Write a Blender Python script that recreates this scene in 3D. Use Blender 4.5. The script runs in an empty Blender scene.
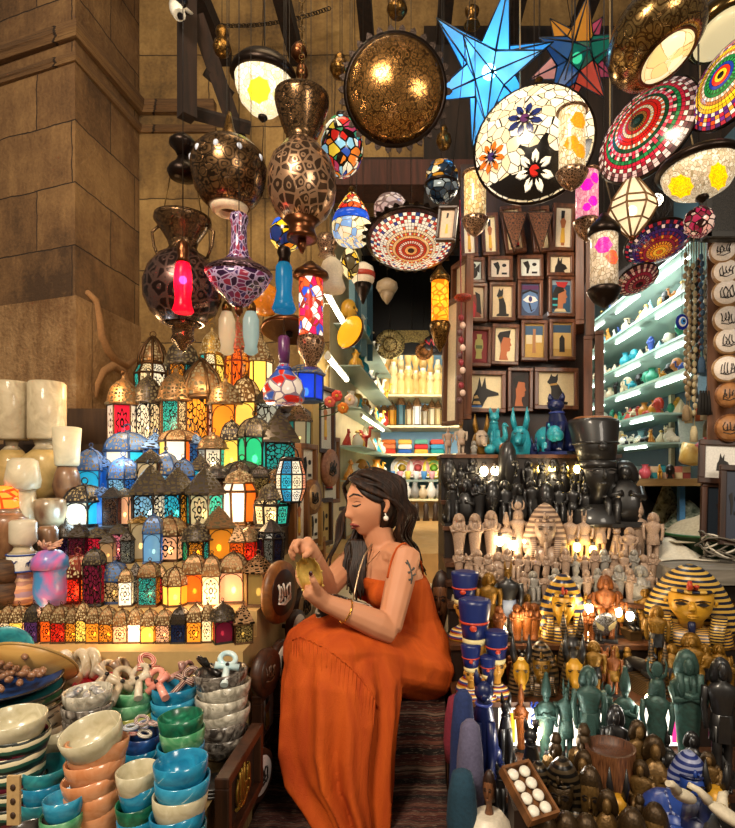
import bpy, math, random
from mathutils import Vector, Matrix, Euler
PI=math.pi; rnd=random.Random(11)
F=560.0; CX=405.0; CY=475.0; CH=1.25
sc=bpy.context.scene; COL=sc.collection
def P(x,y,d): return Vector(((x-CX)/F*d, d, CH+(CY-y)/F*d))
def Z(y,d): return CH+(CY-y)/F*d
def X(x,d): return (x-CX)/F*d
def px(n,d): return n/F*d
# ------------------------------------------------------------------ mesh builder
class MB:
    def __init__(s): s.v=[]; s.f=[]; s.m=[]; s.sm=[]; s.uv=[]; s.M=Matrix.Identity(4)
    def add(s,p): s.v.append(tuple(s.M@Vector(p))); return len(s.v)-1
    def face(s,ix,mi=0,sm=False,uv=None):
        s.f.append(tuple(ix)); s.m.append(mi); s.sm.append(sm)
        if uv is None:
            n=len(ix); uv=[(0,0),(1,0),(1,1),(0,1)] if n==4 else [(.5+.5*math.cos(2*PI*i/n),.5+.5*math.sin(2*PI*i/n)) for i in range(n)]
        s.uv.append(uv)
    def poly(s,pts,mi=0,sm=False,uv=None): s.face([s.add(p) for p in pts],mi,sm,uv)
    def box(s,c,d,mi=0,tx=1,ty=1,rz=0):
        c=Vector(c); hx,hy,hz=d[0]/2,d[1]/2,d[2]/2; R=Matrix.Rotation(rz,3,'Z')
        q=[]
        for z,a,b in((-hz,1,1),(hz,tx,ty)):
            for x,y in((-1,-1),(1,-1),(1,1),(-1,1)):
                q.append(s.add(c+R@Vector((x*hx*a,y*hy*b,z))))
        for f in((3,2,1,0),(4,5,6,7),(0,1,5,4),(1,2,6,5),(2,3,7,6),(3,0,4,7)): s.face([q[i] for i in f],mi)
    def rings(s,rs,mi=0,sm=True,close=True,caps=(True,True),tile=False,mats=None,flip=False):
        """rs: list of rings (lists of points). faces between successive rings."""
        n=len(rs[0]); ids=[]
        for r in rs: ids.append([s.add(p) for p in r])
        m=n if close else n-1
        L=[0]
        for a,b in zip(rs,rs[1:]): L.append(L[-1]+(Vector(a[0])-Vector(b[0])).length)
        T=L[-1] or 1
        for i in range(len(rs)-1):
            for j in range(m):
                k=(j+1)%n
                q=[ids[i][j],ids[i][k],ids[i+1][k],ids[i+1][j]]
                u=[(0,0),(1,0),(1,1),(0,1)] if tile else [(j/m,L[i]/T),((j+1)/m,L[i]/T),((j+1)/m,L[i+1]/T),(j/m,L[i+1]/T)]
                if flip: q.reverse(); u=u[::-1]
                s.face(q,mats(i,j) if mats else mi,sm,u)
        if close and caps[0]: s.face(ids[0][::-1] if not flip else ids[0],mi,False)
        if close and caps[1]: s.face(ids[-1] if not flip else ids[-1][::-1],mi,False)
    def lathe(s,prof,n=16,c=(0,0,0),mi=0,sm=True,caps=(True,True),sx=1,sy=1,rot=0,tile=False,mats=None,a0=0,a1=None,wob=None):
        c=Vector(c); rs=[]
        full=a1 is None; N=n if full else n+1; A1=2*PI if full else a1
        for i,(r,z) in enumerate(prof):
            r=max(r,1e-4)
            ring=[]
            for j in range(N):
                a=a0+(A1-(0 if full else a0))*j/n+rot; q=r*(wob(a,z) if wob else 1)
                ring.append(c+Vector((q*math.cos(a)*sx,q*math.sin(a)*sy,z)))
            rs.append(ring)
        s.rings(rs,mi,sm,full,caps,tile,mats)
    def tube(s,path,r,n=6,mi=0,sm=True,caps=(True,True)):
        path=[Vector(p) for p in path]; rs=[]; up=None
        for i,p in enumerate(path):
            t=(path[min(i+1,len(path)-1)]-path[max(i-1,0)])
            if t.length<1e-9: t=Vector((0,0,1))
            t.normalize()
            if up is None:
                up=Vector((0,0,1)) if abs(t.z)<.9 else Vector((0,1,0))
            a=t.cross(up); a.normalize(); b=a.cross(t); up=b
            rr=r[i] if isinstance(r,(list,tuple)) else r
            rs.append([p+(a*math.cos(2*PI*j/n)-b*math.sin(2*PI*j/n))*-rr for j in range(n)])
        s.rings(rs,mi,sm,True,caps)
    def ring(s,c,R,r,n=14,m=5,mi=0,axis='y'):
        c=Vector(c); rs=[]
        for i in range(n):
            a=2*PI*i/n; rr=[]
            for j in range(m):
                b=2*PI*j/m; q=R+r*math.cos(b); h=r*math.sin(b)
                e={'y':(q*math.cos(a),h,q*math.sin(a)),'z':(q*math.cos(a),q*math.sin(a),h),'x':(h,q*math.cos(a),q*math.sin(a))}[axis]
                rr.append(c+Vector(e))
            rs.append(rr)
        rs.append(rs[0]); s.rings(rs,mi,True,True,(False,False))
    def ball(s,c,r,n=10,m=7,mi=0,R=None):
        if not isinstance(r,(tuple,list)): r=(r,r,r)
        c=Vector(c); rs=[]
        for i in range(m+1):
            t=-PI/2+PI*i/m; q=max(math.cos(t),1e-3)
            ring=[]
            for j in range(n):
                a=2*PI*j/n; v=Vector((r[0]*q*math.cos(a),r[1]*q*math.sin(a),r[2]*math.sin(t)))
                if R: v=R@v
                ring.append(c+v)
            rs.append(ring)
        s.rings(rs,mi,True,True,(True,True))
    def prism(s,pts,h,mi=0,M=None,mside=None):
        """extrude a 2D outline (x,z) along y from 0 to -h (front at -h)"""
        M=M or Matrix.Identity(4); n=len(pts)
        a=[s.add(M@Vector((x,0,z))) for x,z in pts]; b=[s.add(M@Vector((x,-h,z))) for x,z in pts]
        ar=sum(pts[i][0]*pts[(i+1)%n][1]-pts[(i+1)%n][0]*pts[i][1] for i in range(n))
        if ar<0: a.reverse(); b.reverse()
        s.face(b,mi); s.face(a[::-1],mi)
        for i in range(n):
            k=(i+1)%n; s.face([a[i],a[k],b[k],b[i]],mi if mside is None else mside)
    def mesh(s,name,mats):
        me=bpy.data.meshes.new(name); me.from_pydata(s.v,[],s.f)
        if not isinstance(mats,(list,tuple)): mats=[mats]
        for m in mats: me.materials.append(m)
        me.polygons.foreach_set('material_index',s.m); me.polygons.foreach_set('use_smooth',s.sm)
        ul=me.uv_layers.new(name='UVMap'); flat=[]
        for u in s.uv:
            for a in u: flat.extend(a)
        ul.data.foreach_set('uv',flat); me.update(); return me
    def build(s,name,mats,parent=None,**k):
        return mk(name,s.mesh(name,mats),parent,**k)
def mk(name,me,parent=None,loc=None,rot=None,label=None,smooth=False):
    o=bpy.data.objects.new(name,me); COL.objects.link(o)
    if parent: o.parent=parent
    if loc is not None: o.location=loc
    if rot is not None: o.rotation_euler=rot
    if label: o['label']=label
    return o
ROWS={}
def tag(o,label,cat,group=None,row=None,kind=None):
    o['category']=cat
    if group: o['group']=group
    if kind: o['kind']=kind
    if row is not None: ROWS.setdefault((label,row),[]).append(o)
    o['label']=label if not row else label+' '+row
    return o
def thing(name,label,cat,loc=(0,0,0),rot=(0,0,0),group=None,row=None,sc_=None):
    o=bpy.data.objects.new(name,None); COL.objects.link(o); o.empty_display_size=.03
    o.location=loc; o.rotation_euler=rot
    if sc_ is not None: o.scale=sc_ if isinstance(sc_,(tuple,list)) else (sc_,)*3
    return tag(o,label,cat,group,row)
def struct(o): o['kind']='structure'; return o
KIDS={}
def dup(root,loc,rot=(0,0,0),s=None):
    r=root.copy(); COL.objects.link(r); r.location=loc; r.rotation_euler=rot
    if s is not None: r.scale=s if isinstance(s,(tuple,list)) else (s,)*3
    for ch in root.children:
        c=ch.copy(); COL.objects.link(c); c.parent=r
        for g in ch.children:
            d=g.copy(); COL.objects.link(d); d.parent=c
    for k in('group',):
        if k in r: del r[k]
    return r
PROTO={}
def spawn(key,fn,name,label,cat,loc,rot=(0,0,0),s=1,group=None,row=None):
    """first call builds the thing with its parts, later ones copy it"""
    if key in PROTO: r=dup(PROTO[key],loc,rot,s)
    else:
        r=bpy.data.objects.new(name,None); COL.objects.link(r); r.empty_display_size=.03
        PROTO[key]=r; fn(r); r.location=loc; r.rotation_euler=rot
        r.scale=s if isinstance(s,(tuple,list)) else (s,)*3
    return tag(r,label,cat,group,row)
ORD='first second third fourth fifth sixth seventh eighth ninth tenth eleventh twelfth thirteenth fourteenth fifteenth sixteenth seventeenth eighteenth nineteenth twentieth'.split()
def ordinal(i):
    if i<20: return ORD[i]
    t=i+1; return {2:'twenty',3:'thirty',4:'forty'}[t//10]+('-'+ORD[t%10-1] if t%10 else '') if t%10 else {20:'twentieth',30:'thirtieth',40:'fortieth'}[t]
def finish_rows():
    for (lab,row),os in ROWS.items():
        if len(os)<2: continue
        os.sort(key=lambda o:(o.location.x/max(o.location.y,.3)))
        for i,o in enumerate(os):
            w=('leftmost' if i==0 else 'rightmost' if i==len(os)-1 else ordinal(i)+' from left') if len(os)>2 else ('left one' if i==0 else 'right one')
            o['label']=lab+' '+row+', '+w+(' of %d such'%len(os) if len(os)>2 and False else '')
# ------------------------------------------------------------------ materials
MC={}
def rgb(h):
    if isinstance(h,str):
        c=[int(h[i:i+2],16)/255 for i in(0,2,4)]
        return tuple((x/12.92 if x<=.04045 else ((x+.055)/1.055)**2.4) for x in c)+(1,)
    return tuple(h)+(1,) if len(h)==3 else tuple(h)
class NT:
    def __init__(s,name):
        s.mat=bpy.data.materials.new(name); s.mat.use_nodes=True; s.t=s.mat.node_tree; s.t.nodes.clear()
        s.out=s.n('ShaderNodeOutputMaterial')
    def n(s,ty,**k):
        n=s.t.nodes.new(ty)
        for a,b in k.items():
            if a.startswith('i_'):
                n.inputs[int(a[2:]) if a[2:].isdigit() else a[2:].replace('_',' ')].default_value=b
            else: setattr(n,a,b)
        return n
    def l(s,a,b): s.t.links.new(a,b)
    def coord(s,kind='Object',scale=(1,1,1)):
        tc=s.n('ShaderNodeTexCoord'); mp=s.n('ShaderNodeMapping'); mp.inputs['Scale'].default_value=scale if isinstance(scale,(tuple,list)) else (scale,)*3
        s.l(tc.outputs[kind],mp.inputs[0]); return mp.outputs[0]
    def ramp(s,fac,stops,const=False):
        r=s.n('ShaderNodeValToRGB'); e=r.color_ramp.elements
        if const: r.color_ramp.interpolation='CONSTANT'
        while len(e)<len(stops): e.new(.5)
        for q,(p,c) in zip(e,stops): q.position=p; q.color=rgb(c)
        s.l(fac,r.inputs[0]); return r.outputs[0]
    def math(s,op,a,b=None):
        n=s.n('ShaderNodeMath',operation=op)
        for i,v in enumerate((a,b)):
            if v is None: continue
            if isinstance(v,(int,float)): n.inputs[i].default_value=v
            else: s.l(v,n.inputs[i])
        return n.outputs[0]
    def mix(s,f,a,b):
        n=s.n('ShaderNodeMix',data_type='RGBA')
        for i,v in((0,f),(6,a),(7,b)):
            if isinstance(v,(int,float)): n.inputs[i].default_value=v
            elif isinstance(v,(str,tuple)): n.inputs[i].default_value=rgb(v)
            else: s.l(v,n.inputs[i])
        return n.outputs[2]
    def bsdf(s,col,rough=.6,metal=0,**k):
        b=s.n('ShaderNodeBsdfPrincipled'); b.inputs['Roughness'].default_value=rough; b.inputs['Metallic'].default_value=metal
        if isinstance(col,(str,tuple)): b.inputs['Base Color'].default_value=rgb(col)
        else: s.l(col,b.inputs['Base Color'])
        for a,v in k.items():
            q=b.inputs[a.replace('_',' ')]
            if isinstance(v,(int,float)): q.default_value=v
            elif isinstance(v,(str,tuple)): q.default_value=rgb(v)
            else: s.l(v,q)
        return b
    def bump(s,b,h,st=.3,dist=.01):
        n=s.n('ShaderNodeBump'); n.inputs['Strength'].default_value=st; n.inputs['Distance'].default_value=dist
        s.l(h,n.inputs['Height']); s.l(n.outputs[0],b.inputs['Normal'])
    def done(s,b): s.l(b.outputs[0],s.out.inputs[0]); return s.mat
def memo(f):
    def g(*a,**k):
        key=(f.__name__,a,tuple(sorted(k.items())))
        if key not in MC: MC[key]=f(*a,**k)
        return MC[key]
    return g
@memo
def plain(c,rough=.5,metal=0,var=.25,scale=30,bump=.0,coat=0):
    t=NT('plain_'+str(c)); co=t.coord('Object',scale)
    nz=t.n('ShaderNodeTexNoise'); nz.inputs['Detail'].default_value=3; t.l(co,nz.inputs['Vector'])
    f=t.math('MULTIPLY_ADD',nz.outputs[0],var*2); t.t.nodes[-1].inputs[2].default_value=1-var
    h=t.n('ShaderNodeHueSaturation'); h.inputs['Color'].default_value=rgb(c); t.l(f,h.inputs['Value'])
    b=t.bsdf(h.outputs[0],rough,metal,Coat_Weight=coat)
    if bump: t.bump(b,nz.outputs[0],bump,.004)
    return t.done(b)
@memo
def emit(c,s):
    t=NT('glow_'+str(c)); e=t.n('ShaderNodeEmission'); e.inputs[0].default_value=rgb(c); e.inputs[1].default_value=s; return t.done(e)
@memo
def pane(c,lit=0.0,pat=None,edge='1a120c',clear=.3):
    """stained lantern glass: lets light through, glows when the lantern is lit"""
    t=NT('pane_'+str(c)); uv=t.coord('UV'); col=rgb(c)
    cc=t.n('ShaderNodeRGB'); cc.outputs[0].default_value=col; colr=cc.outputs[0]
    mask=None
    if pat:
        if pat=='flower':
            sx=t.n('ShaderNodeSeparateXYZ'); t.l(uv,sx.inputs[0])
            x=t.math('SUBTRACT',sx.outputs[0],.5); y=t.math('SUBTRACT',sx.outputs[1],.5)
            r=t.math('SQRT',t.math('ADD',t.math('MULTIPLY',x,x),t.math('MULTIPLY',y,y)))
            a=t.math('ARCTAN2',y,x); pet=t.math('MULTIPLY',t.math('COSINE',t.math('MULTIPLY',a,8)),.06)
            d=t.math('ABSOLUTE',t.math('SUBTRACT',r,t.math('ADD',pet,.3))); d2=t.math('ABSOLUTE',t.math('SUBTRACT',r,.1))
            mask=t.math('LESS_THAN',t.math('MINIMUM',d,d2),.035)
        else:
            v=t.n('ShaderNodeTexVoronoi',feature='DISTANCE_TO_EDGE'); v.inputs['Scale'].default_value={'lace':7,'fine':14,'bold':4}[pat]; t.l(uv,v.inputs['Vector'])
            mask=t.math('LESS_THAN',v.outputs[0],{'lace':.09,'fine':.12,'bold':.06}[pat])
        colr=t.mix(mask,colr,edge)
    tr=t.n('ShaderNodeBsdfTransparent'); t.l(colr,tr.inputs[0])
    b=t.bsdf(colr,.25,0); tl=t.n('ShaderNodeBsdfTranslucent'); t.l(colr,tl.inputs[0])
    m1=t.n('ShaderNodeMixShader'); m1.inputs[0].default_value=.5; t.l(b.outputs[0],m1.inputs[1]); t.l(tl.outputs[0],m1.inputs[2])
    m2=t.n('ShaderNodeMixShader'); m2.inputs[0].default_value=clear if lit else .25; t.l(m1.outputs[0],m2.inputs[1]); t.l(tr.outputs[0],m2.inputs[2])
    if lit:
        e=t.n('ShaderNodeEmission'); t.l(colr,e.inputs[0]); e.inputs[1].default_value=lit
        ad=t.n('ShaderNodeAddShader'); t.l(m2.outputs[0],ad.inputs[0]); t.l(e.outputs[0],ad.inputs[1]); return t.done(ad)
    return t.done(m2)
@memo
def tile(c,lit=0.0,grout='140d08',w=.07):
    """one mosaic piece per face with dark grout round it"""
    t=NT('tile_'+str(c)); uv=t.coord('UV'); sx=t.n('ShaderNodeSeparateXYZ'); t.l(uv,sx.inputs[0])
    a=[]
    for i in(0,1): a.append(t.math('MINIMUM',sx.outputs[i],t.math('SUBTRACT',1.0,sx.outputs[i])))
    mask=t.math('LESS_THAN',t.math('MINIMUM',a[0],a[1]),w)
    nz=t.n('ShaderNodeTexNoise'); nz.inputs['Scale'].default_value=45; t.l(t.coord('Object'),nz.inputs['Vector'])
    h=t.n('ShaderNodeHueSaturation'); h.inputs['Color'].default_value=rgb(c); t.l(t.math('MULTIPLY_ADD',nz.outputs[0],.9),h.inputs['Value']); t.t.nodes[-2].inputs[2].default_value=.6
    for nd in t.t.nodes:
        if nd.type=='MATH' and nd.operation=='MULTIPLY_ADD': nd.inputs[2].default_value=.55
    colr=t.mix(mask,h.outputs[0],grout); b=t.bsdf(colr,.18)
    if lit: t.l(colr,b.inputs['Emission Color']); b.inputs['Emission Strength'].default_value=lit
    return t.done(b)
@memo
def voro_glass(cols,scale=9,lit=.6,coord='UV',edge=.05,grout='17100a',stretch=(1,1,1)):
    """mosaic of random coloured glass chips"""
    t=NT('mosaic'); uv=t.coord(coord,tuple(scale*s for s in stretch))
    v=t.n('ShaderNodeTexVoronoi',feature='F1'); v.inputs['Scale'].default_value=1; t.l(uv,v.inputs['Vector'])
    e=t.n('ShaderNodeTexVoronoi',feature='DISTANCE_TO_EDGE'); e.inputs['Scale'].default_value=1; t.l(uv,e.inputs['Vector'])
    sx=t.n('ShaderNodeSeparateXYZ'); t.l(v.outputs['Color'],sx.inputs[0])
    n=len(cols); col=t.ramp(sx.outputs[0],[(i/n,c) for i,c in enumerate(cols)],True)
    col=t.mix(t.math('LESS_THAN',e.outputs[0],edge),col,grout)
    b=t.bsdf(col,.2)
    if lit: t.l(col,b.inputs['Emission Color']); b.inputs['Emission Strength'].default_value=lit
    return t.done(b)
@memo
def brass(base='6b4a22',dark='1c1108',scale=8,kind='filigree',rough=.38,coord='UV',st=(2,1,1),metal=.85,amt=.5):
    """chased / pierced brass"""
    t=NT('brass_'+base); uv=t.coord(coord,tuple(scale*s for s in st))
    if kind in('filigree','swirl'):
        nz=t.n('ShaderNodeTexNoise'); nz.inputs['Scale'].default_value=.7; nz.inputs['Detail'].default_value=1; t.l(uv,nz.inputs['Vector'])
        va=t.n('ShaderNodeVectorMath',operation='MULTIPLY_ADD'); t.l(nz.outputs[1],va.inputs[0]); k=1.0 if kind=='swirl' else .25; va.inputs[1].default_value=(k,k,k); t.l(uv,va.inputs[2])
        v=t.n('ShaderNodeTexVoronoi',feature='DISTANCE_TO_EDGE'); v.inputs['Scale'].default_value=1; t.l(va.outputs[0],v.inputs['Vector'])
        w=t.n('ShaderNodeTexVoronoi',feature='F1'); w.inputs['Scale'].default_value=1; t.l(va.outputs[0],w.inputs['Vector'])
        if kind=='filigree':   # bright lines and bosses, dark pierced ground
            ln=t.math('GREATER_THAN',v.outputs[0],.09); ds=t.math('GREATER_THAN',t.math('ABSOLUTE',t.math('SUBTRACT',w.outputs[0],.22)),.06); f=t.math('MULTIPLY',ln,ds); h=t.math('SUBTRACT',1.0,f)
        else:                  # dark engraved lines
            l1=t.math('LESS_THAN',v.outputs[0],.05); sn=t.math('SINE',t.math('MULTIPLY',w.outputs[0],22.0)); l2=t.math('GREATER_THAN',sn,.55); f=t.math('MAXIMUM',l1,l2); h=t.math('SUBTRACT',1.0,f)
        amt=max(amt,.85)
    else:
        nz=t.n('ShaderNodeTexNoise'); nz.inputs['Scale'].default_value=1; nz.inputs['Detail'].default_value=4; t.l(uv,nz.inputs['Vector']); f=nz.outputs[0]; h=f
    g=t.math('MULTIPLY',f,amt if kind!='plain' else amt)
    col=t.mix(g,base,dark); b=t.bsdf(col,rough,metal); t.bump(b,h,.35,.004); return t.done(b)
@memo
def marble(a,bb,scale=14,rough=.25,sharp=.12,c3=None):
    t=NT('marble_'+a); co=t.coord('Object',scale)
    nz=t.n('ShaderNodeTexNoise'); nz.inputs['Detail'].default_value=5; nz.inputs['Distortion'].default_value=1.6; nz.inputs['Scale'].default_value=1; t.l(co,nz.inputs['Vector'])
    st=[(.5-sharp,a),(.5+sharp,bb)]
    if c3: st.append((.72,c3))
    col=t.ramp(nz.outputs[0],st); b=t.bsdf(col,rough,0,Coat_Weight=.3); return t.done(b)
@memo
def stone(a='6b4c2a',bb='3d2915',c='927043',bw=.6,bh=.36,mort='2a1c0f',coord='UV',bstr=.6):
    t=NT('stone_'+a); uv0=t.coord(coord)
    dn=t.n('ShaderNodeTexNoise'); dn.inputs['Scale'].default_value=9; dn.inputs['Detail'].default_value=4; t.l(uv0,dn.inputs['Vector'])
    dm=t.n('ShaderNodeVectorMath',operation='MULTIPLY_ADD'); t.l(dn.outputs[1],dm.inputs[0]); dm.inputs[1].default_value=(.022,.022,0); t.l(uv0,dm.inputs[2]); uv=dm.outputs[0]
    big=t.n('ShaderNodeTexNoise'); big.inputs['Scale'].default_value=1.7; big.inputs['Detail'].default_value=3; t.l(uv0,big.inputs['Vector'])
    stk=t.n('ShaderNodeTexNoise'); stk.inputs['Scale'].default_value=1; stk.inputs['Detail'].default_value=3; t.l(t.coord(coord,(22,5,1)),stk.inputs['Vector'])
    br=t.n('ShaderNodeTexBrick'); br.offset=.43; br.inputs['Scale'].default_value=1; br.inputs['Brick Width'].default_value=bw; br.inputs['Row Height'].default_value=bh; br.inputs['Mortar Size'].default_value=.004; br.inputs['Mortar Smooth'].default_value=.6; br.inputs['Bias'].default_value=0
    br.inputs['Color1'].default_value=(0,0,0,1); br.inputs['Color2'].default_value=(1,1,1,1); br.inputs['Mortar'].default_value=(.5,.5,.5,1); t.l(uv,br.inputs['Vector'])
    n1=t.n('ShaderNodeTexNoise'); n1.inputs['Scale'].default_value=5; n1.inputs['Detail'].default_value=8; n1.inputs['Roughness'].default_value=.65; t.l(uv,n1.inputs['Vector'])
    n2=t.n('ShaderNodeTexNoise'); n2.inputs['Scale'].default_value=60; n2.inputs['Detail'].default_value=4; t.l(uv,n2.inputs['Vector'])
    sx=t.n('ShaderNodeSeparateXYZ'); t.l(br.outputs[0],sx.inputs[0])
    f=t.math('ADD',t.math('MULTIPLY',sx.outputs[0],.2),t.math('ADD',t.math('MULTIPLY',n1.outputs[0],.6),t.math('MULTIPLY',n2.outputs[0],.25)))
    f=t.math('ADD',t.math('ADD',f,t.math('MULTIPLY',t.math('SUBTRACT',big.outputs[0],.5),.7)),t.math('MULTIPLY',t.math('SUBTRACT',stk.outputs[0],.5),.3))
    col=t.ramp(f,[(.3,bb),(.52,a),(.82,c)]); col=t.mix(br.outputs[1],col,mort)
    b=t.bsdf(col,.9); hh=t.math('SUBTRACT',t.math('ADD',t.math('MULTIPLY',n1.outputs[0],.6),t.math('MULTIPLY',n2.outputs[0],.4)),br.outputs[1]); t.bump(b,hh,bstr,.02); return t.done(b)
@memo
def wood(a='5a3219',bb='2a150a',scale=1,rough=.45,st=(40,40,4)):
    t=NT('wood_'+a); co=t.coord('Object',tuple(scale*s for s in st))
    nz=t.n('ShaderNodeTexNoise'); nz.inputs['Scale'].default_value=1; nz.inputs['Detail'].default_value=4; nz.inputs['Distortion'].default_value=.6; t.l(co,nz.inputs['Vector'])
    col=t.ramp(nz.outputs[0],[(.3,bb),(.7,a)]); b=t.bsdf(col,rough); t.bump(b,nz.outputs[0],.15,.004); return t.done(b)
@memo
def stripes(cols,n=10,axis=1,coord='UV',rough=.4,metal=0,dist=0):
    """painted bands that repeat n times along a UV axis"""
    t=NT('stripes'); uv=t.coord(coord); sx=t.n('ShaderNodeSeparateXYZ'); t.l(uv,sx.inputs[0])
    v=sx.outputs[axis]
    if dist:
        nz=t.n('ShaderNodeTexNoise'); nz.inputs['Scale'].default_value=8; t.l(uv,nz.inputs['Vector']); v=t.math('ADD',v,t.math('MULTIPLY',nz.outputs[0],dist))
    f=t.math('FRACT',t.math('MULTIPLY',v,n)); k=len(cols)
    col=t.ramp(f,[(i/k,c) for i,c in enumerate(cols)],True); return t.done(t.bsdf(col,rough,metal))

@memo
def pierced(k,glow=0.0,scale=(9,5),hole='ffd08a'):
    """sheet metal cut with a lattice of holes; light shows through the holes of a lit lantern"""
    base,dark,me={'br':('7a5836','20130a',.6),'dk':('3a3028','0c0907',.5),'bl':('4a6a9a','101c34',.2),'go':('a8803a','4a3010',.7),'rd':('9a4028','3a120a',.4),'cu':('8a5636','2e180c',.6)}[k]
    t=NT('pierced_'+k); uv=t.coord('UV',(scale[0]*1.7,scale[1]*1.7,1))
    v=t.n('ShaderNodeTexVoronoi',feature='DISTANCE_TO_EDGE'); v.inputs['Scale'].default_value=1; v.inputs['Randomness'].default_value=.6; t.l(uv,v.inputs['Vector'])
    f=t.math('GREATER_THAN',v.outputs[0],.16); b=t.bsdf(base,.4,me)
    if glow:
        h=t.n('ShaderNodeEmission'); h.inputs[0].default_value=rgb(hole); h.inputs[1].default_value=glow
    else: h=t.bsdf(dark,.6,.2)
    m=t.n('ShaderNodeMixShader'); t.l(f,m.inputs[0]); t.l(b.outputs[0],m.inputs[1]); t.l(h.outputs[0],m.inputs[2]); t.bump(b,v.outputs[0],.4,.002); return t.done(m)
from mathutils.bvhtree import BVHTree
def on_surface(o,pts,off=.0015):
    """points of the photo cast onto the surface of o, returned in the space of o"""
    me=o.data; bv=BVHTree.FromPolygons([v.co for v in me.vertices],[p.vertices for p in me.polygons])
    bpy.context.view_layer.update(); M=o.matrix_world; I=M.inverted(); c=I@Vector((0,0,CH)); out=[]
    for x,y in pts:
        d=(I@P(x,y,1.0)-c).normalized(); h=bv.ray_cast(c,d)
        if h[0] is None: out.append(None); continue
        n=h[1] if h[1].dot(d)<0 else -h[1]; out.append(h[0]+n*off)
    return out
def surf_patch(name,o,cx,cy,rx,ry,mat,root,n=20,lobes=0,amp=.0):
    m=MB(); G=[]
    for k in(1,.66,.33,.03):
        q=on_surface(o,[(cx+rx*k*(1+amp*math.cos(lobes*2*PI*i/n))*math.cos(2*PI*i/n),cy-ry*k*(1+amp*math.cos(lobes*2*PI*i/n))*math.sin(2*PI*i/n)) for i in range(n)])
        if any(p is None for p in q): continue
        G.append(q)
    if len(G)<2: return None
    m.rings(G,0,True,True,(False,True)); r=m.build(name,mat,root); r.matrix_local=o.matrix_local.copy(); return r
# ================================================================== SETTING
def slab(name,a,b,z0,z1,th,mat,side=1,u0=0):
    """upright wall from a to b (plan points), thickness th away from the viewer side"""
    a=Vector((a[0],a[1],0)); b=Vector((b[0],b[1],0)); t=(b-a); L=t.length; t.normalize(); nrm=Vector((-t.y,t.x,0))*side*th
    m=MB()
    def q(p0,p1,p2,p3,uv): m.poly([p0,p1,p2,p3],0,False,uv)
    z=Vector((0,0,1))
    A,B,C_,D=a+z*z0,b+z*z0,b+z*z1,a+z*z1
    uv=[(u0,z0),(u0+L,z0),(u0+L,z1),(u0,z1)]
    q(A,B,C_,D,uv); q(B+nrm,A+nrm,D+nrm,C_+nrm,uv)
    e=[(0,z0),(th,z0),(th,z1),(0,z1)]
    q(A+nrm,A,D,D+nrm,e); q(B,B+nrm,C_+nrm,C_,e)
    e=[(0,0),(L,0),(L,th),(0,th)]; q(D,C_,C_+nrm,D+nrm,e); q(A+nrm,B+nrm,B,A,e)
    return struct(m.build(name,mat))
def boxo(name,c,d,mat,parent=None,rz=0,label=None):
    m=MB(); m.box((0,0,0),d); o=m.build(name,mat,parent,loc=c,rot=(0,0,rz),label=label); return o
ST=stone('6f5030','432e1a','977448',.52,.29)
ST2=stone('7d6036','4b3820','a58550',.7,.4,'3c2a14')
PL=stone('9a7850','6a4a2a','cdb796',3,3,'6b4c2a',bstr=1.0)
GC=Vector((-1.52,2.58)); IC=Vector((-1.48,3.12)); LC=Vector((-3.0,3.1))
ZP=Z(296,2.58)
def pier(z0,z1,mat,gr=0):
    """the stone pier left of the stall, one solid block"""
    pts=[LC+Vector((0,-gr)),GC+Vector((gr,-gr)),IC+Vector((gr,.05)),Vector((-3.0,3.6))]
    m=MB(); u=0
    for i in range(4):
        p,q=pts[i],pts[(i+1)%4]; L=(q-p).length
        m.poly([(p.x,p.y,z0),(q.x,q.y,z0),(q.x,q.y,z1),(p.x,p.y,z1)],0,False,[(u,z0),(u+L,z0),(u+L,z1),(u,z1)]); u+=L
    m.poly([(p.x,p.y,z1) for p in pts],0); m.poly([(p.x,p.y,z0) for p in pts[::-1]],0)
    return struct(m.build('wall_left',mat))
pier(ZP,4.4,ST); pier(0,ZP,PL,.012)
slab('wall_back',IC,(-.42,3.12),0,4.4,.3,ST2)
slab('wall_back',(-.42,3.12),(2.6,3.12),2.78,4.4,.3,ST2,u0=1.06)
# cornice moulding, two stacked courses round the pier
def cornice(z,h,pr):
    m=MB(); pts=[(LC,0),(GC,0),(IC,0),(Vector((-1.05,3.12)),0)]
    P2=[LC+Vector((-.1,-pr)),GC+Vector((pr*.7,-pr)),IC+Vector((pr,-pr)),Vector((-1.05,3.12-pr))]
    P1=[LC,GC,IC,Vector((-1.05,3.12))]
    rs=[]
    for o,i in zip(P2,P1):
        oo=o.to_3d(); ii=i.to_3d()
        rs.append([ii+Vector((0,.02,z)),oo*.6+ii*.4+Vector((0,0,z)),oo+Vector((0,0,z+h*.45)),oo+Vector((0,0,z+h)),ii+Vector((0,.02,z+h))])
    m.rings(rs,0,False,True); struct(m.build('trim_cornice',stone('6f5030','432e1a','977448',.52,.29)))
cornice(Z(40,2.58),.06,.05); cornice(Z(62,2.58),.035,.025)
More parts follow.
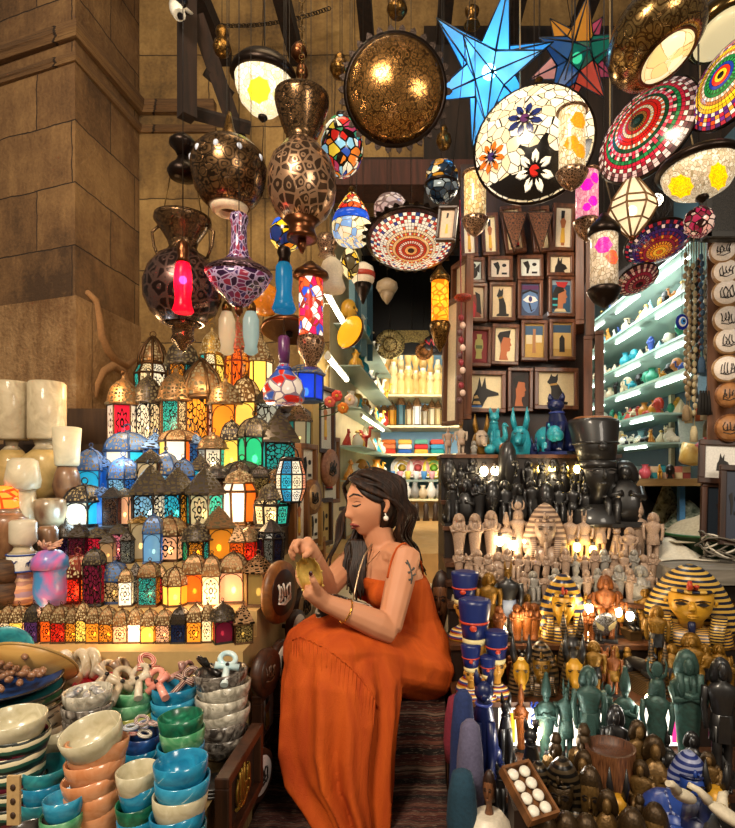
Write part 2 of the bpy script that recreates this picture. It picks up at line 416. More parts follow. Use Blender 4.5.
# carved scroll on the pier below the cornice
m=MB()
def onpier(x,y):
    d=2.7
    for _ in range(6): xw=-1.508+.04*(d-2.58)/.54; d=xw*560/(x-405)
    return Vector((xw-.004,d,Z(y,d)))
sc1=[onpier(x,y) for x,y in((88,292),(96,300),(99,318),(101,335),(107,350),(116,361),(127,366),(136,360))]
m.tube(sc1,[.012,.018,.024,.026,.026,.024,.02,.012],8)
sc2=[onpier(x,y) for x,y in((96,398),(97,385),(103,372),(113,366),(124,372),(128,384),(122,395),(114,398))]
m.tube(sc2,[.012,.018,.022,.024,.024,.022,.018,.012],8)
struct(m.build('trim_scroll',plain('8f6740',.9,0,.3,20,.4)))
# floors
FL=stone('8c7350','6a5236','b09a74',.6,.6,'4a3a26')
def flat(name,x0,x1,y0,y1,z,th,mat):
    m=MB(); 
    a=[(x0,y0),(x1,y0),(x1,y1),(x0,y1)]
    m.poly([(x,y,z) for x,y in a],0,False,a); m.poly([(x,y,z-th) for x,y in a[::-1]],0,False,a[::-1])
    for i in range(4):
        p,q=a[i],a[(i+1)%4]; L=math.hypot(q[0]-p[0],q[1]-p[1]); m.poly([(p[0],p[1],z-th),(q[0],q[1],z-th),(q[0],q[1],z),(p[0],p[1],z)],0,False,[(0,0),(L,0),(L,th),(0,th)])
    return struct(m.build(name,mat))
flat('floor',-4,4,-2.5,6.2,0,.1,FL)
# stairs up into the shop
SX0,SX1=-.43,.135
def step(y0,y1,z,mat,x0=SX0,x1=SX1): 
    m=MB(); m.box(((x0+x1)/2,(y0+y1)/2,z/2),(x1-x0,y1-y0,z)); return struct(m.build('trim_step',mat))
STP=plain('5b3a24',.9,0,.3,12,.3)
step(1.12,1.45,.14,STP); step(1.45,1.75,.29,STP); step(1.75,2.35,.52,STP)
step(2.35,2.85,.70,plain('cdb992',.8,0,.2,6,.2),-.43,.3); step(2.85,5.6,.85,plain('c99a5c',.7,0,.2,5,.1),-.6,1.5)
# woven rug runner laid over the steps
def rug():
    t=NT('rug'); uv=t.coord('UV'); sx=t.n('ShaderNodeSeparateXYZ'); t.l(uv,sx.inputs[0])
    nz=t.n('ShaderNodeTexNoise'); nz.inputs['Scale'].default_value=7; nz.inputs['Detail'].default_value=4; t.l(uv,nz.inputs['Vector'])
    v=t.math('ADD',sx.outputs[1],t.math('MULTIPLY',nz.outputs[0],.012))
    n1=t.n('ShaderNodeTexNoise',noise_dimensions='1D'); n1.inputs['Scale'].default_value=22; n1.inputs['Detail'].default_value=5; t.l(v,n1.inputs['W'])
    col=t.ramp(n1.outputs[0],[(0,'1c1310'),(.38,'1f1714'),(.44,'50201a'),(.5,'2a1d18'),(.56,'6d3f30'),(.6,'241a16'),(.68,'8a6a58'),(.75,'3a2a22')])
    n2=t.n('ShaderNodeTexNoise'); n2.inputs['Scale'].default_value=1; n2.inputs['Detail'].default_value=3; t.l(t.coord('UV',(45,260,1)),n2.inputs['Vector'])
    col=t.mix(t.math('MULTIPLY',t.math('GREATER_THAN',n2.outputs[0],.6),.45),col,'8d7a68')
    b=t.bsdf(col,1.0); t.bump(b,n2.outputs[0],.6,.006); return t.done(b)
prof=[(1.2,.165),(1.44,.168),(1.438,.30),(1.46,.318),(1.6,.313),(1.735,.315),(1.733,.53),(1.76,.552),(1.95,.545),(2.2,.545),(2.34,.543)]
m=MB(); rs=[]; rr=random.Random(4)
NX=18
for i,(y,z) in enumerate(prof):
    rs.append([( -.415+.54*j/NX, y+rr.uniform(-.006,.006), z+rr.uniform(-.004,.005)) for j in range(NX+1)])
# fine resample for uv-length
m.rings(rs,0,True,False)
L=[0]
for a,b in zip(prof,prof[1:]): L.append(L[-1]+math.hypot(a[0]-b[0],a[1]-b[1]))
k=0
for i in range(len(prof)-1):
    for j in range(NX): m.uv[k]=[(j/NX*.5,L[i]),((j+1)/NX*.5,L[i]),((j+1)/NX*.5,L[i+1]),(j/NX*.5,L[i+1])]; k+=1
o=m.build('rug_runner',rug()); sm=o.modifiers.new('thick','SOLIDIFY'); sm.thickness=.012; sm.offset=-1
tag(o,'dark red and brown woven rug runner draped over the steps','rug')
# shop interior shell
DK=plain('2a1a10',.85,0,.3,6,.2)
slab('wall_back',(-.75,5.45),(1.6,5.45),.85,2.95,.2,plain('86b4d8',.6,0,.08,4))
slab('wall_left',(-.42,3.12),(-.24,5.45),.85,2.95,.15,plain('d8c49a',.7,0,.15,4))
slab('wall_right',(1.42,1.95),(1.42,5.45),.0,2.75,.15,plain('46606e',.6,0,.1,4),side=-1)
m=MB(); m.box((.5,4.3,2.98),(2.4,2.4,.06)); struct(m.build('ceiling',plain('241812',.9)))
# lintel
boxo('trim_lintel',(-.05,3.0,2.82),(.85,.2,.13),wood('4a2418','28120a',1,.8)) ['kind']='structure'
# near-black sheet put in as the gloom in the top of the shop
m=MB(); m.box((.05,4.3,2.55),(1.1,.05,.75)); struct(m.build('trim_gloom_sheet',plain('0c0705',.95)))
# pale blue curtain strips down the upper left of the opening
for i,(x,d) in enumerate(((352,3.3),(358,3.4),(364,3.55),(370,3.7))):
    m=MB(); m.box((0,0,0),(.035,.012,.5)); 
    o=m.build('hanging_strip',plain('7fa6b4' if i%2==0 else '3f6a7c',.7)); o.location=(X(x,d),d,Z(305+i*6,d)); tag(o,'pale blue cloth strip hanging','cloth strip','blue strips in the shop doorway','inside the dark shop doorway')
# ================================================================== CAMERA
cam=bpy.data.objects.new('camera',bpy.data.cameras.new('camera')); COL.objects.link(cam)
cam.location=(0,0,CH); cam.rotation_euler=(PI/2,0,0); cam.data.sensor_width=36; cam.data.lens=F/828*36
cam.data.shift_x=(367.5-CX)/828; cam.data.shift_y=(CY-414)/828; cam.data.clip_start=.05; sc.camera=cam
# ================================================================== LIGHT
def area(name,loc,rot,size,power,col,shape='RECTANGLE',sy=None):
    l=bpy.data.lights.new(name,'AREA'); l.energy=power; l.color=col; l.size=size; l.shape=shape; l.size_y=sy or size
    o=bpy.data.objects.new(name,l); COL.objects.link(o); o.location=loc; o.rotation_euler=rot; return o
def point(name,loc,power,col,r=.03):
    l=bpy.data.lights.new(name,'POINT'); l.energy=power; l.color=col; l.shadow_soft_size=r
    o=bpy.data.objects.new(name,l); COL.objects.link(o); o.location=loc; return o
w=bpy.data.worlds.new('world'); sc.world=w; w.use_nodes=True
bg=w.node_tree.nodes['Background']; bg.inputs[0].default_value=(1,.82,.62,1); bg.inputs[1].default_value=.11
area('front_fill',(-1.1,-.7,3.5),(math.radians(50),0,math.radians(-18)),.8,95,(1,.84,.64))  # unseen soft light added behind the camera as general fill
area('front_fill_right',(1.6,-.9,2.6),(math.radians(68),0,math.radians(22)),.8,32,(1,.88,.72))  # second added fill behind the camera, from the right, no fixture
area('wall_wash',(-.35,1.9,3.42),(math.radians(62),0,math.radians(18)),.6,6,(1,.78,.46))
# fluorescent tubes in the shop
TUBE=emit('fff0cf',14)
def tube_light(a,b,lab,row=None,r=.012,power=0):
    a=Vector(a); b=Vector(b); c=(a+b)/2
    t=thing('fluorescent_tube',lab,'tube light',c,row=row)
    m=MB(); m.tube([a-c,b-c],r,8); m.build('tube',TUBE,t)
    d=(b-a).normalized()
    for p in(a-c,b-c): m=MB(); m.tube([p-d*.012,p+d*.012],r*1.25,8); m.build('end_cap',plain('c8c2b4',.4),t)
    m=MB(); m.tube([Vector((0,0,r*1.5)),Vector((-.05,0,.02)),Vector((-.105,0,-.12))],.004,5); m.build('bracket_arm',plain('c8c2b4',.4),t)
    m=MB(); m.tube([a-c+Vector((0,0,r*1.5)),b-c+Vector((0,0,r*1.5))],r*.9,4); m.build('batten',plain('e0dccc',.5),t)
    return t
tube_light((-.345,2.4,2.045),(-.322,2.92,2.045),'upper glaring fluorescent tube left of shop doorway')
tube_light((-.345,2.5,1.777),(-.322,3.1,1.777),'lower glaring fluorescent tube left of shop doorway')
area('shop_top_fill',(.15,4.7,2.7),(0,0,0),.4,6,(1,.88,.68))  # area light without a fixture, added to brighten the shop
area('shop_back_fill',(.15,4.0,1.75),(math.radians(85),0,0),.35,12,(1,.9,.72))  # added fill aimed at the back wall, no lamp stands here
area('shop_right_light',(.95,2.9,2.2),(0,math.radians(-35),0),.8,7,(.95,1,.98))
sc.view_settings.view_transform='Standard'; sc.view_settings.look='None'; sc.view_settings.gamma=1; sc.view_settings.use_curve_mapping=False
sc.view_settings.exposure=.5

# dark boards put in as shade over the right half of the shop front
FB=wood('2a1b11','0f0805',1,.9,(30,30,3))
m=MB(); m.box((1.25,2.99,3.1),(2.3,.06,1.05)); struct(m.build('trim_shade_board',FB))
m=MB(); m.box((1.55,2.99,2.43),(1.35,.05,.32)); struct(m.build('trim_shade_board',FB))
# ================================================================== LANTERN STAND (stepped counter on the left)
RY=[645,606,563,527,500,472,445,410]; RD=[1.58,1.72,1.86,1.99,2.12,2.25,2.37,2.5]
RZ=[Z(y,d) for y,d in zip(RY,RD)]
SXR=-.44
PAINT=plain('b59660',.7,0,.15,9,.1)
for i,(z,d) in enumerate(zip(RZ,RD)):
    y0=d-.06; y1=3.05
    x1=SXR+.001*i
    m=MB(); m.box(((x1-1.75)/2,(y0+2.58)/2,z/2 if i==0 else (z+RZ[i-1])/2),(x1+1.75,2.58-y0,z if i==0 else z-RZ[i-1]))
    struct(m.build('trim_display_tier',PAINT if i<3 else wood('3a2818','20140a')))
# side wall of the stall running back from the stand, where plaques hang
m=MB(); m.box((-.455,2.86,.975),(.06,.54,1.95)); struct(m.build('wall_stall_side',plain('b08f4e',.75,0,.2,7,.15)))
METAL={'br':('5a3d22','20130a',.75),'dk':('2a221c','0c0907',.6),'bl':('2d4a78','142238',.3),'go':('8f6a2c','4a3010',.8),'rd':('8a3420','3a120a',.5),'cu':('7a4a30','2e180c',.75)}
def lmetal(k,kind='filigree'):
    a,b,m=METAL[k]; return brass(a,b,6,kind,.42,'UV',(2,1,1),m)
def lantern(root,n,w,bh,H,cols,lit,mk_,dome,rot=0,pat=None,waist=1.0,shoulder=.0):
    """w body width, bh body height, H height over all (metres); n sides"""
    R=w/2/(math.cos(PI/n) if n<=6 else 1); fr=max(w*.035,.0012)
    bz=.07*bh; tz=bh; fm=lmetal(mk_,'plain')
    r0=R*waist; r1=R
    prof=[(r0*.97,bz),(r1,tz*(.8 if shoulder else 1))]
    if shoulder: prof.append((r1*(1-shoulder),tz))
    def c(r,z,j): a=rot+2*PI*(j+.5)/n-PI/2-2*PI/n; return Vector((r*math.cos(a),r*math.sin(a),z))
    # base plate with feet
    m=MB(); m.lathe([(r0*.8,0),(r0*1.06,0),(r0*1.06,bz*.45),(r0*.99,bz)],n,rot=rot-PI/2+PI/n,sm=False); m.build('base',fm,root)
    m=MB()
    for j in range(n):
        for (ra,za),(rb,zb) in zip(prof,prof[1:]):
            m.tube([c(ra,za,j),c(rb,zb,j)],fr,4,sm=False)
        for r,z in prof: m.tube([c(r,z,j),c(r,z,j+1)],fr,4,sm=False)
        if n==4 or mk_=='dk':
            A=c(r1*1.01,tz,j); B=c(r1*1.01,tz,j+1); g=tz*.3; m.tube([Vector((A.lerp(B,.5+.46*math.cos(PI*(1-k/6))).x,A.lerp(B,.5+.46*math.cos(PI*(1-k/6))).y,tz-g+g*.92*math.sin(PI*k/6))) for k in range(7)],fr*.7,3)
    m.build('frame',fm,root)
    # glass, one pane per side
    for j in range(n):
        cc=cols[j%len(cols)]; p=pat
        if isinstance(cc,tuple): cc,p=cc
        q=MB()
        for k,((ra,za),(rb,zb)) in enumerate(zip(prof,prof[1:])):
            q.poly([c(ra*.985,za,j),c(ra*.985,za,j+1),c(rb*.985,zb,j+1),c(rb*.985,zb,j)],0,False)
        q.build('pane',pane(cc,round(lit*.36,2),p),root)
    if lit:
        q=MB(); q.ball((0,0,bh*.38),(w*.1,w*.1,w*.15),8,6); q.build('bulb',emit('ffdf9a',14 if lit>.5 else 5),root)
    rt=prof[-1][0]; dh=H-tz-.16*w; 
    if dome=='onion':
        m=MB(); pr=[(rt*1.1,tz),(rt*1.14,tz+dh*.06),(rt*1.02,tz+dh*.12),(rt*.98,tz+dh*.3),(rt*.82,tz+dh*.55),(rt*.5,tz+dh*.74),(rt*.2,tz+dh*.84),(rt*.1,tz+dh*.9),(rt*.14,tz+dh*.95),(rt*.05,tz+dh)]
        m.lathe(pr,max(n*4,16),wob=lambda a,z:1+.05*abs(math.cos(a*n/2)),tile=False); m.build('dome',pierced(mk_,round(lit*.2,2),(16,6)),root)
    elif dome=='pyr':
        m=MB(); m.lathe([(rt*1.2,tz),(rt*1.2,tz+dh*.07),(rt*.95,tz+dh*.3),(rt*.5,tz+dh*.7),(rt*.12,tz+dh*.95),(rt*.05,tz+dh)],n,rot=rot-PI/2+PI/n,sm=False); m.build('roof',pierced(mk_,round(lit*.15,2),(n*2,5)),root)
    elif dome=='petal':
        # vaulted dome of pierced panels between curved ribs
        TH=[PI/2*q for q in(0,.2,.42,.65,.85,.97)]
        def vp(j,th): return c(rt*1.05*math.cos(th)**.9,tz+dh*.88*math.sin(th),j)
        fm2=MB()
        for j in range(n):
            q=MB(); q.rings([[vp(j,th),vp(j+1,th)] for th in TH],0,False,False); q.build('crest',pierced(mk_,round(lit*.35,2),(4,4)),root)
            fm2.tube([vp(j,th) for th in TH],fr,4)
            A=vp(j,0); B=vp(j+1,0); fm2.tube([A.lerp(B,k/6)*1.02*Vector((1,1,0))+Vector((0,0,tz+dh*.6*math.sin(PI*k/6))) if False else A.lerp(B,k/6) for k in range(7)],fr,4)
        fm2.lathe([(rt*.14,tz+dh*.86),(rt*.2,tz+dh*.9),(rt*.1,tz+dh*.96),(rt*.03,tz+dh)],8); fm2.build('ribs',fm,root)
    elif dome=='ribs':
        m=MB()
        for j in range(n):
            p=[c(rt*q,tz+dh*t,j) for q,t in((1.05,0),(1.0,.3),(.72,.65),(.3,.9),(.06,1))]; m.tube(p,fr*1.3,4)
        m.lathe([(rt*1.06,tz),(rt*1.1,tz+dh*.05),(rt*1.04,tz+dh*.09)],n*2); m.ball((0,0,tz+dh),rt*.12,8,5); m.build('crown',fm,root)
        m=MB(); m.lathe([(rt*.98,tz),(rt*.93,tz+dh*.3),(rt*.68,tz+dh*.62),(rt*.26,tz+dh*.88),(rt*.02,tz+dh*.97)],n*2,sm=True); m.build('dome',pierced(mk_,round(lit*.25,2),(14,6)),root)
    m=MB(); m.ring((0,0,H-.09*w),.09*w,max(.018*w,.0011),10,4); m.tube([(0,0,tz+dh*.95),(0,0,H-.17*w)],max(.014*w,.001),4); m.build('hanging_ring',fm,root)
C={'cr':'f6dfae','wh':'fff3d8','am':'f0962a','ye':'ffd25a','or':'f26a1c','rd':'e02c1a','cs':'d81f3a','pk':'f0889a','te':'2fb6b0','cy':'35c8ec','bl':'2f78d0','lb':'86c4ee','nv':'1c2f5c','gn':'2fc98a','pg':'cfe0c0','tn':'c9a878','gy':'a8b0aa','pe':'f8b98a','mr':'7a1f3c','br':'6a4428','pu':'5a3a78','ol':'a8925a'}
ROWN=['in the bottom row of the lantern stand','in the second row of the lantern stand','in the third row of the lantern stand','in the fourth row of the lantern stand','in the fifth row of the lantern stand','in the sixth row of the lantern stand','in the seventh row of the lantern stand','in the top row of the lantern stand']
# x, top y, width, body share, row, sides, colours, lit, metal, dome, turn, pattern, look
L=[
(145,344,37,.68,7,8,'cr wh cr te',1.1,'br','ribs',.0,'lace','large cream lace lantern with ribbed dome'),
(177,347,28,.66,7,6,'am te am',.7,'dk','onion',0,'fine','teal and amber lantern with dark onion dome'),
(207,338,30,.74,7,8,'cr ye wh te',2.0,'go','onion',.2,None,'tall glowing pale yellow lantern with gold dome'),
(234,332,26,.72,7,8,'or am or',1.0,'rd','onion',.2,'bold','red framed lantern with wavy orange glass'),
(257,346,23,.72,7,6,'ye cr ye',2.2,'br','pyr',.25,None,'bright yellow six sided lantern'),
(117,393,24,.62,6,6,'cs wh wh cr',.9,'br','onion',.35,None,'lantern with pink red front pane'),
(143,390,22,.62,6,6,'wh cr cr',.8,'dk','onion',0,'lace','dark domed lantern with black lattice pane'),
(170,388,26,.62,6,6,'te cr pe',.6,'br','onion',0,'fine','lantern with pale teal front pane'),
(195,379,34,.58,6,6,'am cr wh',1.2,'br','ribs',.1,None,'wide domed lantern with amber centre pane'),
(222,396,20,.66,6,4,'am or',1.4,'br','onion',.1,None,'square orange lantern with bulb glowing low'),
(243,392,22,.66,6,4,'ye am',1.9,'br','petal',0,None,'square bright yellow arched lantern'),
(266,398,20,.7,6,4,'gy wh',.5,'dk','pyr',.2,'bold','square grey white arched lantern'),
(297,412,19,.6,6,6,'cr pg te',.25,'br','pyr',.3,None,'unlit cream and green six sided lantern'),
(117,441,34,.5,5,6,'wh cy cr',1.4,'bl','petal',.0,None,'wide cyan and white glowing lantern'),
(150,444,20,.62,5,4,'bl br',.25,'bl','pyr',.5,'lace','lilac blue square lantern'),
(172,441,27,.74,5,6,'wh or ye',1.8,'br','petal',.2,None,'blazing orange and white lantern'),
(193,446,13,.8,5,4,'bl bl',.25,'bl','pyr',.3,'lace','narrow lavender blue lantern'),
(209,444,21,.6,5,6,'wh te gy',.9,'br','onion',.3,None,'white and teal lantern with small dome'),
(229,436,15,.66,5,4,'ye wh',1.6,'dk','petal',.1,None,'narrow yellow lantern with arched crest'),
(251,433,24,.66,5,6,'gn te gn',1.0,'dk','petal',.2,None,'emerald green lantern with arched crest'),
(275,428,26,.5,5,4,'te pg',.5,'dk','pyr',.4,None,'turquoise and pale green boxy lantern'),
(85,464,18,.6,4,4,'cy bl',.7,'bl','petal',.2,None,'light blue lantern with arched crest'),
(98,470,15,.8,4,4,'bl nv',.3,'bl','pyr',.3,None,'deep blue boxy lantern'),
(116,469,24,.5,4,6,'lb bl lb',.9,'bl','petal',0,'lace','pale blue lace lantern with rounded crests'),
(132,474,13,.75,4,4,'tn br',.3,'dk','pyr',.2,None,'small tan paned lantern'),
(146,466,16,.8,4,4,'cr br',.4,'dk','pyr',.1,None,'dark lantern with cream arched pane'),
(161,466,19,.55,4,4,'lb bl',1.0,'bl','petal',.1,'lace','icy blue lace lantern'),
(179,471,17,.6,4,4,'bl bl',.4,'bl','petal',.4,None,'mid blue crested lantern'),
(197,469,16,.7,4,4,'cy wh',1.0,'dk','pyr',.3,None,'cyan paned dark lantern'),
(214,474,18,.6,4,6,'br br ol',0,'dk','onion',.3,'fine','unlit black filigree lantern'),
(237,471,29,.64,4,6,'gy gy te',.25,'dk','petal',.1,'flower','black lantern with grey rosette panes'),
(258,476,14,.7,4,4,'ol gy',.2,'dk','petal',.2,'fine','small black and beige lantern'),
(273,478,17,.66,4,4,'am br',.25,'br','pyr',.4,None,'amber brown pyramid roofed lantern'),
(74,496,31,.6,3,6,'wh cy gy',1.1,'dk','petal',.1,None,'blue and white glowing lantern with crests'),
(98,500,14,.85,3,4,'bl bl',.3,'bl','pyr',.2,None,'narrow plain blue lantern'),
(109,500,12,.8,3,4,'br mr',0,'dk','pyr',.1,'fine','narrow dark brown pierced lantern'),
(121,501,13,.85,3,4,'pe pe',1.0,'dk','pyr',0,None,'narrow glowing peach lantern'),
(143,484,29,.55,3,6,'lb wh lb',.6,'dk','pyr',0,'lace','black framed lantern with icy lattice panes'),
(171,486,27,.58,3,6,'cy am pe',.7,'dk','pyr',.0,None,'black lantern with cyan and amber panes'),
(199,486,27,.58,3,6,'cr te te',.45,'dk','pyr',0,'flower','black lantern with cream rosette pane'),
(234,486,32,.78,3,8,'wh or ye wh',2.0,'br','onion',.2,None,'barrel lantern blazing orange and white'),
(268,494,31,.6,3,8,'cr te ye cr',.8,'dk','onion',.1,'flower','ornate black domed lantern with teal panes'),
(62,533,13,.66,2,4,'pu mr',.2,'dk','onion',.2,'fine','small purple black pierced lantern'),
(75,534,14,.72,2,4,'mr mr',.25,'dk','pyr',.1,'fine','small maroon pierced lantern'),
(92,537,16,.75,2,4,'cs cs',.9,'dk','pyr',.4,None,'small glowing crimson lantern'),
(105,541,11,.75,2,4,'tn tn',.4,'dk','pyr',.2,None,'tiny tan lantern'),
(115,535,13,.8,2,4,'pk pk',.6,'dk','pyr',.1,'lace','small pink lace lantern'),
(125,539,9,.75,2,4,'gy gy',.1,'dk','pyr',.1,'fine','tiny grey lattice lantern'),
(136,529,19,.93,2,4,'cr ol',.15,'go','pyr',.5,None,'plain beige box lantern'),
(150,527,15,.66,2,4,'lb bl',.5,'bl','petal',.2,None,'small blue arched lantern'),
(165,528,23,.6,2,4,'pe pe',.9,'br','petal',0,'flower','peach lattice lantern with pierced crest'),
(193,531,23,.55,2,6,'am te gn',.6,'dk','onion',.2,'fine','small turquoise and amber lantern'),
(215,522,22,.66,2,4,'am pe',.7,'br','pyr',.5,None,'amber box lantern with brown pyramid roof'),
(236,535,12,.6,2,4,'or or',.7,'br','pyr',.1,None,'tiny orange red lantern'),
(247,536,13,.6,2,4,'rd rd',.7,'br','onion',.1,'flower','tiny red star pierced lantern'),
(268,530,25,.74,2,8,'gy nv gy',0,'dk','pyr',0,'fine','unlit black octagonal lattice lantern'),
(67,568,34,.55,1,6,'rd or rd',1.4,'rd','petal',.1,'lace','large glowing red lantern with petal crests'),
(90,564,15,.8,1,4,'mr cs',.4,'dk','petal',.2,'lace','maroon lace lantern'),
(109,574,21,.58,1,4,'tn pe',.5,'bl','petal',.1,'lace','tan lace lantern with purple blue crest'),
(123,578,11,.7,1,4,'wh cr',1.6,'br','petal',.3,None,'small white glowing lantern'),
(133,576,10,.75,1,4,'gy tn',.2,'dk','pyr',.2,'fine','small grey mesh lantern'),
(146,573,16,.72,1,4,'te am',.8,'br','petal',.1,'fine','turquoise paned lantern'),
(158,577,11,.75,1,4,'cs cs',.8,'br','pyr',.2,None,'narrow crimson lantern'),
(171,576,19,.55,1,6,'ye am ye',1.6,'br','petal',.3,None,'small yellow lantern with bright bulb'),
(191,568,18,.64,1,4,'or rd',1.0,'br','petal',.1,None,'orange red lantern with tall pierced crest'),
(209,568,15,.64,1,4,'cr pe',1.0,'br','petal',.2,None,'cream lantern with tall pierced crest'),
(230,567,22,.66,1,4,'pe am',1.1,'br','petal',.1,None,'peach amber lantern with wire crest'),
(255,568,25,.7,1,6,'ol gy ol',.1,'br','pyr',0,None,'unlit dark brass lantern with beige panes'),
(1,613,12,.6,0,4,'cr pe',1.2,'br','petal',.2,None,'cream lantern cut by the edge'),
(12,613,13,.6,0,4,'ye pe',1.6,'br','petal',.1,None,'glowing yellow lantern'),
(27,612,13,.6,0,4,'pu br',.2,'dk','petal',.1,'flower','dark purple lantern'),
(42,612,12,.62,0,4,'or rd',1.1,'br','petal',.2,None,'orange red lantern'),
(55,613,15,.6,0,4,'rd rd',1.0,'br','petal',.05,'lace','red lace lantern'),
(67,615,11,.62,0,4,'am ye',1.0,'br','petal',.1,'lace','amber lace lantern'),
(77,611,11,.62,0,4,'ye ye',2.0,'br','petal',.2,None,'bright golden lantern'),
(89,614,13,.6,0,4,'am ye',1.3,'br','petal',.1,'flower','amber rosette lantern'),
(103,614,14,.58,0,4,'am or',1.2,'br','petal',.1,'lace','orange amber lantern'),
(117,616,14,.56,0,4,'pe cr',1.2,'br','petal',.1,None,'peach lantern'),
(131,615,13,.58,0,4,'wh ye',2.0,'br','petal',.1,None,'white hot lantern'),
(145,616,14,.56,0,4,'ye am',1.7,'br','petal',.05,None,'sunny yellow lantern'),
(160,616,14,.58,0,4,'pe ye',1.3,'br','petal',.1,None,'pale apricot lantern'),
(176,614,15,.58,0,4,'nv nv',.1,'dk','petal',.05,'flower','unlit navy rosette lantern'),
(192,612,15,.6,0,4,'am ye',1.5,'br','petal',.05,'flower','amber star lantern'),
(204,612,10,.62,0,4,'cr ye',1.6,'br','petal',.1,None,'narrow cream lantern'),
(219,610,18,.6,0,4,'mr cs',.3,'dk','onion',.5,None,'dark lantern with crimson arched panes'),
(240,612,18,.55,0,4,'ol br',.1,'br','pyr',.4,'lace','unlit old brass lantern'),
]
for (x,ty,w_,bs,r,n,cols,lit,met,dome,turn,pat,look) in L:
    d=RD[r]; z=RZ[r]
    kk=1.42 if 2<r<6 else 1.3 if r in(1,2,6) else 1.14
    H=px(RY[r]-ty,d)*kk*1.12; bs*=.86; wd=px(w_,d)*kk*.84; _k=globals().get('_k',0)+1
    if pat is None and _k%3==0: pat='lace' if _k%2 else 'flower'
    d+=(.02 if _k%2 else -.02)*(r>0)
    t=thing('lantern',look,'lantern',(X(x,d),d+ (wd*.5 if r else .03),z),row=ROWN[r],group=None)
    lantern(t,n,wd,H*bs,H,[C[k] for k in cols.split()],lit,met,dome,turn,pat,shoulder=.25 if n==8 else 0,waist=.9 if n==8 else 1)
# barrel lantern of cream, white and blue panels standing at the right end
t=thing('lantern','large barrel shaped lantern with cream and blue panels beside the frames','lantern',(X(291,2.02),2.02,Z(503,2.02)))
s=px(1,2.1); n=8
prof=[(10,0),(14,12),(14,26),(10,40)]
cols=[['fbe6bd','2a8fc0','fff3dc','e0936a'],['fff0d0','2fa6c8','fbe6bd','e89a78'],['fffaf0','2a7fb0','fff0d0','d98a64']]
m=MB()
for j in range(n):
    for i in range(3):
        pts=[]
        for (r,z),jj in((prof[i],j),(prof[i],j+1),(prof[i+1],j+1),(prof[i+1],j)):
            a=2*PI*jj/n+.25; pts.append(Vector((r*s*math.cos(a),r*s*math.sin(a),z*s+.006)))
        m.tube([pts[0],pts[3]],.0028,4); m.tube([pts[0],pts[1]],.0028,4)
        if i==2: m.tube([pts[3],pts[2]],.0028,4)
        q=MB(); q.poly([p*.985 for p in pts],0,False); q.build('pane',pane(cols[i][j%4],.45,'flower'),t)
m.lathe([(8*s,0),(10.5*s,0),(10*s,.008)],8)
m.build('frame',lmetal('dk','plain'),t)
m=MB(); m.tube([(-8*s,0,40*s+.006),(-6*s,0,50*s),(0,0,56*s),(6*s,0,50*s),(8*s,0,40*s+.006)],.003,5); m.ring((0,0,57.5*s),2.2*s,.0016); m.build('handle',lmetal('dk','plain'),t)
m=MB(); m.lathe([(2*s,40*s),(10*s,40*s),(10.4*s,43*s),(8*s,44*s)],16); m.build('collar',lmetal('dk'),t)
m=MB(); m.ball((0,0,.05),.012); m.build('bulb',emit('ffe2a6',4),t)
# round pierced disc lantern leaning at the back of the seventh row
t=thing('disc_lantern','grey octagonal lattice panel leaning behind the pale green lantern','lattice panel',(X(287,2.45),2.44,RZ[6]+.0),(math.radians(8),0,0))
m=MB(); m.lathe([(.0,-.012),(.07,-.012),(.075,0),(.07,.012),(0,.012)],8,sm=False); 
o=m.build('panel',brass('8c8a84','1a1614',5,'filigree',.5,'Object',(9,9,9),.3),t); o.rotation_euler=(PI/2,PI/8,0); o.location=(0,0,.075)
m=MB(); m.ring((0,0,.075),.072,.006,8,5); m.build('rim',lmetal('dk','plain'),t)
# warm light that the lit lanterns throw on one another and the stone
for x,y,d,p,c in((205,380,2.3,2.6,(1,.75,.4)),(150,420,2.2,2.0,(1,.72,.4)),(230,510,1.95,1.6,(1,.7,.35)),(120,455,2.1,.9,(.6,.85,1)),(75,520,1.9,1.0,(.5,.8,1)),(130,620,1.6,1.5,(1,.62,.28)),(40,610,1.62,1.0,(1,.5,.25)),(205,600,1.65,1.3,(1,.62,.3)),(110,380,2.3,2.5,(1,.62,.28)),(265,420,2.2,1.2,(1,.8,.5))):
    point('lantern_glow',P(x,y,d),p,c,.04)
# ================================================================== HANGING LAMPS
TOPZ=3.52
beam=wood('2c1a10','120905',1,.95)
for x in(-1.0,-.6,-.2,.2,.55,.9,1.25):
    m=MB(); m.box((x,2.1,TOPZ+.05),(.07,2.3,.09)); struct(m.build('trim_ceiling_beam',beam))
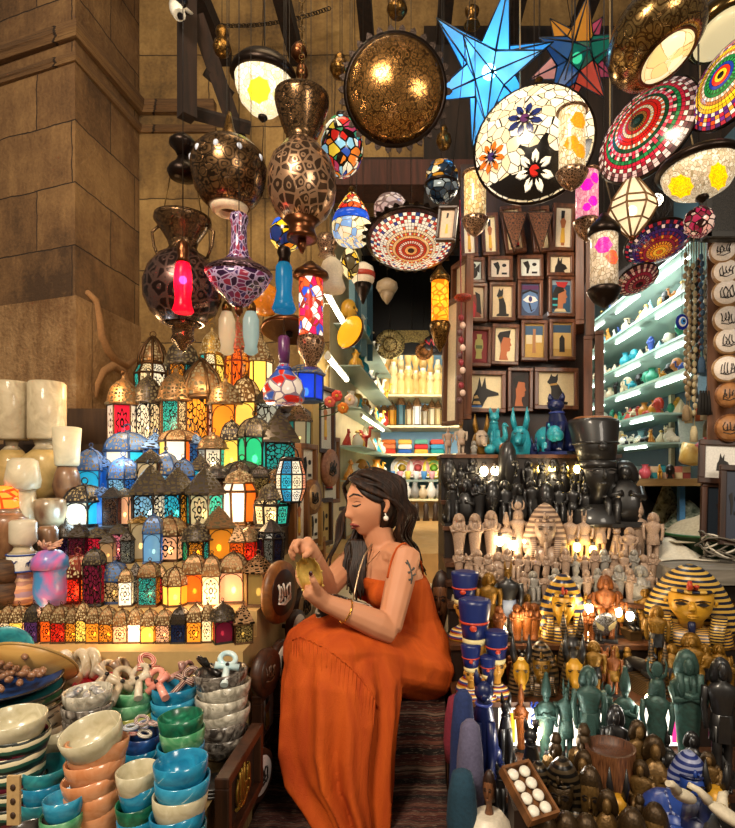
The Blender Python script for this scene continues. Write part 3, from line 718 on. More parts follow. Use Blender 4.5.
# old timber brackets high on the wall
for a,b,r,k in((P(187,-20,2.5),P(187,118,2.5),.045,1),(P(197,18,2.55),P(243,150,2.75),.05,1),(P(190,112,2.6),P(250,128,2.7),.035,1),(P(205,72,2.6),P(232,95,2.7),.025,1)):
    m=MB(); m.tube([a,b],r,4,sm=False); struct(m.build('trim_timber_bracket',beam))
def qrot(dr): return Vector((0,0,-1)).rotation_difference(Vector(dr).normalized()).to_euler()
def facing(x,y,d,long_deg,ratio,sgn=1):
    """direction of a dish whose rim reads as an ellipse: long axis at long_deg, short/long = ratio"""
    p=P(x,y,d); v=(Vector((0,0,CH))-p).normalized()
    a=math.radians(long_deg); u=Vector((math.cos(a),0,math.sin(a))); u=(u-v*u.dot(v)).normalized()
    return Matrix.Rotation(sgn*math.acos(ratio),3,u)@v
WIRE=plain('1a120c',.5,.4)
def wire(root,z0=0,kind='cord',p=None,off=(0,0)):
    """cord from the lamp up to the beams (root space)"""
    wz=TOPZ-root.location.z; m=MB(); b=Vector(p or(0,0,z0)) 
    if kind=='chain':
        n=max(3,int((wz-b.z)/.022)); 
        for i in range(n):
            c=b+Vector((0,0,(wz-b.z)*(i+.5)/n)); m.ring(c,.0095,.0018,8,3,axis='y' if i%2 else 'x')
        m.build('chain',brass('6b5026','20140a',6,'plain'),root)
    else:
        m.tube([b,(off[0],off[1],wz)],.0014,5); m.build('cord',WIRE,root)
def hlamp(name,label,cat,x,d,yref,parts,rot=None,cord=True,row=None,group=None,lit=None,ctop=None):
    """parts: (part name, [(r,y)...] in photo pixels round the axis at x, material, sides)"""
    s=px(1,d); t=thing(name,label,cat,P(x,yref,d),rot or(0,0,0),group,row)
    for pn,pr,mt,n in parts:
        m=MB(); pr2=[(r*s,(yref-y)*s) for r,y in pr][::-1]
        m.lathe(pr2,n,caps=(True,True)); m.build(pn,mt,t)
    if cord: wire(t,max((yref-y)*s for _,pr,_,_ in parts for r,y in pr) if ctop is None else ctop,'chain' if cord=='chain' else 'cord')
    if lit:
        y,r,c,e=lit; m=MB(); m.ball((0,0,(yref-y)*s),r*s,10,8); m.build('bulb',emit(c,e),t)
    return t
FIL=brass('b08a6a','1c0e08',9,'filigree',.3,'UV',(2.4,.9,1),.7)
FILD=brass('7a5c3c','160c08',13,'swirl',.26,'UV',(1.6,.7,1),.8)
BRS=brass('7d5a28','2a1808',7,'swirl',.3,'UV',(1.6,1,1),.9)
COP=brass('6e4226','2a140a',5,'plain',.3,'UV',(2,1,1),.9)
DRK=brass('2c2019','0c0806',5,'plain',.35,'UV',(2,1,1),.8)
hlamp('vase_lamp','large pierced brass vase lamp with dark flared top','hanging lamp',302,1.75,190,[
 ('neck_vase',[(22,96),(27,97),(27,103),(25,111),(21,124),(16,136),(14,141),(17,145)],FILD,28),
 ('globe',[(17,145),(22,152),(29,160),(33.5,173),(34,188),(32,201),(26,213),(18,221)],FIL,36),
 ('foot',[(18,221),(13,226),(13,231),(15,236),(15,240),(11,240)],COP,24),('finial',[(4,239),(5,246),(2,252),(.5,254)],COP,10)],cord='chain')
t=hlamp('onion_lamp','onion shaped dark brass lamp with tall cone top and open white cup','hanging lamp',229,1.85,170,[
 ('cone',[(1.5,112),(3,118),(5,128),(9,138),(14,145)],BRS,20),
 ('body',[(14,144),(27,147),(34,155),(37,166),(36,178),(33,190),(27,200),(20,207)],FILD,36),
 ('cup',[(20,204),(17,211),(13,214),(9,213),(12,206)],plain('e0d2b4',.4),24)],cord=True)
s=px(1,1.85); m=MB()
for a in(-2.2,-1.6,-1.0,-.3,3.5): m.ball((35*s*math.cos(a),35*s*math.sin(a),6*s),(3*s,3*s,4*s),8,6)
m.build('glass_boss',plain('c8cfe0',.1),t)
# dark vase lamp hung on three chains from a small bell canopy
t=hlamp('vase_lamp','big dark chased metal vase lamp beside the stone wall','hanging lamp',183,1.9,270,[
 ('neck_vase',[(21,217),(27,218),(27.5,222),(22,230),(15,241),(13,248),(16,253)],FILD,28),
 ('globe',[(16,253),(24,258),(33,270),(37.5,284),(37,299),(31,313),(20,324)],brass('6a5048','180c0a',9,'filigree',.26,'UV',(2.2,.8,1),.75),36),
 ('foot',[(20,323),(11,329),(10,335),(12,340),(6,345),(4,349),(.6,353)],FILD,18)],cord=False)
s=px(1,1.9)
for a in(-1.2,1,2.9):
    m=MB(); m.tube([(25*s*math.cos(a),25*s*math.sin(a),50*s),(13.6*s*math.cos(a),13.6*s*math.sin(a),101*s)],.0022,4); m.build('chain',brass('6b5026','20140a',6,'plain'),t)
for sg in(-1,1):
    m=MB(); m.tube([(sg*22*s,0,46*s),(sg*31*s,0,38*s),(sg*29*s,0,24*s),(sg*24*s,0,12*s)],.005,6); m.build('handle',FILD,t)
wire(t,60*px(1,1.9))
hl=hlamp('bell_canopy','small dark turned bell from which the dark vase lamp hangs','lamp canopy',183,1.9,160,[('upper_bell',[(2,133),(9,138),(13,142),(13,146),(8,151),(5,157)],DRK,20),('lower_bell',[(5,157),(7,162),(13,168),(15,173),(13,178),(4,180)],DRK,20)],cord=True)
# red glass vial in front of it
hlamp('glass_vial_lamp','small glowing ruby red glass lamp before the dark vase','hanging lamp',183,1.62,285,[
 ('cap',[(2,240),(5,243),(6,252),(5,258),(7,263)],COP,12),
 ('glass',[(5,262),(7.5,266),(8.5,275),(8.5,288),(7.5,297),(8.5,305),(10.5,311),(8.5,313)],pane('f0143c',.3,None,'1a120c',.5),18)],lit=(280,4,'ffe8d8',40))
point('red_lamp_glow',P(183,284,1.66),.5,(1,.15,.15),.02)
# enamel flared lamp
EN=voro_glass(('2a1430','6a2a50','3a1f4a','8a2a40','1a0c20','43305a'),1,.06,'UV',.07,'a890b0',(20,8,1))
t=hlamp('enamel_lamp','purple enamelled flared lamp with long neck','hanging lamp',239,1.6,272,[
 ('neck',[(7,214),(9,216),(9,221),(7.5,226),(8,246),(10,256),(17,264)],EN,20),
 ('saucer',[(17,263),(31,271),(33,274),(31,277)],brass('2a1c22','8a6a72',8,'swirl',.3),36),
 ('bowl',[(31,277),(27,285),(20,294),(14,299),(10,304),(4,307)],EN,32),('finial',[(4,306),(4,312),(1,317)],COP,10)])
# flush dome lamp showing its cream glass
def dish(name,label,x,y,d,dr,R,parts,cord=True,crest=False,lit=None,cat='hanging lamp',back=None):
    """dish lamp: parts are (name,[(r,h)...],mat,n) in px, h measured along the facing direction"""
    s=px(1,d); t=thing(name,label,cat,P(x,y,d),qrot(dr))
    for pn,pr,mt,n in parts:
        m=MB(); m.lathe([(r*s,-h*s) for r,h in pr],n,caps=(True,True)); m.build(pn,mt,t)
    if crest:
        m=MB(); K=30
        for k in range(K):
            a=2*PI*k/K; c=Vector((R*s*math.cos(a),R*s*math.sin(a),.004)); tg=Vector((-math.sin(a),math.cos(a),0)); rd=Vector((math.cos(a),math.sin(a),0)); w=R*s*.075; h=R*s*.13
            q=[c-tg*w,c+tg*w,c+tg*w*.7+rd*h*.6,c+rd*h,c-tg*w*.7+rd*h*.6]
            m.poly([p+Vector((0,0,.002)) for p in q]); m.poly([p-Vector((0,0,.002)) for p in q[::-1]])
        m.build('cresting',DRK,t)
    if cord:
        q=qrot(dr).to_matrix().inverted(); up=q@Vector((0,0,TOPZ-t.location.z)); m=MB(); b=Vector((0,0,12*s))
        m.tube([b,b*.5+up],.0014,5); m.build('cord',WIRE,t)
    return t
t=dish('dome_lamp','dome lamp with dark rim and cream glass glowing lime yellow',264,78,2.1,facing(264,78,2.1,-12,.5,-1 if False else 1),31,[
 ('pan',[(10,-20),(24,-15),(31,-7),(33,0),(29,2)],DRK,32),('glass',[(28.5,1),(27,12),(22,24),(13,33),(5,36.5),(.1,37)],voro_glass(('efe2c0','f6ecd0','e6d6ac'),1,.75,'UV',.05,'c8b080',(40,10,1)),32),
 ('finial',[(4.5,36),(5,39),(2,42),(.2,43)],DRK,10)])
g=[c for c in t.children if c.name.startswith('glass')][0]; surf_patch('lime_spot',g,259,90,11,13,pane('d8ec30',.9,'fine','c0c030'),t,24,8,.08)
VG=('e8c33a','c8281e','2a4a9c','f2e6c8','3a8a5a','e07a28','8ac0d8','b03a5a')
hlamp('mosaic_globe','small egg shaped globe of many coloured glass chips','hanging lamp',342,1.9,147,[
 ('globe',[(6,118),(12,122),(18,131),(21,144),(20.5,156),(16,167),(9,174),(2,176)],voro_glass(VG,1,.45,'UV',.07,'17100a',(13,8,1)),32),('cap',[(2,111),(6,114),(7,119)],DRK,14)])
t=hlamp('mosaic_lamp','lit orange mosaic lamp with blue band','hanging lamp',352,2.08,218,[
 ('shade',[(3,193),(8,199),(13,207),(17,215)],voro_glass(('f2b23a','e8571c','f7e3b0','c8281e'),1,.9,'UV',.08,'3a1a0a',(14,5,1)),28),
 ('blue_band',[(17,214.5),(19,220),(20,225)],tile('1f4fc0',.6),28),
 ('glass',[(20,225),(20,232),(18,238),(14,243)],voro_glass(('ffe8b0','fff0cc','8ab4e8'),1,.5,'UV',.04,'8a7a50',(16,3,1)),28),('cap',[(1,186),(4,189),(3.5,194)],BRS,12)],lit=(236,7,'fff0c8',8))
# large chased brass dish
dish('brass_dish_lamp','large chased brass dish lamp with crown cut rim',395,90,1.75,facing(395,90,1.75,10,.93,-1),51,[
 ('pan',[(12,-26),(36,-20),(51,-6),(52,0),(49,1)],DRK,40),('face',[(49,1),(44,6),(34,12),(20,17),(8,19),(.1,19.5)],brass('b08248','3a1f0c',6,'swirl',.22,'Object',(9,9,9),.85),48)],crest=True)
# shallow mosaic dish with crested rim
def mosaic_dish(name,label,x,y,d,dr,R,rings,crest=False,depth=.35,lit=.4,rim=DRK,cat='hanging lamp',nseg=48,bulge=1.0):
    """rings: from rim to centre, each a list of tile colours repeated round the dish"""
    s=px(1,d); t=dish(name,label,x,y,d,dr,R,[('pan',[(R*.25,-R*.35),(R*.7,-R*.25),(R*1.0,-R*.08),(R*1.03,0),(R*.98,R*.02)],rim,40)],crest=crest)
    n=len(rings); m=MB(); cols=[]
    for rg in rings:
        for c in rg:
            if c not in cols: cols.append(c)
    pr=[]
    for i in range(n+1):
        f=1-i/n; r=R*(.985*f+.002); h=R*depth*(1-f**2)+R*.02; pr.append((r*s,-h*s))
    m.lathe(pr,nseg,caps=(False,False),tile=True,mats=lambda i,j:cols.index(rings[i][j%len(rings[i])]))
    m.build('mosaic',[tile(c,lit) for c in cols],t); return t
W_='efe2cc'; K_='2a1410'
mosaic_dish('mosaic_dish_lamp','wide cream and red mosaic dish lamp with crested rim above the doorway',411,241,2.0,(0,-math.sin(.33),-math.cos(.33)),44,[
 [K_],['8a2a2a',W_,'2a3a6a',W_],[W_,'c03a2a'],['3a3a7a',W_,'b02a2a',W_,W_],[W_],[W_,W_,'d0562a',W_],['e8c9a0'],[W_,'c8442a','e0a04a','c8442a'],['e8b070'],['b8341f'],[W_,'d0562a'],['b8341f'],['e9a05a'],['3a1a14']],crest=True,depth=.25,lit=.5,nseg=60)
mosaic_dish('mosaic_disc_lamp','red green and white bead mosaic dish lamp',646,131,1.7,facing(646,131,1.7,46,.62,-1),53,[
 ['d8b8b0','4a2a2a'],['d8b8b0','6a3a3a'],['9a2030',W_],['c02038'],['1f6a3a','2a8a4a'],['d83048','1a3a24',W_],['e0304a','f0a0a0'],['1a4a2c'],[W_,'e06a3a'],['d8201c'],['e02418',],[W_,'f0c070'],['d8201c'],['1a5a34','e0701c'],['14301f'],['1a1a1a','3a6a5a']],depth=.3,lit=.35,nseg=56)
mosaic_dish('mosaic_disc_lamp','yellow edged rainbow mosaic dish lamp at the right edge',730,82,1.5,facing(730,82,1.5,52,.6,-1),46,[
 ['4a2a5a','b02a3a'],['7a2a8a',W_,'e0501c'],['c0203a','e8a030','6a2a7a'],['5a2a7a',W_],['f0b81c'],['f4c824'],['c07a3a'],[W_,'c0a080'],['1a7a3a'],['2a9a4a','1a5a2a'],['203a9a'],['e0301c'],['f0c02a'],['1a1a1a']],depth=.3,lit=.4)
mosaic_dish('mosaic_disc_lamp','dark purple mosaic dish lamp with orange star',657,243,1.8,facing(657,243,1.8,22,.62,1),31,[
 ['1a1430','b0283a'],['2a1f5a','1a1430','e8c8c0','1a1430'],['3a1f5a'],['7a1f3a','2a1f5a'],['8a1f2a','8a1f2a','e08a2a','8a1f2a'],['8a2030'],['a02a2a','e8a02a'],['f0a828','c8401c'],['f0b030'],['e06a1c']],depth=.35,lit=.35,nseg=48)
mosaic_dish('mosaic_disc_lamp','small crimson beaded dish lamp under the purple one',637,280,1.9,facing(637,280,1.9,30,.6,1),21,[['3a1420','b08070'],['6a1a2a','d0a090'],['8a1f34'],['5a1424','c08070'],['7a1a2a'],['2a0a12']],depth=.3,lit=.15,nseg=36)
hlamp('mosaic_globe','small pink beaded globe lamp near the right frame edge','hanging lamp',699,1.7,222,[('globe',[(5,208),(12,213),(15,221),(13,230),(6,236)],voro_glass(('c02a5a','f0b0a0','e8c8b8','8a1f3a'),1,.25,'UV',.09,'2a1010',(14,6,1)),24)])
# cream dish with yellow patches
t=dish('dome_lamp','cream crackle glass dish lamp with yellow flower patches',699,168,1.55,facing(699,168,1.55,18,.45,1),38,[
 ('pan',[(8,-12),(24,-10),(38,-5),(41,-1),(40,2),(36,3)],DRK,36),('glass',[(36,2),(34,11),(27,21),(16,27),(5,29.5),(.1,30)],voro_glass(('d8c4a4','e6d6b8','c8b08c'),1,.5,'UV',.06,'a08a64',(60,14,1)),36),('finial',[(6,29),(6.5,32),(2,35),(.2,36)],DRK,10)])
g=[c for c in t.children if c.name.startswith('glass')][0]
for cx,cy,rx,ry in((681,186,12,11),(718,176,9,13)): surf_patch('yellow_patch',g,cx,cy,rx,ry,pane('ffd400',.8,'fine','d09a10'),t,24,8,.1)
# spun brass pan lamps top right
t=dish('brass_dish_lamp','big polished brass pan lamp with cream glass base',657,42,1.5,facing(657,42,1.5,45,.55,1),50,[
 ('pan',[(14,-38),(34,-30),(47,-14),(50,0),(45,12),(34,20),(30,21)],brass('94784a','4a3014',7,'swirl',.22,'UV',(4,1,1),.9,.5),44),('rim',[(30,21),(29,22.5),(27,21.5)],COP,36),('glass',[(27,21.5),(18,24),(8,25.5),(.1,26)],voro_glass(('f0d79a','f6e4b4','e8c880'),1,.75,'UV',.015,'b08a4a',(5,2,1)),32)])
dish('brass_dish_lamp','plain brass dome lamp behind the rainbow dish at right edge',722,32,1.7,facing(722,32,1.7,40,.6,1),34,[('pan',[(10,-26),(24,-20),(33,-8),(34,0),(31,3)],brass('7a6038','2a1c0c',5,'plain',.2,'UV',(2,1,1),.95),36),('glass',[(30,2),(20,9),(8,12),(.1,12.5)],pane('e8d8a8',.5),28)])
# star lamps: stellated dodecahedron of glass spikes in a dark frame
def star(label,x,y,d,R,inner,cols,lit,rz,tip=None):
    t=thing('star_lamp',label,'star lamp',P(x,y,d),rz); s=px(1,d); g=(1+5**.5)/2
    V=[]
    for a in(-1,1):
        for b in(-g,g): V+= [Vector((0,a,b)),Vector((a,b,0)),Vector((b,0,a))]
    V=[v.normalized() for v in V]
    fr=MB()
    # dodecahedron vertices are the centres of icosahedron faces
    D=[]
    for i in range(12):
        for j in range(i):
            for k in range(j):
                if V[i].angle(V[j])<1.2 and V[j].angle(V[k])<1.2 and V[i].angle(V[k])<1.2: D.append((V[i]+V[j]+V[k]).normalized())
    for i,v in enumerate(V):
        near=sorted(D,key=lambda p:-p.dot(v))[:5]; u=near[0]-v*near[0].dot(v); u.normalize(); w=v.cross(u)
        near.sort(key=lambda p:math.atan2(p.dot(w),p.dot(u)))
        tipv=v*R*s; base=[p*inner*R*s for p in near]; q=MB()
        for k in range(5):
            q.poly([base[k],base[(k+1)%5],tipv]); fr.tube([base[k],base[(k+1)%5]],.0032,4); fr.tube([base[k],tipv],[.004,.002],4)
        q.build('glass_spike',pane(cols[i%len(cols)],lit,None,'1a120c',.4),t)
    fr.build('frame',plain('1a2430',.4,.3),t)
    m=MB(); m.ball((0,0,0),R*s*.1,10,8); m.build('bulb',emit('f4fbff' if lit>.28 else 'ffe0b0',40 if lit>.28 else 8),t); wire(t,R*s*.4); return t
point('star_glow',P(487,72,1.95),2.2,(.6,.85,1),.03)
star('large icy blue glowing star lamp with dark edges',489,72,1.95,70,.36,['5cb8f0','78c8f4','4aa8e8'],.3,(.25,.12,.1))
star('smaller star lamp of red green blue and orange glass',577,58,2.15,50,.42,['d8604a','1f7a6a','3a6aa8','e0a040','e8b0a8','c85a78'],.14,(.3,-.5,.35))
# stained glass bowl with flowers
t=mosaic_dish('flower_bowl_lamp','large black rimmed stained glass bowl lamp with flowers',533,144,1.6,facing(533,144,1.6,20,.86,-1),59,[['1a1512'],['1a1512',W_,'1a1512'],['f4e8cc'],['f8ecd4','e8d8b4'],['f2e2c0'],['f8ecd4'],['e8d4ac'],['f2e2c0'],['f4e8cc'],['f8ecd4']],depth=.32,lit=.35,nseg=34)
s=px(1,1.6)
def bowlh(x,y): r=math.hypot(x,y)/59; return 59*.32*(1-r*r)+59*.02
def patch(t,name,pts,mat,h=1.0,c=None):
    m=MB(); n=len(pts); cx=sum(p[0] for p in pts)/n if c is None else c[0]; cy=sum(p[1] for p in pts)/n if c is None else c[1]
    G=[]
    for k in(1,.66,.33,.02): G.append([Vector(((cx+(x-cx)*k)*s,(cy+(y-cy)*k)*s,-(bowlh(cx+(x-cx)*k,cy+(y-cy)*k)+h)*s)) for x,y in pts])
    m.rings(G,0,True,True,(False,True)); m.rings([[p+Vector((0,0,h*s)) for p in G[0]],G[0]],0,False,True,(False,False)); return m.build(name,mat,t)
def flower(t,cx,cy,r,col,col2,n=8,lit=.4):
    for k in range(n):
        a=2*PI*k/n; e=[(cx+math.cos(a+q)*rr,cy+math.sin(a+q)*rr) for q,rr in((0,r*.22),(.3*8/n,r*.55),(.2*8/n,r*.8),(0,r),(-.2*8/n,r*.8),(-.3*8/n,r*.55))]
        patch(t,'petal',e,tile(col,lit),1.2)
    patch(t,'flower_centre',[(cx+r*.27*math.cos(a),cy+r*.27*math.sin(a)) for a in[2*PI*k/8 for k in range(8)]],tile(col2,lit),1.8)
MI=t.matrix_basis.inverted()
def onbowl(x,y):
    """image offset -> dish plane coordinates"""
    o=Vector((0,0,CH)); q=P(x,y,1.6); bpy.context.view_layer.update()
    M=t.rotation_euler.to_matrix(); nrm=M@Vector((0,0,-1)); c=Vector(t.location)
    dr=(q-o); k=(c-o).dot(nrm)/dr.dot(nrm); v=M.inverted()@(o+dr*k-c); return v.x/s,v.y/s
fx,fy=onbowl(541,183); k0=math.atan2(fy,fx)
[c for c in t.children if c.name.startswith('mosaic')][0].data.materials.clear(); [c for c in t.children if c.name.startswith('mosaic')][0].data.materials.append(voro_glass(('f4e8cc','f8ecd4','e4d0a4','f0dcb4'),1,.35,'Object',.035,'1a1512',(34,34,34)))
mo_=[c for c in t.children if c.name.startswith('mosaic')][0]; mo_.data.polygons.foreach_set('material_index',[0]*len(mo_.data.polygons))
sect=[(57*math.cos(k0+a),57*math.sin(k0+a)) for a in[-1.25+.23*i for i in range(11)]]+[(14*math.cos(k0+a),14*math.sin(k0+a)) for a in(1.0,.3,-.3,-1.2)]
patch(t,'dark_panel',sect,plain('17120f',.25),.5)
fx,fy=onbowl(536,178); flower(t,fx,fy,19,'f6ead0','c0261c',7,.5)
fx,fy=onbowl(527,130); flower(t,fx,fy,18,'24306a','5a2a5a',8,.15)
fx,fy=onbowl(493,163); flower(t,fx,fy,15,'d06a1c','3a2a5a',8,.35)
point('picture_fill',P(505,215,2.1),2.2,(1,.82,.55),.05); point('picture_fill',P(560,300,2.1),1.6,(1,.82,.6),.05)  # extra points added to brighten the picture wall
# glass cylinder lamps with pierced caps
def cyl(label,x,d,r,top,b0,b1,bot,glass,capm=FIL,spots=None,row=None,lit=None):
    t=hlamp('cylinder_lamp',label,'hanging lamp',x,d,(b0+b1)/2,[
     ('top_cap',[(r*.25,top),(r*.55,top+(b0-top)*.25),(r*1.15,top+(b0-top)*.65),(r*1.2,b0-1),(r,b0)],capm,24),
     ('glass',[(r,b0),(r,b0+(b1-b0)*.33),(r,b0+(b1-b0)*.66),(r,b1)],glass,24),
     ('bottom_cap',[(r*1.08,b1),(r*1.25,b1+(bot-b1)*.12),(r*1.1,b1+(bot-b1)*.35),(r*.75,b1+(bot-b1)*.7),(r*.3,b1+(bot-b1)*.9),(r*.1,bot)],capm,24)],lit=lit)
    s=px(1,d); yref=(b0+b1)/2
    for (a,y,rad,c,l) in(spots or []):
        m=MB(); G=[]
        for k in(1,.6,.02): G.append([Vector(((r+.25)*s*math.cos(a+rad*k*(1+.15*math.cos(6*q))*math.cos(q)/r),(r+.25)*s*math.sin(a+rad*k*(1+.15*math.cos(6*q))*math.cos(q)/r),(yref-y-rad*k*math.sin(q))*s)) for q in[2*PI*i/18 for i in range(18)]])
        m.rings(G,0,True,True,(False,True)); m.build('painted_flower',pane(c,l,'fine','c08020' if c.startswith('f') else 'c0208a'),t)
    return t
CRK=voro_glass(('e8d4ac','f2e2c0','d8c090'),1,.5,'UV',.07,'a88a58',(26,12,1))
cyl('cream crackle cylinder lamp with orange tint over the picture frames',475,1.75,11,168,176,218,237,voro_glass(('e8b870','f2d8a0','e8c890'),1,.55,'UV',.07,'a88a58',(24,9,1)))
cyl('cream cylinder lamp with orange flower before the bowl lamp',572,1.45,13,106,113,171,191,CRK,spots=[(-1.3,128,8,'f2a018',.6),(-1.9,150,7,'f2a018',.6),(-1.2,158,7,'f2a018',.6)])
cyl('glowing pink cylinder lamp with magenta flowers',587,1.72,11,166,174,220,242,voro_glass(('f09aa8','f8b4b8','e88a9c'),1,.6,'UV',.06,'c06a80',(26,10,1)),spots=[(-1.9,190,6,'d818c8',.8),(-1.1,183,5,'d818c8',.8),(-1.3,206,5,'d818c8',.8),(-1.9,212,4,'d818c8',.8)])
cyl('pale cylinder lamp with pink patches and dark caps',604,1.55,13.5,214,236,288,308,voro_glass(('d0bca0','dccab0','c0a888'),1,.22,'UV',.06,'9a8468',(26,12,1)),DRK,spots=[(-1.95,250,8,'e04ab8',.6),(-1.25,262,7,'f0305a',.6)])
cyl('slim amber cylinder lamp in the shop doorway',440,2.3,8.5,266,282,322,352,pane('f2a428',1.0,'lace','c86a10'),BRS,lit=(300,3,'ffd080',6))
# diamond faceted lantern
t=thing('diamond_lantern','cream glass faceted diamond lantern with brown bars','hanging lamp',P(632,207,1.65)); s=px(1,1.65)
pr=[(6,27),(22,4),(24,-4),(16,-16),(3,-30)]; fr=MB(); n=8
for j in range(n):
    q=MB()
    for (ra,za),(rb,zb) in zip(pr,pr[1:]):
        a,b=[.2+2*PI*(j+k)/n for k in(0,1)]
        c=[Vector((r*s*math.cos(g),r*s*math.sin(g),z*s)) for r,z,g in((ra,za,a),(ra,za,b),(rb,zb,b),(rb,zb,a))]
        q.poly([p*.985 for p in c]); fr.tube([c[0],c[3]],.0035,4); fr.tube([c[3],c[2]],.003,4)
    q.build('pane',pane('f8e6c4',.3),t)
fr.build('frame',plain('7a5a34',.5,.3),t)
m=MB(); m.lathe([(2*s,-34*s),(4*s,-30*s),(2*s,-28*s)],10); m.build('finial',COP,t); m=MB(); m.ball((0,0,-4*s),5*s); m.build('bulb',emit('fff4e0',8),t); wire(t,27*s)
# black wire mesh lantern next to it
t=thing('wire_lantern','black wire mesh lantern behind the diamond lantern','hanging lamp',P(657,200,2.05)); s=px(1,2.05); m=MB()
for j in range(10):
    a=2*PI*j/10; m.tube([(r*s*math.cos(a+q),r*s*math.sin(a+q),z*s) for r,z,q in((4,24,0),(13,12,.3),(16,0,.6),(13,-12,.9),(4,-24,1.2))],.002,4)
    m.tube([(r*s*math.cos(a-q),r*s*math.sin(a-q),z*s) for r,z,q in((4,24,0),(13,12,.3),(16,0,.6),(13,-12,.9),(4,-24,1.2))],.002,4)
m.build('mesh',plain('17110d',.5,.4),t); m=MB(); m.ball((0,0,0),6*s); m.build('bulb',emit('fff0d8',5),t); wire(t,24*s)
# smaller lamps over the lantern stand
hlamp('mosaic_cylinder_lamp','red white and blue mosaic cylinder lamp with brass ends','hanging lamp',311,2.0,308,[
 ('cap',[(3,262),(8,266),(17,273),(18,277),(12,280)],COP,22),('glass',[(12,280),(12,298),(12,318),(12,337)],voro_glass(('e0281c','f4ead8','2a4ab8','e8582a','d01f5a','f8f0e0'),1,.7,'UV',.06,'8a3020',(12,8,1)),24),
 ('foot',[(13,337),(14,343),(13,352),(9,360),(6,364),(7,368)],FIL,22)])
hlamp('glass_vial_lamp','sky blue glass vial lamp with dark cap','hanging lamp',284,1.9,290,[('cap',[(2,246),(6,248),(7,253),(5,258),(6,263)],DRK,14),('glass',[(5,262),(8,267),(8.5,280),(7.5,292),(9.5,302),(12,309),(10,312)],pane('2a98c8',.14,None,'1a120c',.5),20)])
hlamp('vial_lamp','pale milky glass vial hanging left of its pair','hanging lamp',227,1.95,330,[('cap',[(3,302),(5,306),(5,312)],BRS,12),('glass',[(5,312),(8,320),(8,335),(6,346),(7,352),(3,355)],pane('d8ccb0',.1),16)])
hlamp('vial_lamp','milky glass vial with blue tint beside the enamelled lamp','hanging lamp',251,1.95,330,[('cap',[(3,302),(5,306),(5,312)],BRS,12),('glass',[(5,312),(8,320),(8,335),(6,346),(7,352),(3,355)],pane('b0c8c8',.1),16)])
hlamp('globe_lamp','small amber orange globe behind the enamelled lamp','hanging lamp',265,2.1,300,[('globe',[(5,284),(12,289),(15,298),(14,307),(9,314),(2,316)],plain('c8781c',.25),20),('cap',[(3,281),(6,284)],BRS,12)])
hlamp('stained_glass_lamp','yellow and blue stained glass globe','hanging lamp',286,1.95,234,[('globe',[(5,217),(12,222),(16,231),(15,241),(10,248),(3,251)],voro_glass(('f2b81c','2a5ac8','f0d060','1a2a5a','e8801c'),1,.55,'UV',.05,'17100a',(7,4,1)),22)])
t=dish('dish_lamp','cream ribbed dish lamp seen from beneath',289,331,2.2,(0,-.25,-1),27,[('pan',[(6,-12),(18,-9),(27,-2),(28,1),(26,2)],COP,30),('glass',[(26,1),(20,0),(8,-2),(.1,-3)],stripes(('d8c48a','e8d8a4','b89a5a'),16,0,rough=.4),30),('socket',[(4,-3),(4,6),(.2,7)],DRK,12)])
dish('dish_lamp','small yellow glass saucer lamp right of the upper tube',350,332,2.5,facing(350,332,2.5,60,.6,-1),18,[('pan',[(5,-8),(14,-5),(18,0),(17,1)],COP,24),('glass',[(17,1),(12,4),(5,6),(.1,6.5)],pane('f2b428',.6),24)])
hlamp('enamel_lamp','white enamelled flared lamp with red flowers and purple stem','hanging lamp',284,2.1,385,[('stem',[(4,336),(6,338),(6,352),(5,364)],plain('5a2a5a',.3),14),('shade',[(5,364),(9,372),(17,380),(21,390),(20,400),(17,404)],voro_glass(('efe6da','efe6da','c8281e','3a5ab0'),1,.1,'UV',.05,'8a7a8a',(9,4,1)),26),('blue_collar',[(6,366),(9,371)],plain('2a4ab0',.3),14)])
t=thing('lantern','deep blue glass lantern glowing above the frames','hanging lamp',P(306,402,2.28)); lantern(t,6,px(29,2.28),px(27,2.28),px(44,2.28),['1f4ae0','1a3cd0'],1.2,'bl','onion',.2); wire(t,px(42,2.28))
hlamp('globe_lamp','white speckled globe lamp above the mosaic dish','hanging lamp',391,2.15,207,[('globe',[(4,194),(12,198),(17,206),(17,214),(12,221)],voro_glass(('d8c0b8','e8d4c8'),1,.3,'UV',.12,'8a7068',(12,6,1)),22)])
hlamp('globe_lamp','small white globe lamp with dark cone foot','hanging lamp',363,2.6,276,[('globe',[(4,263),(10,267),(12,274),(11,281),(9,284)],plain('e8d8c0',.3),20),('red_band',[(12.2,273),(12,278)],plain('a8341f',.4),20),('cone',[(9,284),(7,290),(3,299),(1,304)],DRK,16)])
hlamp('globe_lamp','beige ribbed shade lamp in the dark doorway','hanging lamp',387,2.9,291,[('shade',[(4,279),(10,283),(11,288),(8,293)],plain('9a8468',.4),20),('cone',[(8,293),(5,299),(1,304)],plain('8a7458',.4),14)])
hlamp('mosaic_lamp','dark mosaic lamp of blue and amber chips left of the bowl lamp','hanging lamp',442,1.9,182,[('shade',[(5,161),(12,165),(16,173),(16,184)],voro_glass(('1a2a3a','e8d8b0','2a4a6a','c88a2a','17202a'),1,.25,'UV',.06,'100c0a',(11,5,1)),24),('bowl',[(17,186),(15,194),(9,201),(3,203)],voro_glass(('3a4a5a','1a2a3a','8a98a0'),1,.1,'UV',.06,'100c0a',(11,4,1)),24),('collar',[(16,183),(18,185),(17,187)],DRK,24)])
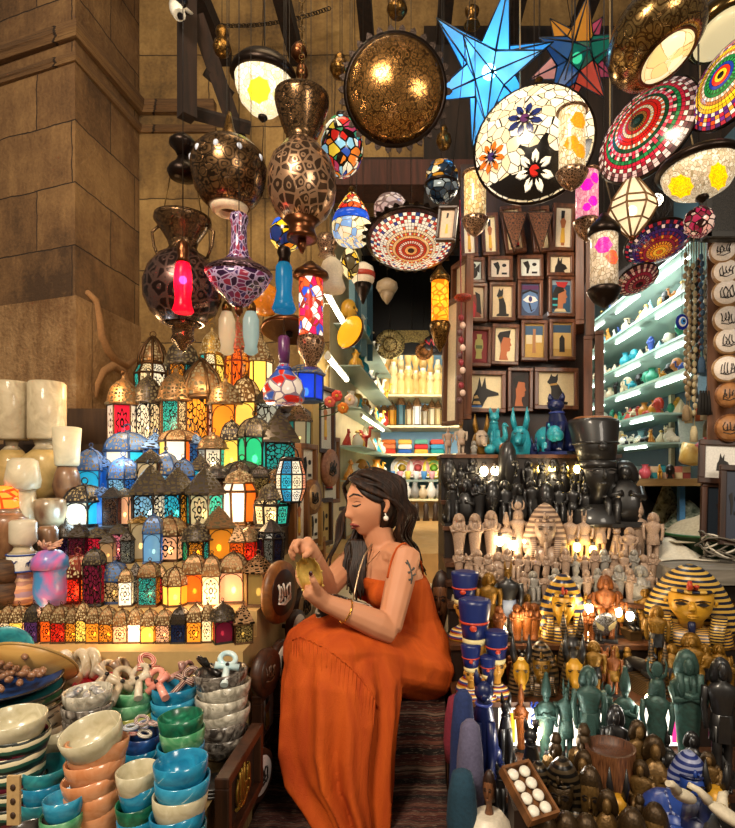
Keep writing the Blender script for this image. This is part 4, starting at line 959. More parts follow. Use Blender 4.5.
hlamp('mosaic_lamp','yellow teardrop stained glass lamp left of the doorway','hanging lamp',350,2.25,262,[('shade',[(2,246),(7,253),(10,262),(8,272),(2,279)],voro_glass(('e8b830','f0e0a8','5a4a2a','f2d878'),1,.5,'UV',.06,'2a1a0a',(6,4,1)),18)])
hlamp('bell_pendant','carved brown bell pendant below the mosaic lamp','pendant',327,2.2,244,[('bell',[(3,234),(9,236),(11,241),(9,247),(7,252),(9,256)],FIL,20)])
hlamp('glass_flower_pendant','cream glass blossom pendant by the upper tube','pendant',332,2.15,277,[('petals',[(4,258),(9,262),(12,270),(10,278),(14,288),(11,292)],plain('e0d0b4',.4),16)])
for x,y,d,k,lab in((222,40,2.3,0,'brass ball cluster pendant by the timber bracket'),(299,52,2.1,1,'copper bell pendant above the vase lamp'),(340,66,2.1,2,'golden ball pendant beside the brass dish'),(397,6,1.9,2,'dark brass ball pendant above the brass dish'),(472,17,2.0,3,'brass bell pendant above the blue star'),(444,138,2.2,2,'small brass ball pendant below the brass dish'),(539,90,2.1,2,'bronze ball pendant between the two stars'),(302,72,2.1,1,'small copper bell pendant under a larger bell')):
    R=[9,9,11,9][k]*(.75 if 'small' in lab else 1)
    pr={0:[(3,-14),(7,-11),(8,-6),(5,-2),(9,2),(11,8),(8,14),(3,17)],1:[(2,-9),(5,-8),(9,-3),(10,3),(7,6),(4,9)],2:[(3,-12),(5,-9),(4,-6),(9,-2),(10.5,4),(7,10),(2,12)],3:[(3,-9),(9,-7),(8,-3),(5,0),(8,5),(10,9)]}[k]
    hlamp('pendant',lab,'pendant',x,d,y,[('body',[(r*R/11,y+h) for r,h in pr],[BRS,COP,BRS,BRS][k],18)])
# iron chain sagging under the cornice
t=thing('chain','iron chain strung across the stone above the lamps','chain',P(195,24,2.9)); a=P(192,22,2.95)-t.location; b=P(330,8,2.95)-t.location; m=MB()
for i in range(52):
    u=(i+.5)/52; c=a.lerp(b,u)+Vector((0,0,-.05*4*u*(1-u))); m.ring(c,.011,.0028,8,4,axis='y' if i%2 else 'z')
m.build('links',plain('2a1f16',.5,.6),t)
# white security camera on the bracket
t=thing('security_camera','white security camera on the timber bracket at the top left','camera',P(178,10,2.4)); s=px(1,2.4)
m=MB(); m.tube([(-4*s,0,6*s),(0,-3*s,-2*s),(4*s,-6*s,-10*s)],[5*s,7*s,6*s],12); m.build('housing',plain('e4ded2',.4),t)
m=MB(); m.ball((6*s,-5*s,6*s),(6*s,6*s,7*s),12,8); m.build('dome',plain('16161a',.1),t); m=MB(); m.tube([(0,0,4*s),(4*s,.05,10*s),(6*s,.1,14*s)],2*s,8); m.build('arm',plain('d8d2c8',.4),t)
m=MB(); m.tube([(5*s,-7*s,-11*s),(6*s,-9*s,-14*s)],3*s,10); m.build('lens',plain('101014',.1),t)
# loose black wires looped among the lamps on the right
for i,pts in enumerate((((610,150),(606,180),(612,205),(603,235)),((612,120),(620,150),(608,170),(618,200)),((700,95),(690,130),(694,150)),((575,20),(572,50),(565,80)),((520,185),(540,195),(560,190)))):
    pp=[P(x,y,1.9) for x,y in pts]; m=MB(); 
    pp=[Vector((pp[0].x,pp[0].y,TOPZ))]+pp; m.tube([p-pp[1] for p in pp],.0028,5); o=m.build('loose_wire',plain('8a7450' if i%2==0 else '1a1410',.6)); o.location=pp[1]; tag(o,'tan loose wire hanging' if i%2==0 else 'black loose wire hanging','wire',row='among the lamps')
# ================================================================== BOWL LEDGE (front left)
LZ=.55
m=MB(); m.box((-1.1,1.13,LZ/2),(1.37,.78,LZ)); struct(m.build('trim_bowl_ledge',wood('8a7048','54401f',1,.6)))
def bowl_mesh(root,r,h,ma,mi):
    t=.035*2*r; t=.045*2*r; pr=[(0,0),(r*.55,0),(r*.68,h*.08),(r*.88,h*.36),(r*.98,h*.7),(r,h),(r-t*.5,h+t*.25),(r-t,h-t*.1),(r*.88,h*.62),(r*.74,h*.3),(r*.5,h*.16),(0,h*.12)]
    m=MB(); m.lathe(pr[:7],32,caps=(True,False)); m.build('outer_wall',ma,root)
    m=MB(); m.lathe(pr[6:],32,caps=(False,True)); m.build('inside',mi,root)
MB_={'blue':marble('146a92','2a94ba',27,.2,.2,'a8d0d8'),'sky':marble('1f7fa6','3fa0c2',27,.2,.2,'c0dcdc'),'teal':marble('1a6a78','2f9298',27,.3,.13),'dgreen':marble('0f4f38','1f7a56',27,.3,.13,'5aa88a'),'green':marble('3f8a5a','7fb88a',27,.3,.13,'d8e4c8'),
 'cream':marble('b0a684','d4ccb0',27,.25,.25),'peach':marble('c07848','dca076',27,.2,.25,'ecd4b8'),'grey':marble('3a332e','8f867c',42,.2,.12,'d0c8bc'),'gwhite':marble('8f8878','d4ccba',36,.2,.15,'5a524a'),'red':marble('b01f28','d84450',27,.3,.13),'coral':marble('c8503a','e08a70',27,.2,.2),
 'shell':marble('b89a78','dccab0',27,.3,.2,'8a6a58'),'navy':marble('0f2a5a','1f4a8a',27,.3,.13),'yellow':marble('b8a050','d8cc8a',27,.2,.2),'dark':marble('2c2622','5c5450',27,.2,.2),'mint':marble('9cc8b8','cfe4d8',27,.2,.2),'emb':stripes(('17201c','e0d4b0','7a1f3a','17201c','2a5a4a','e0d4b0'),2,1,dist=.15),'olive':marble('8a8a3a','b8b86a',27,.2,.2)}
def stack(x,y,w,cols,d,what,where,hb=.056,pitch=.03,tilt=.0):
    n=len(cols); r=px(w,d)/2; h=pitch*(n-1)+hb; cy=d
    for i,c in enumerate(cols):   # top first
        z=LZ+pitch*(n-1-i); k=rnd.uniform(-.004,.004); last=(i==0)
        t=thing('bowl','%s stone bowl, %s of %s'%(NM[c],(ordinal(i)+' from top') if n>1 and i>0 else 'topmost' if n>1 else 'single',where),'bowl',(X(x,d)+k,cy+k,z),(rnd.uniform(-.05,.05)+(tilt if last else tilt*.6),rnd.uniform(-.05,.05),rnd.uniform(0,6)),what)
        inn=MB_['cream'] if c in('peach',) and i==0 else MB_[c]
        bowl_mesh(t,r*rnd.uniform(.97,1.03),hb,MB_[c],inn)
    return Vector((X(x,d),cy,LZ+h)),r
NM={'blue':'turquoise blue','sky':'sky blue veined','teal':'dark teal','dgreen':'dark green','green':'pale green','cream':'cream','peach':'peach','grey':'dark grey marbled','gwhite':'grey and white marbled','red':'red','coral':'coral','shell':'beige shell','navy':'navy blue','yellow':'straw yellow','dark':'charcoal','mint':'mint','emb':'dark patterned','olive':'olive'}
S={}
S['A']=stack(182,770,52,['blue','sky','cream','blue','teal'],1.03,'blue bowl stack at the front','the front blue bowl stack')
S['B']=stack(140,778,39,['cream','blue','dgreen','blue'],1.06,'small mixed bowl stack','the small stack between peach and blue')
S['C']=stack(99,750,56,['cream','peach','peach','peach','peach','peach'],1.09,'peach bowl stack','the tall peach bowl stack',.06,.031,.25)
S['D']=stack(181,722,44,['dgreen','green','blue','sky','blue'],1.22,'green over blue bowl stack','the green and blue stack')
S['E']=stack(222,684,52,['grey','gwhite','gwhite','gwhite','grey','grey'],1.4,'grey marble stack at the corner','the grey stack at ledge corner',.058,.031)
S['F']=stack(176,690,44,['blue','sky','blue','sky','blue'],1.4,'blue stack holding ankhs','the rear blue stack of ankhs',.056)
S['G']=stack(133,686,46,['green','green','olive','green','green'],1.4,'green stack holding ankhs','the rear green bowl stack',.05)
S['H']=stack(143,735,34,['navy','blue','yellow'],1.26,'navy stack with beads','the bead filled navy stack')
S['I']=stack(112,730,34,['dark','grey','dark'],1.27,'charcoal pair','the low charcoal stack')
S['J']=stack(86,705,46,['gwhite','grey','grey','gwhite','grey','grey'],1.3,'grey marble stack on the left','the left grey marble stack',.05)
S['K']=stack(98,676,48,['red','red','coral','red','red'],1.44,'red bowl stack','the rear red bowl stack',.05)
S['L']=stack(44,712,52,['shell','shell','cream','shell'],1.34,'shell bowl stack','the beige shell bowl stack',.05)
S['M']=stack(60,742,30,['cream','cream','shell'],1.24,'small cream stack','the small cream bowl stack')
S['O']=stack(16,752,58,['cream','emb','emb','emb','emb','emb'],1.13,'patterned bowl stack','the patterned stack by left edge',.055,.032)
S['P']=stack(44,770,46,['teal','blue','teal'],1.13,'teal stack','the teal bowl stack')
S['Pb']=stack(61,790,38,['sky','green','yellow'],1.03,'sky blue stack','the low sky blue stack',.046)
S['Q']=stack(24,815,52,['dark','dark'],.98,'dark dish','the dark pair at bottom left',.04)
def ankh(label,p,rot,ma,s=.06,mb=None):
    t=thing('ankh_charm',label,'ankh',p,rot); m=MB(); m.ring((0,0,.32*s),.22*s,.085*s,16,6); m.tube([(0,0,.1*s),(0,0,-.6*s)],[.09*s,.11*s],8); m.tube([(-.34*s,0,.05*s),(0,0,.05*s),(.34*s,0,.05*s)],[.11*s,.08*s,.11*s],8); m.build('cross',ma,t)
    m=MB(); m.ball((0,-.09*s,.05*s),.06*s,8,6)
    m.build('centre_dot',mb or plain('17120f',.3),t)
AN=[('white and pale blue ankh in the grey corner bowl','E',(.018,-.02,.012),(-1.0,.2,.3),marble('a8d0d8','e0ece8',12,.3),.085),
('black ankh lying in the grey corner bowl','E',(-.03,-.005,.008),(-1.2,.9,1.2),plain('17120f',.3),.08),
('salmon pink ankh on the rear blue bowls','F',(-.03,-.03,.012),(-1.1,-.7,.4),marble('d07a68','e8a090',12,.4),.09),
('striped brown ankh on the rear blue bowls','F',(.025,-.01,.012),(-1.0,.3,-.3),stripes(('3a2a2a','d8c0a8','7a3040'),9,0),.075),
('dark red dotted ankh on the rear blue bowls','F',(.0,.03,.02),(-.9,1.5,.3),marble('4a1f2a','c89a8a',20,.4),.075),
('tan veined ankh in the rear green bowl','G',(-.02,-.025,.014),(-1.1,.6,.4),marble('a89478','ccbca0',16,.4),.1),
('pale stone ankh crossing the tan one','G',(.02,-.01,.018),(-1.0,-.5,.1),marble('b8a890','d8ccb4',16,.4),.09),
('pink striped ankh behind the green bowl','G',(.02,.04,.03),(-.9,.3,.8),stripes(('d0604a','e8c0b0','8a3a3a'),8,0),.085),
('grey stone ankh in the red bowl','K',(.02,-.01,.014),(-1.2,.8,.3),marble('8a7a6a','c0ac94',16,.4),.1),
('brown stone ankh in the red bowl','K',(.05,.01,.02),(-1.2,1.0,.5),marble('6a5444','a08468',16,.4),.09)]
for lab,k,o,r,ma,s in AN: ankh(lab,S[k][0]+Vector(o),r,ma,s)
def pebble(label,p,r,ma,rot=(0,0,0),cat='stone egg'):
    m=MB(); m.ball((0,0,0),r,16,10); o=m.build('stone_egg',ma,loc=p,rot=rot); tag(o,label,cat)
pebble('pale beige polished stone in the shell bowl',S['L'][0]+Vector((.01,-.02,.006)),(.042,.026,.022),marble('c8ac8c','e0d0b8',14,.3),(.1,.4,.5))
pebble('pinkish polished stone behind the beige one',S['L'][0]+Vector((-.035,.0,.004)),(.03,.024,.02),marble('b08a80','d8c0b4',14,.3),(0,.3,1))
pebble('bluish polished stone in the shell bowl front',S['L'][0]+Vector((-.02,-.045,-.004)),(.026,.018,.016),marble('7a90b0','c8c4c0',14,.3))
pebble('small brown stone at the back of the shell bowl',S['L'][0]+Vector((.03,.03,.008)),(.026,.02,.018),marble('7a5038','b88a68',14,.3))
for i,(x,y,c) in enumerate(((-.02,.0,'c02030'),(.012,-.012,'e8e0d0'),(-.004,.018,'2a50b0'),(.02,.012,'d8a0a0'),(-.015,-.02,'a0b8d8'),(.0,.0,'801828'))):
    m=MB(); m.ring((0,0,0),.013,.004,14,6,axis='z'); o=m.build('bead_bracelet',stripes((c,'efe6d8','17202a'),8,0),loc=S['H'][0]+Vector((x,y-.005,.004+.006*i)),rot=(.3*(i%3-1),.35*(i%2),0)); tag(o,'red white and blue bead bracelet heaped in the navy bowl','bracelet','bead bracelets in the navy bowl')
for i in range(6):
    a=i*1.3; m=MB(); m.ball((0,0,0),(.017,.009,.008),10,7); o=m.build('carved_stone',marble('6a6a72','c8c4bc',30,.3),loc=S['J'][0]+Vector((.03*math.cos(a),.025*math.sin(a),-.004)),rot=(0,.3,a)); tag(o,'small grey carved stone in the left grey marble bowl','stone','carved stones in the left grey bowl')
# marble bangles and eggs along the foot of the stand
for i,(x,y,lab) in enumerate(((82,664,'cream veined stone bangle leaning left of its twin'),(92,663,'tan veined stone bangle leaning behind the red bowls'))):
    m=MB(); m.ring((0,0,0),.03,.013,18,8,axis='x'); o=m.build('stone_bangle',marble('a8906a','e4dac4',20,.3,.2),loc=P(x,y,1.49),rot=(.2,0,.9)); tag(o,lab,'bangle')
pebble('cream veined stone egg against the stand',P(64,662,1.47),(.022,.02,.036),marble('b0a088','e8e0d0',14,.3),(.2,.3,0))
pebble('grey white stone egg behind the date platter',P(46,662,1.47),(.036,.024,.024),marble('8a8480','d0c8c0',14,.3),(0,.3,.3))
pebble('small tan stone below the bangles',P(74,678,1.45),(.022,.018,.02),marble('a87a54','d0a880',14,.3))
# big plates on the left edge with a bunch of dates
px0=Vector((X(2,1.3),1.3,LZ))
PC=['navy','teal','green','cream','olive','cream','dark','coral','dark','navy']
for i,c in enumerate(PC):
    z=LZ+.022*(len(PC)-1-i); t=thing('plate','%s glazed plate, %s of the big plates at the left edge'%(NM[c],'topmost' if i==0 else ordinal(i)+' from top'),'plate',(px0.x,px0.y,z),(.04,.02,i),'big plate stack')
    r=.125*rnd.uniform(.95,1.0); m=MB(); m.lathe([(0,0),(r*.5,0),(r*.6,.006),(r,.024),(r*.99,.028),(r*.95,.026),(r*.6,.011),(0,.008)],40); m.build('dish',MB_[c],t); m=MB(); m.ring((0,0,.026),r*.985,.003,40,5,axis='z'); m.build('rim',plain('2a2018',.4),t)
t=thing('wooden_platter','large pale wooden platter leaning behind the dates','platter',P(26,676,1.36),(-.75,.1,.1)); m=MB(); r=.105; m.lathe([(0,0),(r*.6,0),(r,.03),(r*.97,.035),(r*.55,.012),(0,.01)],40); m.build('dish',wood('cfa55e','a8783a',1,.35,(6,30,6)),t)
m=MB(); m.ring((0,0,.033),r*.985,.004,40,5,axis='z'); m.build('rim',plain('a9854a',.4),t)
dm=plain('8a6248',.3,0,.4,40); zz=LZ+.022*9+.034
t=thing('date_bunch','bunch of tan brown dates lying on the top plate','date bunch',(px0.x+.03,1.27,zz))
m=MB(); m.tube([(-.1,.03,.01),(-.03,.0,.025),(.06,-.02,.02)],.004,6); m.build('stem',plain('5a3a24',.7),t)
r2=random.Random(3)
for i in range(46):
    u=r2.random(); m=MB(); R=Euler((r2.uniform(-.6,.6),r2.uniform(-.6,.6),r2.uniform(0,6))).to_matrix(); m.ball((-.1+.2*u,.03-.05*u+r2.gauss(0,.02),.012+abs(r2.gauss(0,.013))),(.0125,.0075,.0075),8,6,R=R); m.build('date',dm,t)
t=thing('plate','teal blue plate standing upright against the stand at left','plate',P(8,652,1.49),(PI/2-.15,0,.3)); m=MB(); r=px(26,1.49); m.lathe([(0,0),(r*.6,0),(r,.02),(r*.97,.025),(r*.55,.008),(0,.006)],36); m.build('dish',MB_['teal'],t)
for i,z in enumerate((0,.008,.016)):
    m=MB(); m.lathe([(0,0),(.035,0),(.038,.003),(.035,.007),(0,.005)],24); o=m.build('black_coaster',plain('1c1815',.4),loc=(X(214,1.24),1.24,LZ+z)); tag(o,'flat black stone coaster stacked at the ledge corner','coaster','black coasters at the ledge corner')
t=thing('wooden_comb','pierced pale wooden slat standing in the dark bowl','slat',P(14,800,.97)); m=MB(); m.box((0,0,0),(.022,.005,.085)); m.build('slat',plain('b89868',.5),t)
for k in range(3): q=MB(); q.ball((0,-.003,-.025+.024*k),(.005,.002,.006),8,5); q.build('hole',plain('3a2414',.6),t)
# ================================================================== STONE VASES at the left end of the stand
AL=marble('a08e70','c8b896',14,.6,.2); ALY=marble('a08448','c4a468',14,.6,.2); BRO=marble('5a3a28','9a7450',8,.4,.2,'c0a080')
def vase(label,x,base,d,parts,cat='stone vase'):
    s=px(1,d); t=thing('stone_vase',label,cat,P(x,base,d))
    for pn,pr,ma in parts:
        m=MB(); m.lathe([(r*s,(base-y)*s) for r,y in pr][::-1] if pr[0][1]<pr[-1][1] else [(r*s,(base-y)*s) for r,y in pr],24); m.build(pn,ma,t)
    return t
vase('tall pale alabaster cylinder lamp cut by the left edge',12,500,2.14,[('shade',[(15,382),(16,384),(15,438),(14,440)],AL),('neck',[(6,440),(5,446),(9,450)],AL),('body',[(9,450),(16,460),(17,475),(12,490),(8,500)],ALY)])
vase('tall cream alabaster cylinder lamp on yellow stone vase',47,500,2.14,[('shade',[(15,382),(17,384),(17,438),(16,440)],AL),('neck',[(12,440),(10,446),(13,450)],AL),('body',[(13,450),(22,458),(19,480),(12,492),(9,500)],ALY)])
vase('white block topped brown stone vase',67,500,2.02,[('shade',[(10,427),(13,428),(11,464),(10,466)],marble('c8bc9c','dccfae',10,.6)),('body',[(8,466),(11,474),(13,486),(10,496),(8,502)],BRO)])
vase('mushroom shaped white alabaster lamp',23,528,1.9,[('cap',[(9,458),(13,461),(16,480),(15,488),(11,490)],marble('b8aa8c','d4c6a6',10,.6)),('stem',[(11,490),(12,515),(13,528)],AL)])
vase('blue banded vase with white block lid and camel frieze',23,604,1.72,[('lid',[(10,520),(12,522),(12,542),(8,546)],marble('c0b49c','d8ccb4',10,.6)),('neck',[(7,545),(9,550),(13,553)],AL),('frieze',[(13,553),(14,555),(14,569),(13,571)],plain('e6e2d4',.4)),('body',[(13,571),(9,575),(10,582),(15,590),(13,600),(9,604)],stripes(('c88a68','e0a878','b07a68','e4bc94','a8889a'),2,1,dist=.2))])
s=px(1,1.72)
cam_=[(-5,-3),(-4.6,-3),(-4.2,0),(-3,.6),(-2.4,-3),(-2,-3),(-1.8,.4),(0,.4),(.4,-3),(.9,-3),(1,.8),(2,1),(2.6,2.4),(4.4,3),(4.4,3.8),(2.4,3.8),(1.4,2),(.6,2),(-.6,4.2),(-2,2),(-3.6,1.8),(-4.6,.6)]
tv=[o for o in bpy.data.objects if o.get('label','').startswith('blue banded')][0]
for a in(-1.05,0,1.05):
    m=MB(); M=Matrix.Rotation(a,4,'Z')@Matrix.Translation((0,-14.1*s,(604-562.5)*s)); m.prism([(x*s*.95,y*s*.9) for x,y in cam_],.0012,0,M); m.build('painted_camel',plain('1f2f6a',.4),tv)
for y in(554,570): m=MB(); m.ring((0,0,(604-y)*s),14.1*s,.9*s,28,5,axis='z'); m.build('blue_band',plain('1f3f8a',.4),tv)
vase('low brown and green onyx jar behind the camel vase',50,528,1.94,[('body',[(9,498),(14,500),(15,508),(13,520),(10,528)],marble('6a4a34','b0a080',9,.3,.2,'d8d0b8'))])
vase('small brown onyx cup beside the blue jar',48,563,1.82,[('body',[(7,526),(9,530),(9,545),(7,563)],BRO)])
t=vase('blue and pink painted lidded jar',50,604,1.66,[('lid',[(2,549),(10,551),(16,558),(17,568)],marble('2f7ac0','e05aa0',10,.5,.15)),('body',[(16,568),(14,572),(15,590),(14,604)],marble('3a8ac8','d85a9a',7,.5,.1))],cat='jar')
m=MB(); r3=random.Random(2); s=px(1,1.66)
for i in range(14): a=i*2.4; m.tube([(0,0,52*s),(6*s*math.cos(a),6*s*math.sin(a),(56+r3.random()*5)*s),(12*s*math.cos(a+.4),8*s*math.sin(a+.4),(57+r3.random()*8)*s)],[.003,.006,.002],5)
m.build('ribbon_bow',plain('c09078',.6),t)
vase('orange glowing salt candle bowl at the left edge',7,520,1.86,[('glow_glass',[(8,486),(11,490),(12,508)],pane('f2802a',1.4,'bold','b03a10')),('foot',[(12,508),(14,512),(12,520)],BRO)],cat='candle bowl')
vase('brown round onyx bowl at the left edge',8,563,1.76,[('body',[(12,514),(17,520),(16,532),(11,540),(12,563)],marble('7a5238','a87a54',9,.4))])
for i,(y,lab) in enumerate(((604,'lowest woven brown basket pot at the left edge'),(582,'upper woven brown basket pot at the left edge'))):
    vase(lab,3,y,1.68,[('body',[(9,y-22),(12,y-18),(13,y-8),(10,y)],wood('6a4a2c','2a1a0e',1,.7,(20,20,160)))],cat='basket pot')
vase('blue and white painted dish pot at the left edge',3,604,1.78,[('body',[(12,528),(13,540),(9,556),(9,604)],stripes(('2f7ab0','e4e0d0','1f4a7a'),3,1,dist=.1))],cat='pot')
# ================================================================== PLAQUES AND FRAMES on the stall side (facing the passage)
DKW=wood('4a2a18','1f0f08'); MDW=wood('8a5628','5a3414'); 
def calli(root,r,seed,ma,n=5,th=.0028,face=.0):
    """a few looping strokes of script raised on a disc (disc plane = local xz, front = -y)"""
    q=random.Random(seed); m=MB()
    for k in range(n):
        x=-r*.5+r*1.0*k/(n-1); m.tube([(x,face,r*q.uniform(-.45,-.1)),(x+r*q.uniform(-.1,.1),face,r*q.uniform(0,.2)),(x+r*q.uniform(-.15,.15),face,r*q.uniform(.3,.55))],th,5)
    for k in range(n-1):
        x=-r*.5+r*k/(n-1); z=r*q.uniform(-.4,.1); m.tube([(x,face,z),(x+r*.12,face,z-r*.14),(x+r*.3,face,z+r*.02),(x+r*.22,face,z+r*.16)],th,5)
    m.tube([(-r*.55,face,-r*.4),(0,face,-r*.55),(r*.55,face,-r*.35),(r*.5,face,-r*.1)],th,5); m.build('script',ma,root)
def plaque(label,p,r,rot,rim,face,ink,seed,inner=.68):
    t=thing('round_plaque',label,'plaque',p,rot)
    def dsk(nm,r,y0,y1,ma,rd=.25):
        m=MB(); m.lathe([(.0,y0),(r*.97,y0),(r,y0+(y1-y0)*.4),(r*.95,y1),(0,y1)],40); o=m.build(nm,ma,t); o.rotation_euler=(PI/2,0,0); return o
    dsk('board',r,-.012,.012,rim); dsk('face',r*inner,.008,.015,face); calli(t,r*inner*.95,seed,ink,face=-.0165,th=r*.035)
    m=MB(); m.tube([(0,.01,0),(0,.075,0)],.008,6); m.build('peg',rim,t); return t
RZ_=PI/2-.28   # front turned towards +x
def onside(x,y,X0=-.388): d=-X0*560/(405-x); return Vector((X0,d,Z(y,d)))
WH=plain('d8c8b8',.5); BK=plain('1a120e',.5)
plaque('large round wooden plaque with white script beside the brass lantern',onside(280,592),.098,(0,0,RZ_),MDW,plain('2a130e',.4),plain('e8ddd0',.4),1,.74)
plaque('dark carved round wooden plaque below the bottom lantern row',onside(266,672),.066,(0,0,RZ_),DKW,wood('3a2416','180c06'),wood('5a3a24','2a160c'),2,.7)
plaque('white faced round plaque with black script beside the dark carved one',onside(281,660),.064,(0,0,RZ_),DKW,WH,BK,3,.78)
plaque('round plaque with white face near the woman knee',onside(296,627),.062,(0,0,RZ_),DKW,WH,BK,4,.75)
plaque('small round plaque with oval ring above the knee plaque',onside(303,606),.075,(0,0,RZ_),DKW,wood('c8a878','9a7a4a'),BK,5,.8)
plaque('low round plaque with white face beside the rug',onside(257,775),.068,(0,0,RZ_),DKW,plain('cfc4c0',.5),BK,6,.74)
plaque('upper round carved plaque among the side frames',onside(312,497),.075,(0,0,RZ_),MDW,wood('c8a06a','8a6034'),BK,7,.72)
plaque('tan round plaque deeper in the passage',onside(330,468),.1,(0,0,RZ_),wood('9a6444','6a3a24'),wood('a87454','7a4a30'),BK,8,.8)
def frame(root,w,h,fw=.016,dp=.02,ma=None,card=None,th=.004):
    ma=ma or DKW
    for nm,c,d in(('rail',(0,0,h/2-fw/2),(w,dp,fw)),('rail',(0,0,-h/2+fw/2),(w,dp,fw)),('stile',(-w/2+fw/2,0,0),(fw,dp,h-2*fw)),('stile',(w/2-fw/2,0,0),(fw,dp,h-2*fw))):
        m=MB(); m.box(c,d); o=m.build(nm,ma,root); bv=o.modifiers.new('b','BEVEL'); bv.width=.0025; bv.segments=2
    m=MB(); m.box((0,dp*.15,0),(w-fw*1.6,th,h-fw*1.6)); m.build('picture',card,root)
    return -(-dp*.15+th/2)
def side_frame(label,x,y,w,h,motif=None,card='e6d8c0',wd=None,tw=0.0,X0=-.42):
    t=thing('picture_frame',label,'picture frame',onside(x,y,X0)+Vector((.012,0,0)),(0,0,RZ_+tw)); frame(t,w,h,.022,.03,wd or DKW,plain(card,.6)); 
    if motif: MOT[motif](t,w*.6,h*.6,.0)
    return t
# ------------------------------------------------------------------ flat motifs painted on the pictures (unit outlines, front = -y)
INK='17110e'
def mot(polys):
    def f(root,w,h,y=0.0):
        for i,(nm,c,pts) in enumerate(polys):
            m=MB(); m.prism([(px_*w,pz*h) for px_,pz in pts],.0012,0,Matrix.Translation((0,y-.0005-.0004*i,0))); m.build(nm,plain(c,.6,0,.12,60),root)
    return f
def ell(cx,cy,rx,ry,n=14): return [(cx+rx*math.cos(2*PI*i/n),cy+ry*math.sin(2*PI*i/n)) for i in range(n)]
CAT=[(-.3,-.5),(.38,-.5),(.4,-.42),(.25,-.4),(.22,-.1),(.1,.12),(.02,.2),(.06,.3),(.06,.5),(-.03,.4),(-.12,.42),(-.16,.5),(-.22,.34),(-.3,.22),(-.2,.14),(-.16,.0),(-.16,-.4),(-.3,-.44)]
JAK=[(-.5,-.5),(-.1,-.5),(0,-.3),(.1,-.16),(.5,-.1),(.48,-.02),(.2,.06),(.05,.12),(.0,.5),(-.12,.16),(-.2,.5),(-.28,.1),(-.4,-.1)]
PRO=[(-.3,-.5),(.2,-.5),(.1,-.34),(.12,-.22),(.26,-.2),(.3,-.1),(.26,-.06),(.36,.0),(.28,.1),(.3,.2),(.2,.28),(-.1,.3),(-.26,.1),(-.22,-.2)]
CRN=[(.22,.24),(.3,.5),(-.3,.42),(-.42,.3),(-.22,.02),(-.1,.26)]
